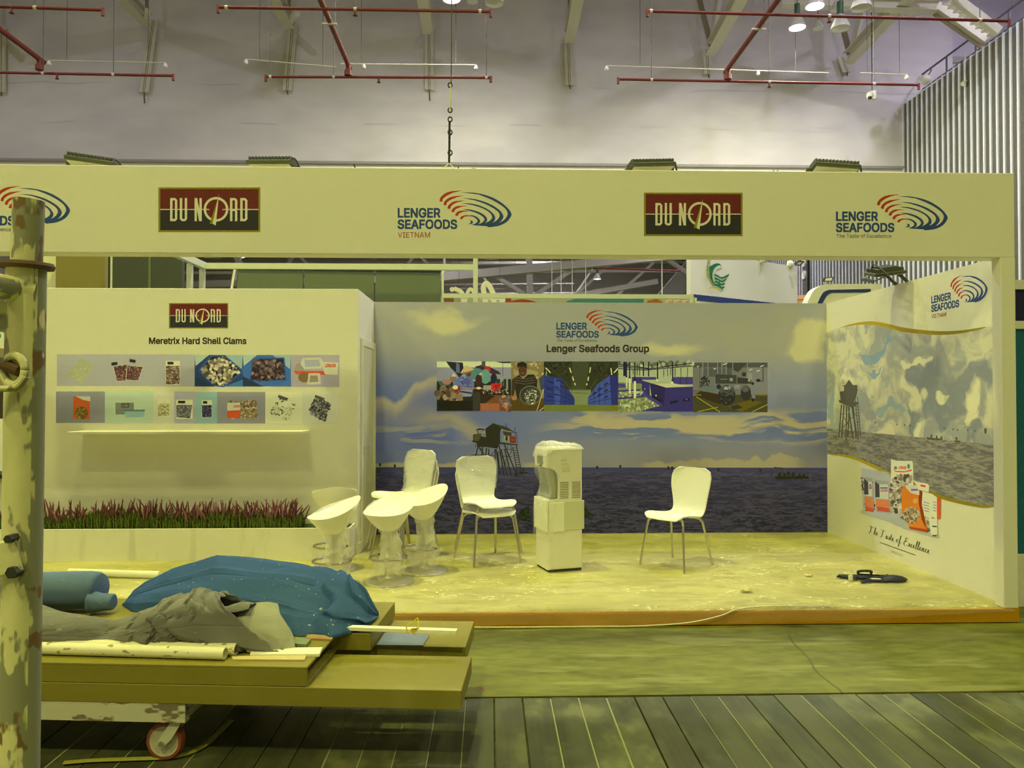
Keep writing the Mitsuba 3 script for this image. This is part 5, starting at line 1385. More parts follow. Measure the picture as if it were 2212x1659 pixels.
def pipe_white(p, n, uv):
    s = smoothstep(0.66, 0.72, fbm(p.x * 26.0, p.y * 26.0, p.z * 60.0, 3))
    return mix((0.72, 0.70, 0.55), (0.20, 0.17, 0.09), s * 0.8)


def steel_white(p, n, uv):
    s = smoothstep(0.60, 0.68, fbm(p.x * 9.0, p.z * 22.0, 2.0, 4))
    return mix((0.50, 0.49, 0.42), (0.12, 0.085, 0.05), s * 0.85)


M('m_mdf', mikit.proc(mdf), 0.5, spec=0.35)
M('m_blue_canvas', mikit.proc(canvas((0.024, 0.072, 0.23), (0.042, 0.105, 0.30), 0.5)), 0.75, spec=0.2)
M('m_blue_roll', mikit.proc(canvas((0.075, 0.125, 0.25), (0.115, 0.175, 0.33), 0.2)), 0.75, spec=0.2)
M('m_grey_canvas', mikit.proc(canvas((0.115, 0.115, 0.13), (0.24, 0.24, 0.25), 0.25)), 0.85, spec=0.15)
M('m_grey_lit', mikit.proc(canvas((0.27, 0.27, 0.24), (0.38, 0.38, 0.33))), 0.85, spec=0.15)  # grey canvas in a paler tone, for light falling on the flap
M('m_peeling', mikit.proc(peeling), 0.5, spec=0.35)
M('m_pipe', mikit.proc(pipe_white), 0.35, spec=0.5)
M('m_channel', mikit.proc(steel_white), 0.5, spec=0.4)
M('m_rust', (0.09, 0.05, 0.025), 0.7)
M('m_wheel', (0.42, 0.40, 0.33), 0.5)
M('m_tyre', (0.24, 0.055, 0.03), 0.5)
M('m_board_white', (0.78, 0.77, 0.66), 0.5)
M('m_board_tan', (0.55, 0.45, 0.24), 0.5)
M('m_board_brown', (0.38, 0.24, 0.12), 0.5)
M('m_alu', (0.80, 0.80, 0.74), 0.4, spec=0.6)
M('m_folder', (0.16, 0.20, 0.42), 0.25, spec=0.7)
M('m_yellow', (0.70, 0.55, 0.02), 0.5)
M('m_strap', (0.30, 0.29, 0.04), 0.6)
M('m_pad', (0.22, 0.26, 0.18), 0.6)

CA = 4.6
MC = rigid(-0.12, 3.246, 0, -CA)
def inv(p):
    q = np.linalg.inv(MC) @ np.array([p[0], p[1], p[2], 1.0]); return q[:3]


def crate(x0, x1, y0, y1, z0, z1, label, hollow=False):
    t = thing('display_plinth', label, 'box', 'flat boxes stacked on the trolley')
    if not hollow:
        put('body', move(box(x0, x1, y0, y1, z0, z1, .0025), MC), 'm_mdf', t)
    else:                          # open at the right end: four thin boards
        w = .012
        put('top_board', move(box(x0, x1, y0, y1, z1 - w, z1, .002), MC), 'm_mdf', t)
        put('front_board', move(box(x0, x1, y0, y0 + w, z0, z1 - w, .001), MC), 'm_mdf', t)
        put('back_board', move(box(x0, x1, y1 - w, y1, z0, z1 - w, .001), MC), 'm_mdf', t)
        put('bottom_board', move(box(x0, x1, y0 + w, y1 - w, z0, z0 + w, .001), MC), 'm_mdf', t)
        put('end_board', move(box(x1 - .07, x1 - .058, y0 + w, y1 - w, z0 + w, z1 - w), MC), 'm_mdf', t)
    return t


crate(-2.75, 0.0, 0.0, 0.42, .262, .345, 'long tan box at the bottom front, its end nearest the bare floor')
crate(-2.75, -.045, .555, .985, .262, .345, 'long tan box at the bottom back of the trolley, with the blue folder on it')
crate(-2.80, -.667, .002, .462, .347, .431, 'tan box open at its end, on the front one, carrying the white pipe', True)
crate(-2.80, -.500, .468, 1.04, .347, .430, 'tan box at the back of the upper layer, under the blue tarpaulin')
tr = thing('flatbed_trolley', 'low steel trolley on castors under the stacked tan boxes', 'trolley')
put('side_channel', move(join(box(-2.85, -1.20, 0.0, .008, .182, .257), box(-2.85, -1.20, .008, .045, .182, .188), box(-2.85, -1.20, .008, .045, .251, .257)), MC), 'm_channel', tr, label='pale rust-stained side channel')
put('side_channel', move(join(box(-2.85, -1.20, .99, .998, .182, .257), box(-2.85, -1.20, .95, .99, .182, .188), box(-2.85, -1.20, .95, .99, .251, .257)), MC), 'm_channel', tr)
for x in (-2.8, -2.0, -1.25):
    put('cross_bar', move(box(x, x + .045, .046, .949, .19, .25), MC), 'm_channel', tr)
put('deck', move(box(-2.85, -1.20, .0, .998, .2575, .2615), MC), 'm_channel', tr)
for x, y in ((-1.27, .055), (-1.27, .93), (-2.72, .055), (-2.72, .93)):
    m = MC @ rigid(x, y, 0)
    c = put('caster', move(join(box(-.045, .045, -.04, .045, .174, .181), prism(sg.Polygon([(.045, .175), (-.005, .175), (-.055, .10), (-.060, .075), (-.030, .072), (.0, .10)]), .004, lambda p: np.stack([p[:, 0], -.034 - p[:, 2], p[:, 1]], 1)),
                            prism(sg.Polygon([(.045, .175), (-.005, .175), (-.055, .10), (-.060, .075), (-.030, .072), (.0, .10)]), .004, lambda p: np.stack([p[:, 0], .034 + p[:, 2], p[:, 1]], 1))), m), 'm_channel', tr, label='castor fork')
    turn = rigid(-.042, 0, .083) @ rigid(rx=90)
    put('tyre', move(lathe([(.066, -.021), (.078, -.020), (.082, -.012), (.082, .012), (.078, .020), (.066, .021), (.066, -.021)], 36), m @ turn), 'm_tyre', c, label='red brown tyre', smooth=40)
    put('hub', move(lathe([(0, -.016), (.05, -.014), (.066, -.019), (.066, .019), (.05, .014), (.0, .016)], 30), m @ turn), 'm_wheel', c, label='pale wheel disc', smooth=40)
    put('axle', move(lathe([(0, -.046), (.012, -.046), (.012, .046), (0, .046)], 10), m @ turn), 'm_metal', c)

# pipes and loose boards on the boxes
a, b = at(-60, 1396, z=.459), at(487, 1412, z=.459)
def hollow_pipe(a, b, r, w=.004):
    o, i = tube([a, b], r, 24, caps=False), tube([a, b], r - w, 24, caps=False)
    n = 24
    j = np.arange(n)
    ring0 = np.vstack([np.stack([j, (j + 1) % n, 2 * n + j], 1), np.stack([(j + 1) % n, 2 * n + (j + 1) % n, 2 * n + j], 1)])
    return np.vstack([o[0], i[0]]), np.vstack([o[1], i[1][:, ::-1] + 2 * n, ring0, ring0 + n])


put('white_pipe', hollow_pipe(a, b, .0265), 'm_pipe', None, 'long scratched white pipe along the front of the trolley load', 'pipe', smooth=40)
d = (b - a) / np.linalg.norm(b - a); s = np.array([-d[1], d[0], 0])
put('short_pipe', hollow_pipe(b - d * .9 + s * .057, b + d * .025 + s * .057, .0265), 'm_pipe', None, 'white pipe lying just behind the long scratched one', 'pipe', smooth=40)
q0, q1 = at(150, 1236, z=PZ + .035), at(345, 1242, z=PZ + .035)
put('white_roll', tube([q0, q1], .030, 18), 'm_board_white', None, 'white tube lying on the platform before the planter', 'tube', smooth=40)


def board(pts, z0, th, m, label, name='board', cat='board'):
    q = [at(u, v, z=z0 + th) for u, v in pts]
    put(name, prism(sg.Polygon([(p[0], p[1]) for p in q]), th, lambda p: np.stack([p[:, 0], p[:, 1], z0 + p[:, 2]], 1)), m, None, label, cat)


board([(545, 1400), (697, 1398), (690, 1413), (540, 1413)], .432, .012, 'm_board_white', 'white board offcut under the grey canvas end')
board([(500, 1417), (662, 1415), (658, 1425), (503, 1424)], .432, .006, 'm_board_tan', 'thin tan strip in front of the white offcut')
board([(640, 1376), (672, 1380), (662, 1392), (632, 1390)], .432, .014, 'm_pad', 'small grey green pad beside the grey canvas end')
board([(668, 1364), (728, 1366), (716, 1381), (660, 1378)], .432, .008, 'm_board_brown', 'thin brown board below the blue tarpaulin folds')
board([(830, 1367), (928, 1371), (914, 1394), (813, 1393)], .346, .006, 'm_folder', 'flat shiny blue folder on the rear tan box', 'folder', 'folder')
w0, w1 = at(752, 1356, z=.452), at(987, 1364, z=.444)
put('white_bar', bar(w0, w1, .042, .016), 'm_alu', None, 'white metal bar sticking out from under the blue tarpaulin', 'bar')
yc = w0 + (w1 - w0) * .60
yt = put('tape', tube(curve([yc + (-.02, -.03, -.012), yc + (-.03, -.02, .02), yc + (0, .0, .035), yc + (.02, .02, .05), yc + (.025, -.02, .015), yc + (-.005, -.034, .012), yc + (.01, -.03, -.014)], 5), .007, 8, flat=.4), 'm_yellow', None, 'twisted yellow tape tied round the white bar', 'tape', smooth=True)
ys = [at(u, v, z=.006) for u, v in ((138, 1648), (200, 1643), (280, 1640), (350, 1637), (405, 1628), (445, 1608), (470, 1585), (500, 1556))]
put('yellow_strap', tube(curve(ys, 8), .016, 8, flat=.3), 'm_strap', None, 'flat yellow green strap lying on the planks by the castor', 'strap', smooth=True)
fm = Print(lambda P, h: np.stack([P[:, 0], P[:, 1], h + 0 * P[:, 0]], 1), 0.0008)
q = at(1027, 1495, z=0)
fm.text('3', q[0], q[0] + .05, q[1], q[1] + .075, (0.22, 0.05, 0.035))
fm.build('red_mark', 'floor', 'red painted numeral on the concrete')


# ---- tarpaulins
def ridged(x):
    return 1 - np.abs(2 * x - 1)


def blue_pile(u, v):
    fx = np.interp(u, [0, .08, .25, .55, .75, .86, .95, 1], [-2.045, -1.93, -1.62, -1.13, -.82, -.715, -.62, -.585])
    fy = np.interp(u, [0, .08, .25, .55, .75, .86, .95, 1], [4.30, 4.17, 4.08, 3.86, 3.74, 3.745, 3.85, 4.02])
    bx = np.interp(u, [0, .12, .4, .8, 1], [-2.045, -1.85, -1.45, -.80, -.585])
    by = np.interp(u, [0, .12, .4, .8, 1], [4.37, 4.46, 4.44, 4.34, 4.04])
    H = np.interp(u, [0, .02, .06, .15, .33, .6, .82, .93, 1], [.004, .055, .10, .165, .262, .225, .185, .12, .02])
    g = np.interp(v, [0, .05, .12, .3, .72, .80, .92, 1], [0, .30, .42, .58, .98, 1.0, .80, 0])
    q = np.stack([u * 6, v * 5, u * 0], -1)
    soft = meshkit.fbm(q, 3, 3) - .5
    k = np.clip((u - .52) / .2, 0, 1)
    ang = (u - .62) * 9.5 + v * -3.6 + .5 * soft
    saw = lambda t: (t - np.floor(t)) ** .55 - .65
    th = np.arctan2(.93 - v, (u - .80) * 1.9) / math.pi
    t = th * 5.2 + .35 * soft + .25 * np.sin(v * 7)
    t = t - np.floor(t)
    folds = (t ** .8 * (1 - np.clip((t - .86) / .14, 0, 1) ** 2) - .45) * k * 1.5 * np.clip(1.15 - v, 0, 1) * np.clip(v * 8, 0, 1) * 1.25
    ang2 = v * 26 + soft * 3 + u * 7
    lay = np.sin(ang2) * .006 * np.clip(1 - v * 2.5, 0, 1)
    crease = .010 * (saw(v * 3.1 + u * 1.3 + .35 * np.sin(u * 7)) + .5) * (u < .75) * np.clip((.75 - u) * 8, 0, 1) + -.010 * np.exp(-((v - .42 - .25 * (u - .3)) / .012) ** 2) * (u < .7) + .006 * np.exp(-((v - .50 - .22 * (u - .3)) / .03) ** 2) * (u < .7)
    z = .434 + H * g + (.022 * soft + .034 * folds + crease) * np.clip(g * 2, 0, 1) * np.clip(H * 9, 0, 1) + lay * g
    bulge = .03 * np.sin(v * 60 + soft * 8 + u * 9) * np.clip(1 - v * 7, 0, 1) * np.clip((u - .4) / .2, 0, 1) + .05 * np.abs(np.sin(u * 21 + v * 3)) ** 3 * np.clip(1 - v * 5, 0, 1) * k
    return np.stack([fx + (bx - fx) * v, fy + (by - fy) * v - bulge - .05 * folds * np.clip(1 - v * 3, 0, 1), np.maximum(z, .434)], -1)


put('blue_tarpaulin', sheet_of(blue_pile, 280, 160), 'm_blue_canvas', None, 'big folded blue tarpaulin heaped on the trolley boxes', 'tarpaulin', smooth=True)


def cloth_roll(x0, x1, y, z, r, seed, amp=.10, taper=0.0, core=None):
    a = np.arange(36) * 2 * math.pi / 36
    P = []
    n = 40
    for i in range(n):
        s = i / (n - 1)
        q = np.stack([np.cos(a) * 1.2 + s * 3, np.sin(a) * 1.2, np.full(36, s * 2.0)], 1)
        k = 1 + amp * (meshkit.fbm(q, 3, seed) * 2 - 1)
        end = min(1, (1 - s) * 14) ** .3
        rr = r * (1 - taper * s) * k * (.82 + .18 * end)
        P.append(np.stack([np.full(36, x0 + (x1 - x0) * s), y + rr * 1.05 * np.cos(a), np.maximum(z - r + .002, z + rr * .92 * np.sin(a))], 1))
    v = np.vstack(P + [[[x1, y, z]], [[x0, y, z]]])
    f = grid_faces(n, 36, True)
    j = np.arange(36)
    f = np.vstack([f, np.stack([(n - 1) * 36 + j, (n - 1) * 36 + (j + 1) % 36, j * 0 + n * 36], 1), np.stack([(j + 1) % 36, j, j * 0 + n * 36 + 1], 1)])
    return v, f


br = thing('blue_roll', 'rolled blue grey sheet behind the scaffold post', 'rolled sheet')
rx_ = at(214, 1250, y=4.18)[0]
put('roll', cloth_roll(-3.0, rx_, 4.20, .432 + .108, .108, 5, .07), 'm_blue_roll', br, smooth=True)
put('inner_roll', cloth_roll(rx_ - .02, rx_ + .105, 4.13, .432 + .062, .060, 8, .16, .25), 'm_blue_roll', br, label='thinner inner roll sticking out', smooth=True)


def grey_bundle(u, v):
    """Along u from the left to the open mouth; v around, starting at the front."""
    a = v * 2 * math.pi
    s = u
    cx = -2.62 + 1.52 * s
    zc = np.interp(s, [0, .3, .5, .58, .64, .74, .86, 1], [.068, .070, .068, .060, .075, .112, .130, .125])
    rz = np.interp(s, [0, .3, .5, .57, .60, .64, .74, .86, 1], [.066, .068, .066, .052, .058, .072, .108, .126, .120])
    ry = np.interp(s, [0, .3, .5, .58, .64, .74, .86, 1], [.085, .085, .085, .08, .10, .13, .13, .14])
    q = np.stack([np.cos(a) * 1.5 + s * 5, np.sin(a) * 1.5, s * 6], -1)
    n1 = meshkit.fbm(q, 4, 7) * 2 - 1
    sw = lambda t: (t - np.floor(t)) ** .6 - .62
    fold = 1.1 * sw(s * 15 + .5 * np.sin(a + 1) + .8 * n1) + .7 * sw(a * .8 + s * 6 + .5 * n1)
    k = np.clip((s - .5) / .2, 0, 1)
    pinch = np.exp(-((s - .575) / .035) ** 2)
    w = 1 + .16 * n1 + .15 * fold * (.22 + .78 * k) - .22 * pinch * (1 + .8 * np.sin(a * 3))
    yc = 3.63 - .05 * s
    y = yc - ry * w * np.cos(a)
    zz = zc + rz * w * np.sin(a)
    lean = np.clip((s - .80) / .2, 0, 1) ** 1.3
    x = cx + lean * (-1.25 * (zz - zc) + .06 * n1) + .012 * np.sin(s * 40 + 4 * n1) * k
    mouth = np.clip((s - .93) / .07, 0, 1)
    y = y - .10 * lean * np.clip(-np.sin(a) + .5, 0, 1.5) * .5
    y = np.maximum(y, 3.466)
    return np.stack([x, y, .434 + np.maximum(zz, .003)], -1)


gb = thing('grey_canvas', 'crumpled grey canvas roll with an open flared end on the front box', 'canvas')
put('bundle', sheet_of(grey_bundle, 200, 90, .004), 'm_grey_canvas', gb, smooth=True)


def inner_fold(u, v):
    a = (.15 + .7 * v) * 2 * math.pi
    q = np.stack([u * 5, v * 6, u * 0], -1)
    n1 = meshkit.fbm(q, 3, 17) - .5
    r = .085 * (1 - .6 * u) * (1 + .5 * n1)
    return np.stack([-1.10 - .30 * u + .02 * n1, 3.57 - r * np.cos(a) * 1.1, .434 + .12 + r * np.sin(a)], -1)


put('inner_fold', sheet_of(inner_fold, 24, 30, .004), 'm_grey_canvas', gb, smooth=True)


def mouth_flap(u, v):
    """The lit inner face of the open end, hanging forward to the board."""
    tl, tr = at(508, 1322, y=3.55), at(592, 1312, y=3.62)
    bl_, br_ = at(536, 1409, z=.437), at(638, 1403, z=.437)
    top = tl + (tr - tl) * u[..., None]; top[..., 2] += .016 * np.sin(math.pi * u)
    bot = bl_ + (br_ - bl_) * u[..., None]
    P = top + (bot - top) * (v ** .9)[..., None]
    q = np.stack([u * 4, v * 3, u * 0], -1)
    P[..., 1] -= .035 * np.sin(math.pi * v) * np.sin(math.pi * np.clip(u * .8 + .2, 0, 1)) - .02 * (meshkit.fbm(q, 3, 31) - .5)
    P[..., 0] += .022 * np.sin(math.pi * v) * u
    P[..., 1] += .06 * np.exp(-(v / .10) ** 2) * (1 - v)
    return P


put('mouth_flap', sheet_of(mouth_flap, 30, 30, .004), 'm_grey_lit', gb, label='inner side of the open end, coloured paler as if lit', smooth=True)


def grey_slope(u, v):
    p0, p1 = np.array([-3.0, 4.02, .66]), np.array([-1.99, 3.95, .44])
    b0, b1 = np.array([-3.0, 3.70, .45]), np.array([-1.72, 3.72, .438])
    q = np.stack([u * 6, v * 5, u * 0], -1)
    top = p0 + (p1 - p0) * u[..., None] + np.array([0, 0, .03]) * np.sin(u * 3)[..., None]
    bot = b0 + (b1 - b0) * u[..., None]
    P = top + (bot - top) * v[..., None]
    P[..., 2] += .035 * (meshkit.fbm(q, 3, 23) - .4) * np.sin(np.pi * np.clip(v, .02, .98)) + .012 * np.sin(u * 14 + v * 9)
    return P


put('flap', sheet_of(grey_slope, 50, 24, .006), 'm_grey_canvas', gb, label='grey flap sloping up to the left', smooth=True)

# ---- scaffold post
sc = thing('scaffold_post', 'peeling cream scaffold post standing close by at the far left', 'scaffold post')
SD = 1.30
pt_, pm, pb = at(62, 434, y=SD), at(57, 574, y=SD), at(42, 1659, y=SD)
low = pm + (pb - pm) * ((pm[2] - 0.0) / (pm[2] - pb[2]))
ax = (pt_ - pm) / np.linalg.norm(pt_ - pm)
put('spigot', hollow_pipe(pm - ax * .06, pt_, .0238, .003), 'm_peeling', sc, smooth=40)
put('outer_tube', tube([low, low + (pm - low) * .5, pm - ax * .004], .0300, 28), 'm_peeling', sc, smooth=40)
put('collar', move(lathe([(0, -.005), (.041, -.006), (.0425, 0), (.040, .005), (.026, .007), (0, .007)], 32), rigid(*pm, 0, 3, 2)), 'm_rust', sc, label='rusty collar', smooth=40)
g0 = at(48, 628, y=SD - .005); g1 = at(-70, 606, y=SD - .10)
lg = put('ledger_tube', tube([g0, g1], .0205, 20), 'm_peeling', sc, label='cross tube welded to the post', smooth=40)
put('weld_collar', tube([at(60, 630, y=SD), at(22, 618, y=SD - .02)], [.030, .0235], 18), 'm_peeling', lg, smooth=40)
put('gusset', prism(sg.Polygon([(0, 0), (-.09, .01), (-.09, -.035), (-.03, -.045), (0, -.055)]), .012, lambda p: p[:, :1] * np.array([1.0, .5, 0]) + p[:, 2:3] * np.array([-.4, 1, 0]) + p[:, 1:2] * np.array([0, 0, 1.0]) + at(36, 655, y=SD - .02)), 'm_peeling', lg)
lc = at(30, 800, y=SD - .036)
a_ = np.linspace(0, 2 * math.pi, 25)
lk = put('lock_ring', tube(np.stack([lc[0] + .021 * np.cos(a_), lc[1] - .006 * np.cos(a_), lc[2] + .024 * np.sin(a_)], 1), .0065, 10), 'm_peeling', sc, label='round locking lug', smooth=True)
put('lock_pin', tube([lc + (-.03, .01, .012), lc + (.012, -.002, -.002)], .010, 12), 'm_rust', lk, label='rusty pin')
put('lock_hook', tube(curve([lc + (-.045, -.01, -.06), lc + (-.028, -.008, -.034), lc + (.008, -.006, -.028), lc + (.022, -.004, -.01)], 5), .009, 10, flat=.6), 'm_peeling', lk, smooth=True)
bc = at(14, 1205, y=SD - .036)
bk = put('brace_strap', move(box(-.07, .022, -.004, .004, -.028, .028, .003), rigid(*bc, 0) @ rigid(ry=-14)), 'm_peeling', sc, label='flattened brace end bolted to the post')
put('bolt', move(lathe([(0, -.012), (.010, -.012), (.010, .010), (0, .010)], 6), rigid(bc[0] + .016, bc[1] - .004, bc[2] - .022) @ rigid(rx=90)), 'm_dark', bk)
put('bolt', move(lathe([(0, -.012), (.007, -.012), (.007, .010), (0, .010)], 6), rigid(bc[0] + .010, bc[1] - .004, bc[2] + .032) @ rigid(rx=90)), 'm_dark', bk)
# ---------------------------------------------------------------- high in the hall: girders, pipes, lamps, cables
def beam(t, name, a, b, w, h, m='m_steel', label=None):
    return put(name, bar(a, b, w, h), m, t, label)


def ibar(a, b, w, h, th=.03):
    """An I section from a to b: two flanges and a web."""
    a, b = np.asarray(a, float), np.asarray(b, float)
    d = (b - a) / np.linalg.norm(b - a)
    s = np.cross(d, (0, 0, 1)); s /= np.linalg.norm(s); q = np.cross(s, d)
    return join(bar(a + q * h / 2, b + q * h / 2, w, th), bar(a - q * h / 2, b - q * h / 2, w, th), bar(a, b, th, h))


# roof girders that meet the tall wall; (u, v) of the girder's end on the wall, its far point up in the frame, the wall bracket's foot
GIR = [((-18, 60), (-60, 0), (2, 200)), ((318, 45), (268, -4), (311, 200)), ((625, 50), (588, -6), (620, 196)), ((924, 62), (918, -6), (927, 194)), ((1230, 80), (1252, -6), (1230, 184)), ((1534, 108), (1600, -2), (1530, 160)), ((1832, 126), (1966, -4), (1829, 156))]
ORD = ['at the left edge', 'second from the left', 'third from the left', 'left of the hanging chain', 'right of the hanging chain', 'left of the lit lamp pair', 'right of the lamps']
for i, (e, f, g) in enumerate(GIR):
    t = thing('roof_girder', f'pale steel roof girder meeting the tall wall, {ORD[i]}', 'girder', 'roof girders on the tall wall')
    P = at(*e, y=24.4)
    k = 0.5 if i < 5 else 1.0
    # the girder runs out from the wall over the hall, rising slightly
    Q = np.array([P[0] + (-.55 if i < 2 else -.3 if i == 2 else 0.0), 18.0, P[2] + 0.42])
    put('chord', ibar(P, Q, .34, .36), 'm_steel', t)
    w = at(*g, y=24.86)
    tp = np.array([P[0], 24.86, P[2] + .25])
    put('wall_bracket', join(bar(w + (-.09, 0, 0), tp + (-.09, 0, 0), .07, .10, (1, 0, 0)), bar(w + (.09, 0, 0), tp + (.09, 0, 0), .07, .10, (1, 0, 0)), bar(w + (0, .05, 0), tp + (0, .05, 0), .16, .03, (1, 0, 0))), 'm_steel', t, label='upright wall bracket of paired angles')
    put('tie_rod', tube([w, w + (0.02, 0, -.35 if i in (1, 3) else -.12)], .022, 6), 'm_railing', t)
    if i >= 5:
        put('strut', bar(P + (0, -.2, .1), P + (.35 if i == 6 else .18, -.6, 1.9), .16, .16), 'm_steel', t)
        put('strut', bar(P + (0, -.1, .1), P + (-.45, -.1, 1.9), .13, .13), 'm_steel_brown', t, label='brownish strut')
    else:
        put('strut', bar(P + (0, -.05, .2), P + (.02, -.1, 2.4), .10, .10), 'm_steel_brown', t)
    if i < 3:
        put('knee', bar(P + (0, -.1, 0), P + (.55, -1.2, -.30), .16, .16), 'm_steel', t)

# portal haunch with rungs at the top right
hn = thing('portal_haunch', 'pale steel haunch with rungs sloping down to the finned wall', 'steel frame')
a0, a1 = at(2022, 12, y=21.0), at(2128, 86, y=21.0)
b0, b1 = at(2062, -4, y=19.7), at(2157, 68, y=19.7)
put('lower_rail', bar(a0, a1, .16, .22), 'm_steel', hn); put('upper_rail', bar(b0, b1, .16, .22), 'm_steel', hn)
for j in range(9):
    s = (j + .4) / 9
    put('rung', bar(a0 + (a1 - a0) * s + (b0 - a0) * .45, b0 + (b1 - b0) * s, .24, .05), 'm_white_paint', hn)
put('web', bar(a0 + (.1, .1, -.02), a1 + (.1, .1, -.02), .03, .5), 'm_steel_brown', hn)
put('top_chord', ibar(at(1690, 2, y=22.0), at(2024, 14, y=21.0), .3, .28), 'm_steel', hn)
put('strut', bar(at(1990, 14, y=21.6), at(1958, 32, y=22.6), .14, .14), 'm_steel', hn); put('strut', bar(at(1900, 8, y=21.6), at(1880, 40, y=23.6), .12, .12), 'm_steel', hn)

# walkway rail above the fins
rl = thing('walkway_railing', 'dark railing of the walkway above the finned wall', 'railing')
zr = 12.35
put('top_rail', tube([(14.5, 10, zr), (14.5, 24.9, zr)], .03, 8), 'm_railing', rl); put('mid_rail', tube([(14.5, 10, zr - .5), (14.5, 24.9, zr - .5)], .02, 8), 'm_railing', rl)
for y in np.arange(10.5, 24.9, 1.45):
    put('post', tube([(14.5, y, 11.35), (14.5, y, zr)], .028, 8), 'm_railing', rl)
put('walkway_slab', box(HX1 + .15, 18, 6, 25, 11.1, 11.34), 'm_roof', None, 'grey walkway slab above the finned wall', 'walkway')

# red sprinkler pipes and their drops, white thin pipes with bulbs
def red_branch(u0, u1, v0, v1, y, label, drops=(), hang=(), ends=(0, 1)):
    t = thing('sprinkler_pipe', label, 'pipe', 'red sprinkler pipes')
    a, b = at(u0, v0, y=y), at(u1, v1, y=y)
    put('pipe', tube([a, b], .032, 10), 'm_red_pipe', t, smooth=True)
    for e in ends:
        q = (a, b)[e]
        put('end_drop', tube([q + (0, 0, .038), q + (0, 0, -.12)], .035, 8), 'm_red_pipe', t)
    for d in drops:
        q = a + (b - a) * d
        put('sprinkler', join(tube([q, q + (0, 0, -.11)], .026, 8), lathe([(0, 0), (.05, .0), (.0, .02)], 10, q + (0, 0, -.13))), 'm_red_pipe', t)
    for d in hang:
        q = a + (b - a) * d
        put('hanger', tube([q, q + (0, 0, 4.5)], .010, 5), 'm_wire', t)
        put('clip', tube([q + (-.03, 0, 0), q + (.03, 0, 0)], .046, 8), 'm_thin_pipe', t)
    return a, b


red_branch(-60, 222, 13, 22, 15.6, 'upper red sprinkler pipe at the left edge', (.3,), (.05, .48))
red_branch(471, 1060, 16, 25, 15.6, 'upper red sprinkler pipe crossing above the hanging chain', (.5,), (.03, .5, .96))
red_branch(1398, 2178, 24, 45, 15.6, 'upper red sprinkler pipe running to the finned wall', (.5,), (.01, .5, .92))
red_branch(-60, 374, 156, 164, 18.8, 'lower red sprinkler pipe at the left edge', (.42,), (.35, .7))
red_branch(574, 1060, 166, 168, 18.8, 'lower red sprinkler pipe behind the hanging chain', (.5,), (.02, .3, .98))
red_branch(1335, 1984, 171, 183, 18.8, 'lower red sprinkler pipe at the right', (.5,), (.11, .5, .85))


def red_main(v_end, u_end, u_top, v_top, label):
    t = thing('sprinkler_main', label, 'pipe', 'red sprinkler mains')
    e = at(u_end, v_end, y=18.8)
    up = e + (0, 0, .25)
    f = at(u_top, v_top, y=14.0)
    f = np.array([f[0], 13.6, up[2] + .1])
    g = up + (np.array([up[0], 13.6, up[2]]) - up)
    put('riser', tube(curve([e, up + (0, -.02, -.05), up + (0, -.25, 0), g], 6), .06, 10), 'm_red_pipe', t, smooth=True)
    put('flange', tube([e + (0, 0, -.02), e + (0, 0, .10)], .095, 10), 'm_red_pipe', t)
    put('hanger', tube([up + (.12, -2.2, 0), up + (.12, -2.2, 4)], .012, 5), 'm_wire', t); put('hanger', tube([up + (-.12, -2.2, 0), up + (-.12, -2.2, 4)], .012, 5), 'm_wire', t); put('cradle', bar(up + (-.16, -2.2, -.06), up + (.16, -2.2, -.06), .05, .03), 'm_thin_pipe', t)


red_main(150, 85, 0, 78, 'red sprinkler main running back at the left edge')
red_main(162, 752, 688, 0, 'red sprinkler main running back left of the hanging chain')
red_main(170, 1572, 1690, 0, 'red sprinkler main running back left of the lit lamps')


def thin_pipe(u0, v0, u1, v1, label, bulbs=(0, 1), y=21.5):
    t = thing('thin_pipe', label, 'pipe', 'thin pale pipes with bulbs')
    a, b = at(u0, v0, y=y), at(u1, v1, y=y)
    put('pipe', tube([a, b], .018, 8), 'm_thin_pipe', t)
    for s in bulbs:
        q = a + (b - a) * s
        put('bulb', lathe([(0, -.15), (.05, -.13), (.062, -.08), (.04, -.03), (.02, 0), (0, 0)], 12, q), 'm_white_paint', t, smooth=True)
    for s in (.15, .85):
        q = a + (b - a) * s
        put('hanger', tube([q, q + (0, 0, 3.5)], .007, 5), 'm_wire', t)


thin_pipe(106, 131, 357, 136, 'thin pale pipe with a bulb at each end, at the left')
thin_pipe(531, 128, 726, 145, 'thin grey pipe sloping left of the red main', (0,))
thin_pipe(736, 138, 1028, 140, 'thin lit pipe crossing the hanging chain', (.17, 1))
thin_pipe(1310, 142, 1790, 157, 'thin pale pipe left of the wall camera', (0, .68))
thin_pipe(1858, 157, 1958, 161, 'short thin pipe right of the wall camera rod', (1,))

# hanging chain hoist on the header board
hc = thing('hanging_chain', 'dark chain and rope hanging from the roof to the header board', 'chain')
HX = at(970, 352, y=FY + .08)
top = np.array([HX[0], FY + .08, 9.0])
pz = lambda v: at(970, v, y=FY + .08)[2]
put('rope', tube([(HX[0] + .014, FY + .08, pz(180)), (HX[0] + .03, FY + .08, 9.0)], .0045, 6), 'm_wire', hc)
put('sling', tube([(HX[0] + .004, FY + .08, pz(238)), (HX[0] + .012, FY + .08, pz(184))], .006, 6), 'm_cable', hc, label='pale sling')
put('chain', tube([(HX[0], FY + .08, pz(352)), (HX[0] + .003, FY + .08, pz(262))], .0085, 6), 'm_dark', hc)
for v in (184, 238, 258, 286, 330):
    q = np.array([at(972, v, y=FY + .08)[0], FY + .08, pz(v)])
    put('shackle', tube(q + .014 * np.stack([np.cos(a_), 0 * a_, 1.2 * np.sin(a_)], 1), .0045, 6), 'm_dark', hc, smooth=True)
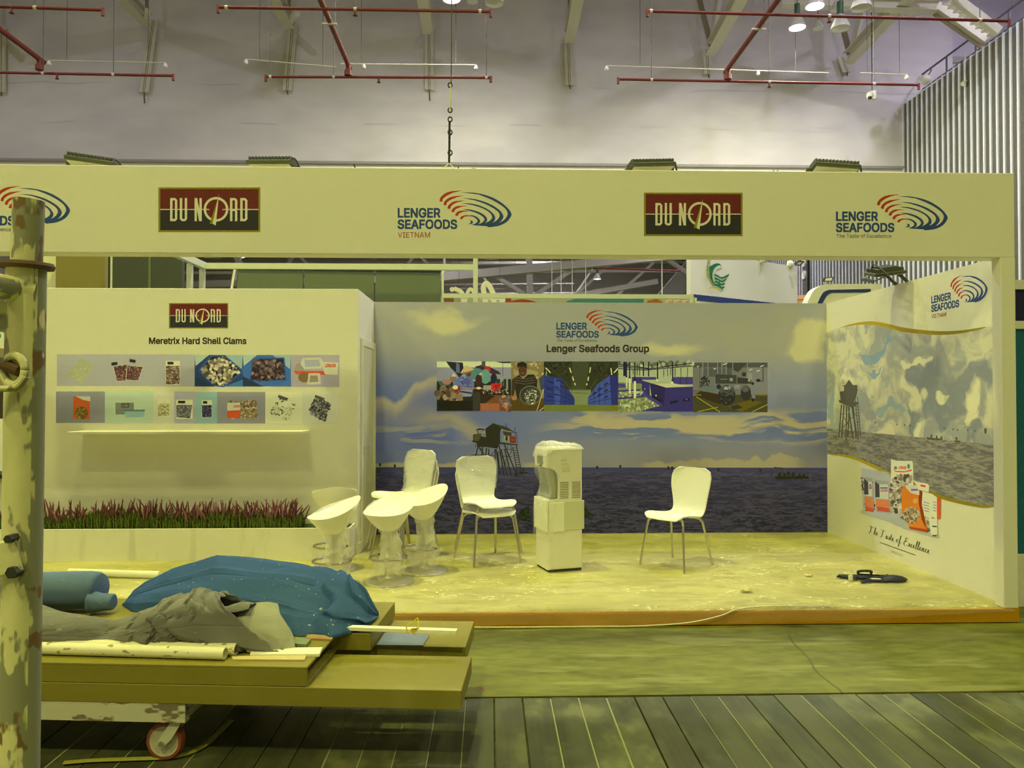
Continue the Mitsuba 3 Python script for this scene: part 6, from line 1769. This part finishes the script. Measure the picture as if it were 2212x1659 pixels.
for s in (-1, 1):
    put('bridle', tube([(HX[0], FY + .08, pz(352)), (HX[0] + s * .06, FY + .08, 3.171)], .004, 6), 'm_cable', hc)

# cctv camera on its rod, speakers on the fins
cv = thing('dome_camera', 'small white dome camera hanging on a thin dark rod', 'camera')
q = at(1880, 206, y=22.6); q2 = at(1886, 80, y=22.6)
put("rod", tube([q + (.05, 0, .15), q + (.05, 0, 6.2)], .016, 8), 'm_railing', cv)
put('housing', join(tube([q + (.09, 0, .13), q + (.09, 0, -.12)], .085, 14)), 'm_white_paint', cv, smooth=40)
put('dome', lathe([(0, -.14), (.06, -.12), (.095, -.06), (.10, 0), (.07, .07), (0, .09)], 18, q + (-.05, -.05, 0)), 'm_white_paint', cv, smooth=True)
put('lens', lathe([(0, -.10), (.05, -.08), (.06, -.03), (.03, 0)], 14, q + (-.07, -.10, -.06)), 'm_camera_dark', cv, smooth=True)
ps = thing('dome_speaker', 'round pale dome fixed on a bracket atop the finned wall', 'speaker')
q = at(1999, 172, y=23.5)
put('dome', lathe([(0, -.14), (.10, -.11), (.15, -.03), (.15, .03), (.10, .11), (0, .14)], 20, q), 'm_white_paint', ps, smooth=True)
put('bracket', join(bar(q, q + (.2, 0, .32), .03, .03), bar(q + (.2, 0, .32), (HX1 - .02, q[1] - .0, q[2] + .32), .03, .03)), 'm_railing', ps)
sp = thing('fin_spotlight', 'small white spotlight on a stalk before the metal fins', 'spotlight')
q = at(2083, 178, y=21.6)
put('head', tube([q + (.04, 0, .05), q + (-.05, -.02, -.06)], [.05, .08], 12), 'm_white_paint', sp, smooth=40)
put('stalk', tube([q + (.03, 0, .05), q + (.05, .02, .85), (HX1 - .1, q[1] + .02, q[2] + .9)], .012, 6), 'm_slat', sp)

# the lamps in view: three lit, five dark
high_bay(*at(975, -1, y=20.0), 'lit high bay lamp directly above the hanging chain', 320, (1, 1, .62), 1.05)
high_bay(*at(1760, 14, y=18.6), 'upper lit lamp of the pair at the top right', 320, (1, 1, .66), 1.0)
high_bay(*at(1722, 60, y=20.6), 'lower lit lamp of the pair at the top right', 320, (1, 1, .58), 1.0)
for u, v, y, s, lab in ((1020, 4, 22.0, .75, 'small unlit lamp right of the lit one above the chain'), (1068, 8, 19.0, 1.05, 'big unlit lamp at the top, right of the chain'), (1767, 62, 21.8, .72, 'small unlit lamp below the red pipe between the lit and dark lamps'), (1808, 22, 20.8, .78, 'small unlit lamp above the red pipe'), (1860, 18, 18.4, 1.1, 'big unlit lamp at the top right'), (1815, 62, 19.8, 1.1, 'big unlit lamp right of the lower lit lamp')):
    high_bay(*at(u, v, y=y), lab, s=s, ballast=s > .9)
# ---------------------------------------------------------------- seen between header board and booth walls, and at both edges
M('m_olive_wall', (0.25, 0.215, 0.085), 0.8)
M('m_pale_panel', (0.78, 0.78, 0.68), 0.6)
M('m_screen', (0.055, 0.065, 0.060), 0.6)
M('m_green_panel', (0.13, 0.165, 0.115), 0.6)
M('m_frame', (0.62, 0.66, 0.56), 0.4, spec=0.5)
M('m_letter', (0.80, 0.76, 0.82), 0.5)
M('m_navy_band', (0.03, 0.055, 0.26), 0.5)
M('m_far_white', (0.84, 0.84, 0.84), 0.5)
M('m_grey_soffit', (0.34, 0.33, 0.33), 0.9)
M('m_orange', (0.75, 0.42, 0.22), 0.6)
M('m_teal', (0.012, 0.13, 0.24), 0.6)
M('m_navy_panel', (0.014, 0.016, 0.075), 0.6)
M('m_tin', (0.55, 0.42, 0.36), 0.5)


def slab(u0, v0, u1, y, zb, th, m, name, label=None, cat=None, parent=None, zt=None, **k):
    """An upright panel at distance y, from u0 to u1, its top measured at v0 (or zt), down to zb."""
    a, b = at(u0, v0, y=y), at(u1, v0, y=y)
    return put(name, box(a[0], b[0], y, y + th, zb, a[2] if zt is None else zt), m, parent, label, cat, **k)


slab(85, 500, 121, 11.4, 0, .3, 'm_pale_panel', 'pale_panel', 'pale upright panel edge beside the olive pillar, left background', 'panel')
slab(121, 500, 227, 11.0, 0, .7, 'm_olive_wall', 'olive_pillar', 'broad olive brown pillar behind the product wall', 'pillar')
ls = thing('screen_wall', 'dark grey green screen panels standing behind the product wall', 'screen')
slab(242, 480, 322, 10.0, 1.2, .08, 'm_screen', 'panel', parent=ls); slab(325, 480, 394, 10.0, 1.2, .08, 'm_screen', 'panel', parent=ls)
slab(321, 480, 326, 9.99, 1.2, .02, 'm_green_panel', 'seam', parent=ls, label='paler seam'); slab(239, 480, 243, 9.99, 1.2, .1, 'm_frame', 'edge', parent=ls)
slab(242, 480, 394, 9.6, 0, .0001 + .35, 'm_screen', 'foot', parent=ls, zt=1.2)
slab(234, 500, 238, 10.6, 0, .1, 'm_dark', 'dark_post', 'thin dark upright left of the screen panels', 'post')

tf = thing('aluminium_stand', 'pale green lit aluminium frame of a neighbouring booth behind', 'frame')
zf = at(440, 575, y=9.86)[2]
xa = at(441, 575, y=9.86)[0]
put('side_beam', bar((xa, 8.5, zf), (xa, 9.86, zf), .07, .085), 'm_frame', tf)
put('long_beam', bar((xa - .03, 9.86, zf), (at(1026, 575, y=9.86)[0], 9.86, zf), .06, .075), 'm_frame', tf)
for u in (410, 437, 1027):
    xx = at(u, 600, y=9.86 if u != 410 else 9.45)[0]
    put('post', box(xx - .03, xx + .03, 9.83 if u != 410 else 9.42, 9.89 if u != 410 else 9.48, 0, zf - .043 if u != 1027 else 3.6), 'm_frame', tf)
zl = at(1200, 640, y=9.86)[2]
put('low_beam', bar((at(955, 640, y=9.86)[0], 9.86, zl), (at(1494, 640, y=9.86)[0], 9.86, zl), .05, .055), 'm_frame', tf)
xx = at(1493, 640, y=9.86)[0]
put('post', box(xx - .025, xx + .025, 9.835, 9.885, 0, zl + .03), 'm_frame', tf)
gp = thing('green_screen', 'wide dull green panels with a pale edge behind the frame beam', 'screen')
y1 = 10.4
tops = [at(u, v, y=y1) for u, v in ((513, 581), (953, 587))]
c = [at(513, 581, y=y1), at(656, 583, y=y1), at(809, 585, y=y1), at(953, 587, y=y1)]
lo = [at(497, 668, y=y1), at(652, 668, y=y1), at(808, 668, y=y1), at(953, 668, y=y1)]
for j in range(3):
    put('panel', prism(sg.Polygon([(c[j][0] + .01, c[j][2]), (c[j + 1][0] - .01, c[j + 1][2]), (lo[j + 1][0] - .01, 1.0), (lo[j][0] + .01 - (.06 if j == 0 else 0), 1.0)]), .05, xz(y1, 1)), 'm_green_panel', gp)
put('top_edge', bar(c[0] + (0, -.01, .012), c[3] + (0, -.01, .012), .03, .03), 'm_dark', gp); put('side_edge', bar(c[0] + (-.02, -.01, .05), lo[0] + (-.02, -.01, 0), .03, .03), 'm_far_white', gp, label='white slanting edge'); put('side_edge', bar(c[3] + (.02, -.01, .05), lo[3] + (.02, -.01, 0), .03, .03), 'm_frame', gp)
put('support', box(c[0][0] + .2, c[3][0] - .2, y1 + .06, y1 + .3, 0, 1.0), 'm_screen', gp)

# white script letters on the neighbouring booth, cut off by the booth wall
lt = thing('script_sign', 'parts of big white script letters above a coloured band', 'sign')
yl = 11.5
S1 = sheet(1, yl)
def glyph(pts, w, nm='letter'):
    c_ = curve(pts, 6)
    put(nm, prism(sg.LineString(c_).buffer(w / 2), .05, lambda p: S1(p[:, :2], 0) - np.stack([0 * p[:, 2], p[:, 2], 0 * p[:, 2]], 1)), 'm_letter', lt)
put('letter', prism(sg.Point(976.5, 626).buffer(5), .05, lambda p: S1(p[:, :2], 0) - np.stack([0 * p[:, 2], p[:, 2], 0 * p[:, 2]], 1)), 'm_letter', lt)
glyph([(984, 625), (997, 632), (1000, 645), (1002, 664)], 9); glyph([(1003, 664), (1008, 640), (1014, 626), (1022, 630), (1030, 655), (1036, 664)], 7)
glyph([(1050, 664), (1047, 640), (1044, 622), (1050, 613), (1058, 620), (1066, 636)], 11); glyph([(1040, 643), (1062, 645), (1088, 645)], 7); glyph([(1066, 650), (1072, 664)], 11); glyph([(1086, 640), (1084, 664)], 12)
p = Print(sheet(1, 11.7))
p.rect(950, 641, 1500, 668, (0.40, 0.42, 0.36)); p.poly(curve([(1092, 641), (1100, 650), (1130, 646), (1165, 655), (1180, 668), (1092, 668)], 4, True), (0.33, 0.055, 0.02)); p.rect(1092, 641, 1104, 668, (0.30, 0.05, 0.02)); p.poly([(1215, 668), (1225, 650), (1260, 641), (1392, 641), (1388, 668)], (0.06, 0.22, 0.30))
for u, v in ((972, 652), (965, 648), (1405, 654), (1416, 650), (1424, 655), (1410, 660)):
    p.dot(u, v, 8, 6, (0.36, 0.14, 0.04))
p.rect(958, 641, 980, 655, (0.22, 0.10, 0.03))
slab(945, 641, 1505, 11.72, 0, .1, 'm_pale_panel', 'colour_band', 'low colourful printed board', None, lt)
p.build('band_print', lt, 'red and teal shapes on the printed band')
for j, u in enumerate((1444, 1462, 1480)):
    q = at(u, 660, y=11.0)
    put('tin', lathe([(0, 0), (.052, 0), (.055, .005), (.055, .115), (.05, .12), (0, .12)], 18, (q[0], 11.0, 2.86)), 'm_tin', None, ('leftmost', 'middle', 'rightmost')[j] + ' of the three pinkish tins on the shelf behind the booth', 'tin', 'pinkish tins', smooth=40)
put('tin_shelf', box(at(1435, 660, y=11)[0], at(1490, 660, y=11)[0], 10.9, 11.12, 2.82, 2.859), 'm_frame', None, 'pale shelf carrying the pinkish tins', 'shelf'); 
put('leg', box(at(1460, 660, y=11)[0] - .03, at(1460, 660, y=11)[0] + .03, 10.98, 11.04, 0, 2.82), 'm_frame', 'tin_shelf')

# booth with the leaping dolphin emblem
eb = thing('emblem_booth', 'tall white booth wall with a green dolphin emblem and navy band', 'booth')
E0, E1 = at(1492, 600, y=16.0), at(1722, 600, y=18.0)
ux = np.array([E1[0] - E0[0], E1[1] - E0[1]]); LW = np.linalg.norm(ux); ux /= LW
nrm = np.array([ux[1], -ux[0]])
ew = lambda P, h: np.stack([E0[0] + ux[0] * P[:, 0] + nrm[0] * h, E0[1] + ux[1] * P[:, 0] + nrm[1] * h, P[:, 1]], 1)
put('panel', prism(sg.box(0, 0, LW, 4.68), .12, lambda p: ew(p[:, :2], 0) + np.stack([-nrm[0] * p[:, 2], -nrm[1] * p[:, 2], 0 * p[:, 2]], 1)), 'm_far_white', eb)
put('navy_band', prism(sg.box(.08, 3.62, LW, 3.745), .012, lambda p: ew(p[:, :2], p[:, 2])), 'm_navy_band', eb, label='navy band')
# the emblem, drawn in the wall's own metres
def wallcoord(u, v):
    r = ROT @ np.array([(u - CX) / FOCAL, (v - CY) / FOCAL, 1.0])
    n3 = np.array([nrm[0], nrm[1], 0]); t = ((np.array([E0[0], E0[1], 0]) - EYE) @ n3) / (r @ n3)
    q = EYE + t * r
    return (q[:2] - E0[:2]) @ ux, q[2]
em = lambda X, Y: wallcoord(1490 + X / 8.193, 540 + Y / 8.193)
p = Print(lambda P, h: ew(np.array([em(x, y) for x, y in P]), h), .02, 2e-3)
GR, YG, YE = (0.02, 0.20, 0.085), (0.26, 0.30, 0.02), (0.60, 0.58, 0.03)
p.poly(curve([(330, 330), (350, 290), (430, 245), (500, 240), (530, 262), (560, 290), (545, 312), (480, 290), (430, 320), (395, 400), (390, 480), (410, 560), (450, 620), (420, 610), (365, 540), (345, 440), (345, 370)], 4, True), GR)
p.poly(curve([(500, 275), (545, 285), (562, 300), (545, 318), (470, 345), (455, 390), (440, 430), (425, 400), (400, 470), (412, 560), (450, 615), (405, 560), (385, 460), (400, 370), (440, 310)], 4, True), (0.72, 0.74, 0.72))
for y0, x1 in ((430, 690), (490, 650), (545, 625), (600, 600)):
    p.poly(np.vstack([curve([(425, y0), (470, y0 + 12), (540, y0 + 52), (600, y0 + 34), (x1, y0 - 12)], 4), curve([(x1 - 26, y0 + 40), (600, y0 + 66), (540, y0 + 82), (470, y0 + 42), (425, y0 + 36)], 4)]), GR)
p.poly([(500, 515), (515, 590), (530, 650), (580, 698), (535, 690), (480, 630), (495, 580)], GR); p.poly([(425, 600), (480, 600), (470, 640)], GR)
for j in range(13):
    x, y = 318 - 36 * math.sin(j / 12 * 2.3) + max(0, j - 8) * 17, 170 + j * 38
    p.dot(x - 12, y, 9, 24, YG, 28, 10); p.dot(x + 14, y + 4, 9, 24, YG, -28, 10)
p.poly(curve([(270, 690), (330, 660), (400, 668), (490, 700), (430, 700), (350, 682)], 4, True), YE)
p.build('emblem', eb, 'green leaping dolphin with wave stripes and a yellow wheat ear')
for (u, v, lab) in ((1654, 562, 'small spotlight arm on the emblem wall, the left one'), (1712, 572, 'small square floodlight on an arm at the end of the emblem wall')):
    t = thing('arm_spotlight', lab, 'spotlight', 'arm spotlights on the emblem wall')
    yy = 17.2 if u < 1700 else 17.85
    q = at(u, v, y=yy)
    put('shade', lathe([(0, -.06), (.07, -.05), (.085, .02), (.06, .09), (0, .11)], 14, q + (-.06, 0, 0)), 'm_pale_panel', t, smooth=True)
    put('arm', bar(q + (-.05, .1, -.05), (q[0] - .05, q[1] + .35, 4.7), .03, .03), 'm_frame', t)
    if u > 1700:
        put('frame', prism(sg.Polygon([(-.02, 0), (.09, .085), (.24, .06), (.13, -.04)]).difference(sg.Polygon([(.02, .0), (.10, .065), (.20, .05), (.12, -.02)])), .04, lambda p: np.stack([q[0] + p[:, 0], q[1] - .1 - p[:, 2], q[2] + p[:, 1]], 1)), 'm_dark', t)
        put('face', prism(sg.Polygon([(.02, .0), (.10, .065), (.20, .05), (.12, -.02)]), .02, lambda p: np.stack([q[0] + p[:, 0], q[1] - .09 - p[:, 2], q[2] + p[:, 1]], 1)), 'm_far_white', t)

# round speakers on the far fins, rounded booth, orange stall
sk = thing('speaker_column', 'dark strip with round pale loudspeakers on the far finned wall', 'speaker')
yk = 32.6
put('strip', box(HX1 - .20, HX1 - .17, yk - .22, yk + .22, 5.9, 9.4), 'm_slat_back', sk)
for z in (6.82, 7.35, 7.9):
    put('cone', move(lathe([(.06, 0), (.17, .05), (.185, .06), (.19, .03), (.19, 0)], 20), rigid(HX1 - .20, yk, z) @ rigid(ry=-90)), 'm_white_paint', sk, smooth=30)
    put('dust_cap', move(lathe([(0, .02), (.07, .02), (.07, 0)], 14), rigid(HX1 - .20, yk, z) @ rigid(ry=-90)), 'm_tin', sk)
rb = thing('rounded_booth', 'white rounded booth edge with a navy outline behind the side wall', 'booth')
yr = 12.6
RS = sheet(1, yr)
out = np.vstack([curve([(1738, 672), (1748, 645), (1760, 625), (1778, 615), (1800, 613)], 6), [(1905, 613), (1905, 672)]])
q = RS(out, 0)
put('panel', prism(sg.Polygon([(a[0], a[2]) for a in q[:-1]] + [(q[-1][0], 0.0), (q[0][0], 0.0)]), .25, xz(yr, 1)), 'm_far_white', rb)
nb = np.vstack([curve([(1760, 672), (1768, 650), (1778, 632), (1790, 626)], 6), [(1880, 624), (1880, 631)], curve([(1796, 632), (1786, 638), (1776, 655), (1770, 672)], 6)])
q = RS(nb, 0)
put('navy_line', prism(sg.Polygon([(a[0], a[2]) for a in q]), .012, xz(yr, -1)), 'm_navy_band', rb, label='navy outline')
t = thing('small_floodlight', 'small square floodlight on top of the rounded booth', 'floodlight')
q = at(1786, 605, y=12.7)
put('case', prism(sg.Polygon([(-.09, -.03), (-.06, .035), (.10, .045), (.075, -.025)]), .05, lambda p: np.stack([q[0] + p[:, 0], q[1] - p[:, 2], q[2] + p[:, 1]], 1)), 'm_dark', t)
put('face', prism(sg.Polygon([(-.06, -.02), (-.04, .025), (.075, .033), (.055, -.015)]), .01, lambda p: np.stack([q[0] + p[:, 0], q[1] - .05 - p[:, 2], q[2] + p[:, 1]], 1)), 'm_far_white', t)
put('stem', bar(q + (0, .02, -.02), (q[0], q[1] + .02, at(1786, 613, y=12.7)[2] - .02), .03, .03), 'm_frame', t)
ob = thing('orange_stall', 'peach coloured stall corner glimpsed beside the rounded booth', 'booth')
q0, q1 = at(1724, 637, y=20.0), at(1752, 646, y=20.0)
put('top', box(q0[0], q1[0] + .6, 20, 20.2, q1[2], q0[2]), 'm_orange', ob); put('post', box(q0[0] + .03, q0[0] + .12, 20.02, 20.1, 0, q1[2]), 'm_orange', ob); put('back', box(q0[0], q1[0] + .6, 20.25, 20.3, 0, q1[2]), 'm_tin', ob)

# rear hall: soffit, trusses, wires, lights
sfp = [at(u, v, y=44.0) for u, v in ((1395, 668), (1515, 535), (1515, 668))]
put('grey_soffit', prism(sg.Polygon([(sfp[0][0], sfp[0][2]), (sfp[2][0], sfp[2][2]), (sfp[2][0], 12.995), (sfp[1][0] - .3, 12.995), (sfp[1][0] - .2, sfp[1][2])]), .6, xz(44.0, 1)), 'm_grey_soffit', None, 'grey sloping soffit at the right of the rear hall', 'soffit')
def truss(segs, y, label, m='m_steel_far', w=.18):
    t = thing('rear_truss', label, 'truss', 'steel trusses of the rear hall')
    for j, (u0, v0, u1, v1, k) in enumerate(segs):
        a, b = at(u0, v0, y=y), at(u1, v1, y=y)
        put('member', bar(a, b, w * k, w * k), m, t)
        if j == 0:
            put('hanger', join(bar(a, (a[0], y, 13.0), .1, .1)), m, t); put('hanger', join(bar(b, (b[0], y, 13.0), .1, .1)), m, t)


truss([(380, 616, 960, 600, 1.6), (940, 600, 1500, 548, 2.0), (500, 622, 520, 540, 1), (560, 618, 500, 545, 1), (1145, 640, 1143, 555, 1.5), (1150, 642, 1240, 580, 1), (1140, 640, 1060, 590, 1)], 34.0, 'nearest pale girder sloping across the rear hall')
truss([(380, 590, 1500, 585, .8), (600, 600, 640, 545, .8), (690, 600, 640, 545, .8), (860, 600, 900, 545, .8), (950, 598, 900, 545, .8), (1240, 640, 1330, 560, .8), (1420, 560, 1330, 640, .8), (1150, 655, 1420, 608, 1.5), (1440, 560, 1500, 600, 1.2)], 40.0, 'middle truss of the rear hall with crossed webs')
truss([(380, 570, 1500, 566, .9), (450, 580, 490, 545, .6), (800, 566, 830, 545, .6), (1020, 566, 1060, 620, .7), (1290, 566, 1240, 640, .7), (380, 640, 1300, 632, .6), (950, 615, 1240, 612, .5)], 48.0, 'farthest thin truss of the rear hall')
t = thing('rear_red_pipe', 'thin red pipe in the rear hall roof', 'pipe')
put('pipe', tube([at(1270, 578, y=36.0), at(1470, 585, y=36.0)], .05, 8), 'm_red_pipe', t); put('pipe', tube([at(250, 566, y=36.0), at(232, 560, y=36.0)], .08, 8), 'm_red_pipe', t)
for j, (u0, u1) in enumerate(((955, 1130), (1050, 1075), (980, 1090), (440, 480))):
    v = (572, 561, 624, 558)[j]
    a, b = at(u0, v - 1, y=30.0), at(u1, v, y=30.0)
    t = thing('lit_rod', ('long thin lit rod beside the frame post', 'short lit rod near the header board, right of the frame post', 'lower thin lit rod above the script letters', 'short lit rod left of the far lamp')[j] + ' in the rear hall', 'rod')
    put('rod', tube([a, b], .012, 6), 'm_thin_pipe', t)
    for q in (a * .9 + b * .1, a * .1 + b * .9):
        put('hanger', tube([q, (q[0], 30.0, 13.0)], .008, 5), 'm_wire', t)
for j, u in enumerate((1192, 1212, 1236, 1265, 1430)):
    a = at(u, 640, y=27.0)
    put('hanging_wire', tube([a, (a[0], 27.0, 13.0)], .013 if u != 1430 else .02, 6), 'm_wire_white', None, ('first', 'second', 'third', 'fourth', 'rightmost')[j] + ' of the thin white wires hanging behind the booth', 'wire', 'white hanging wires')
for (u, v, y, e, lab) in ((520, 556, 36.0, 500, 'small bright lamp in the rear hall above the frame corner'), (1290, 603, 36.0, 500, 'small bright lamp in the middle of the rear hall'), (1052, 557, 38.0, 260, 'small bright lamp right of the frame post in the rear hall')):
    q = at(u, v, y=y)
    high_bay(q[0], q[1], q[2], lab, e, (1, 1, .7), .8, top=13.0)

# far left: corner of the next stand; far right: posts and panels of the next booth
ns = thing('next_stand', 'white stand panel with a big dark letter glimpsed left of the scaffold post', 'booth')
yn = 8.6
slab(-160, 655, 14, yn, 0, .1, 'm_far_white', 'panel', parent=ns)
p = Print(sheet(1, yn))
p.poly(sg.Polygon([(-30, 679), (6, 679), (14, 684), (14, 700), (6, 705), (-30, 705)]).difference(sg.Polygon([(-30, 683), (3, 683), (9, 687), (9, 697), (3, 701), (-30, 701)])), (0.03, 0.02, 0.06)); p.dot(-2, 726, 5, 6, (0.10, 0.35, 0.55)); p.rect(-160, 753, 14, 757, (0.40, 0.25, 0.08)); p.rect(-160, 757, 14, 845, (0.30, 0.26, 0.18)); p.rect(-160, 845, 14, 905, (0.05, 0.045, 0.04))
p.build('print', ns, 'dark letter D and brown band')
put('counter', box(at(-160, 900, y=8.2)[0], at(13, 900, y=8.2)[0], 8.2, 8.55, 0, .72), 'm_pale_panel', ns); put('counter_top', box(at(-160, 900, y=8.2)[0], at(14, 900, y=8.2)[0], 8.15, 8.55, .72, .76), 'm_dark', ns, label='dark counter top')
nr = thing('next_booth', 'pale frame with dark blue and teal panels right of the booth', 'booth')
xr = at(2197, 700, y=5.6)[0]
put('post', box(3.80, 3.86, 5.62, 5.68, 0, 2.47), 'm_booth_white', nr)
for z0, z1 in ((2.40, 2.47), (2.10, 2.16)):
    put('rail', box(3.86, 5.2, 5.62, 5.68, z0, z1), 'm_booth_white', nr)
put('navy_panel', box(3.86, 5.2, 5.64, 5.66, 2.16, 2.40), 'm_navy_panel', nr); put('teal_panel', box(3.93, 5.2, 5.64, 5.66, 0.4, 2.10), 'm_teal', nr); put('inner_post', box(3.86, 3.93, 5.63, 5.67, 0, 2.10), 'm_booth_white', nr); put('low_panel', box(3.93, 5.2, 5.64, 5.66, 0, .4), 'm_booth_white', nr)
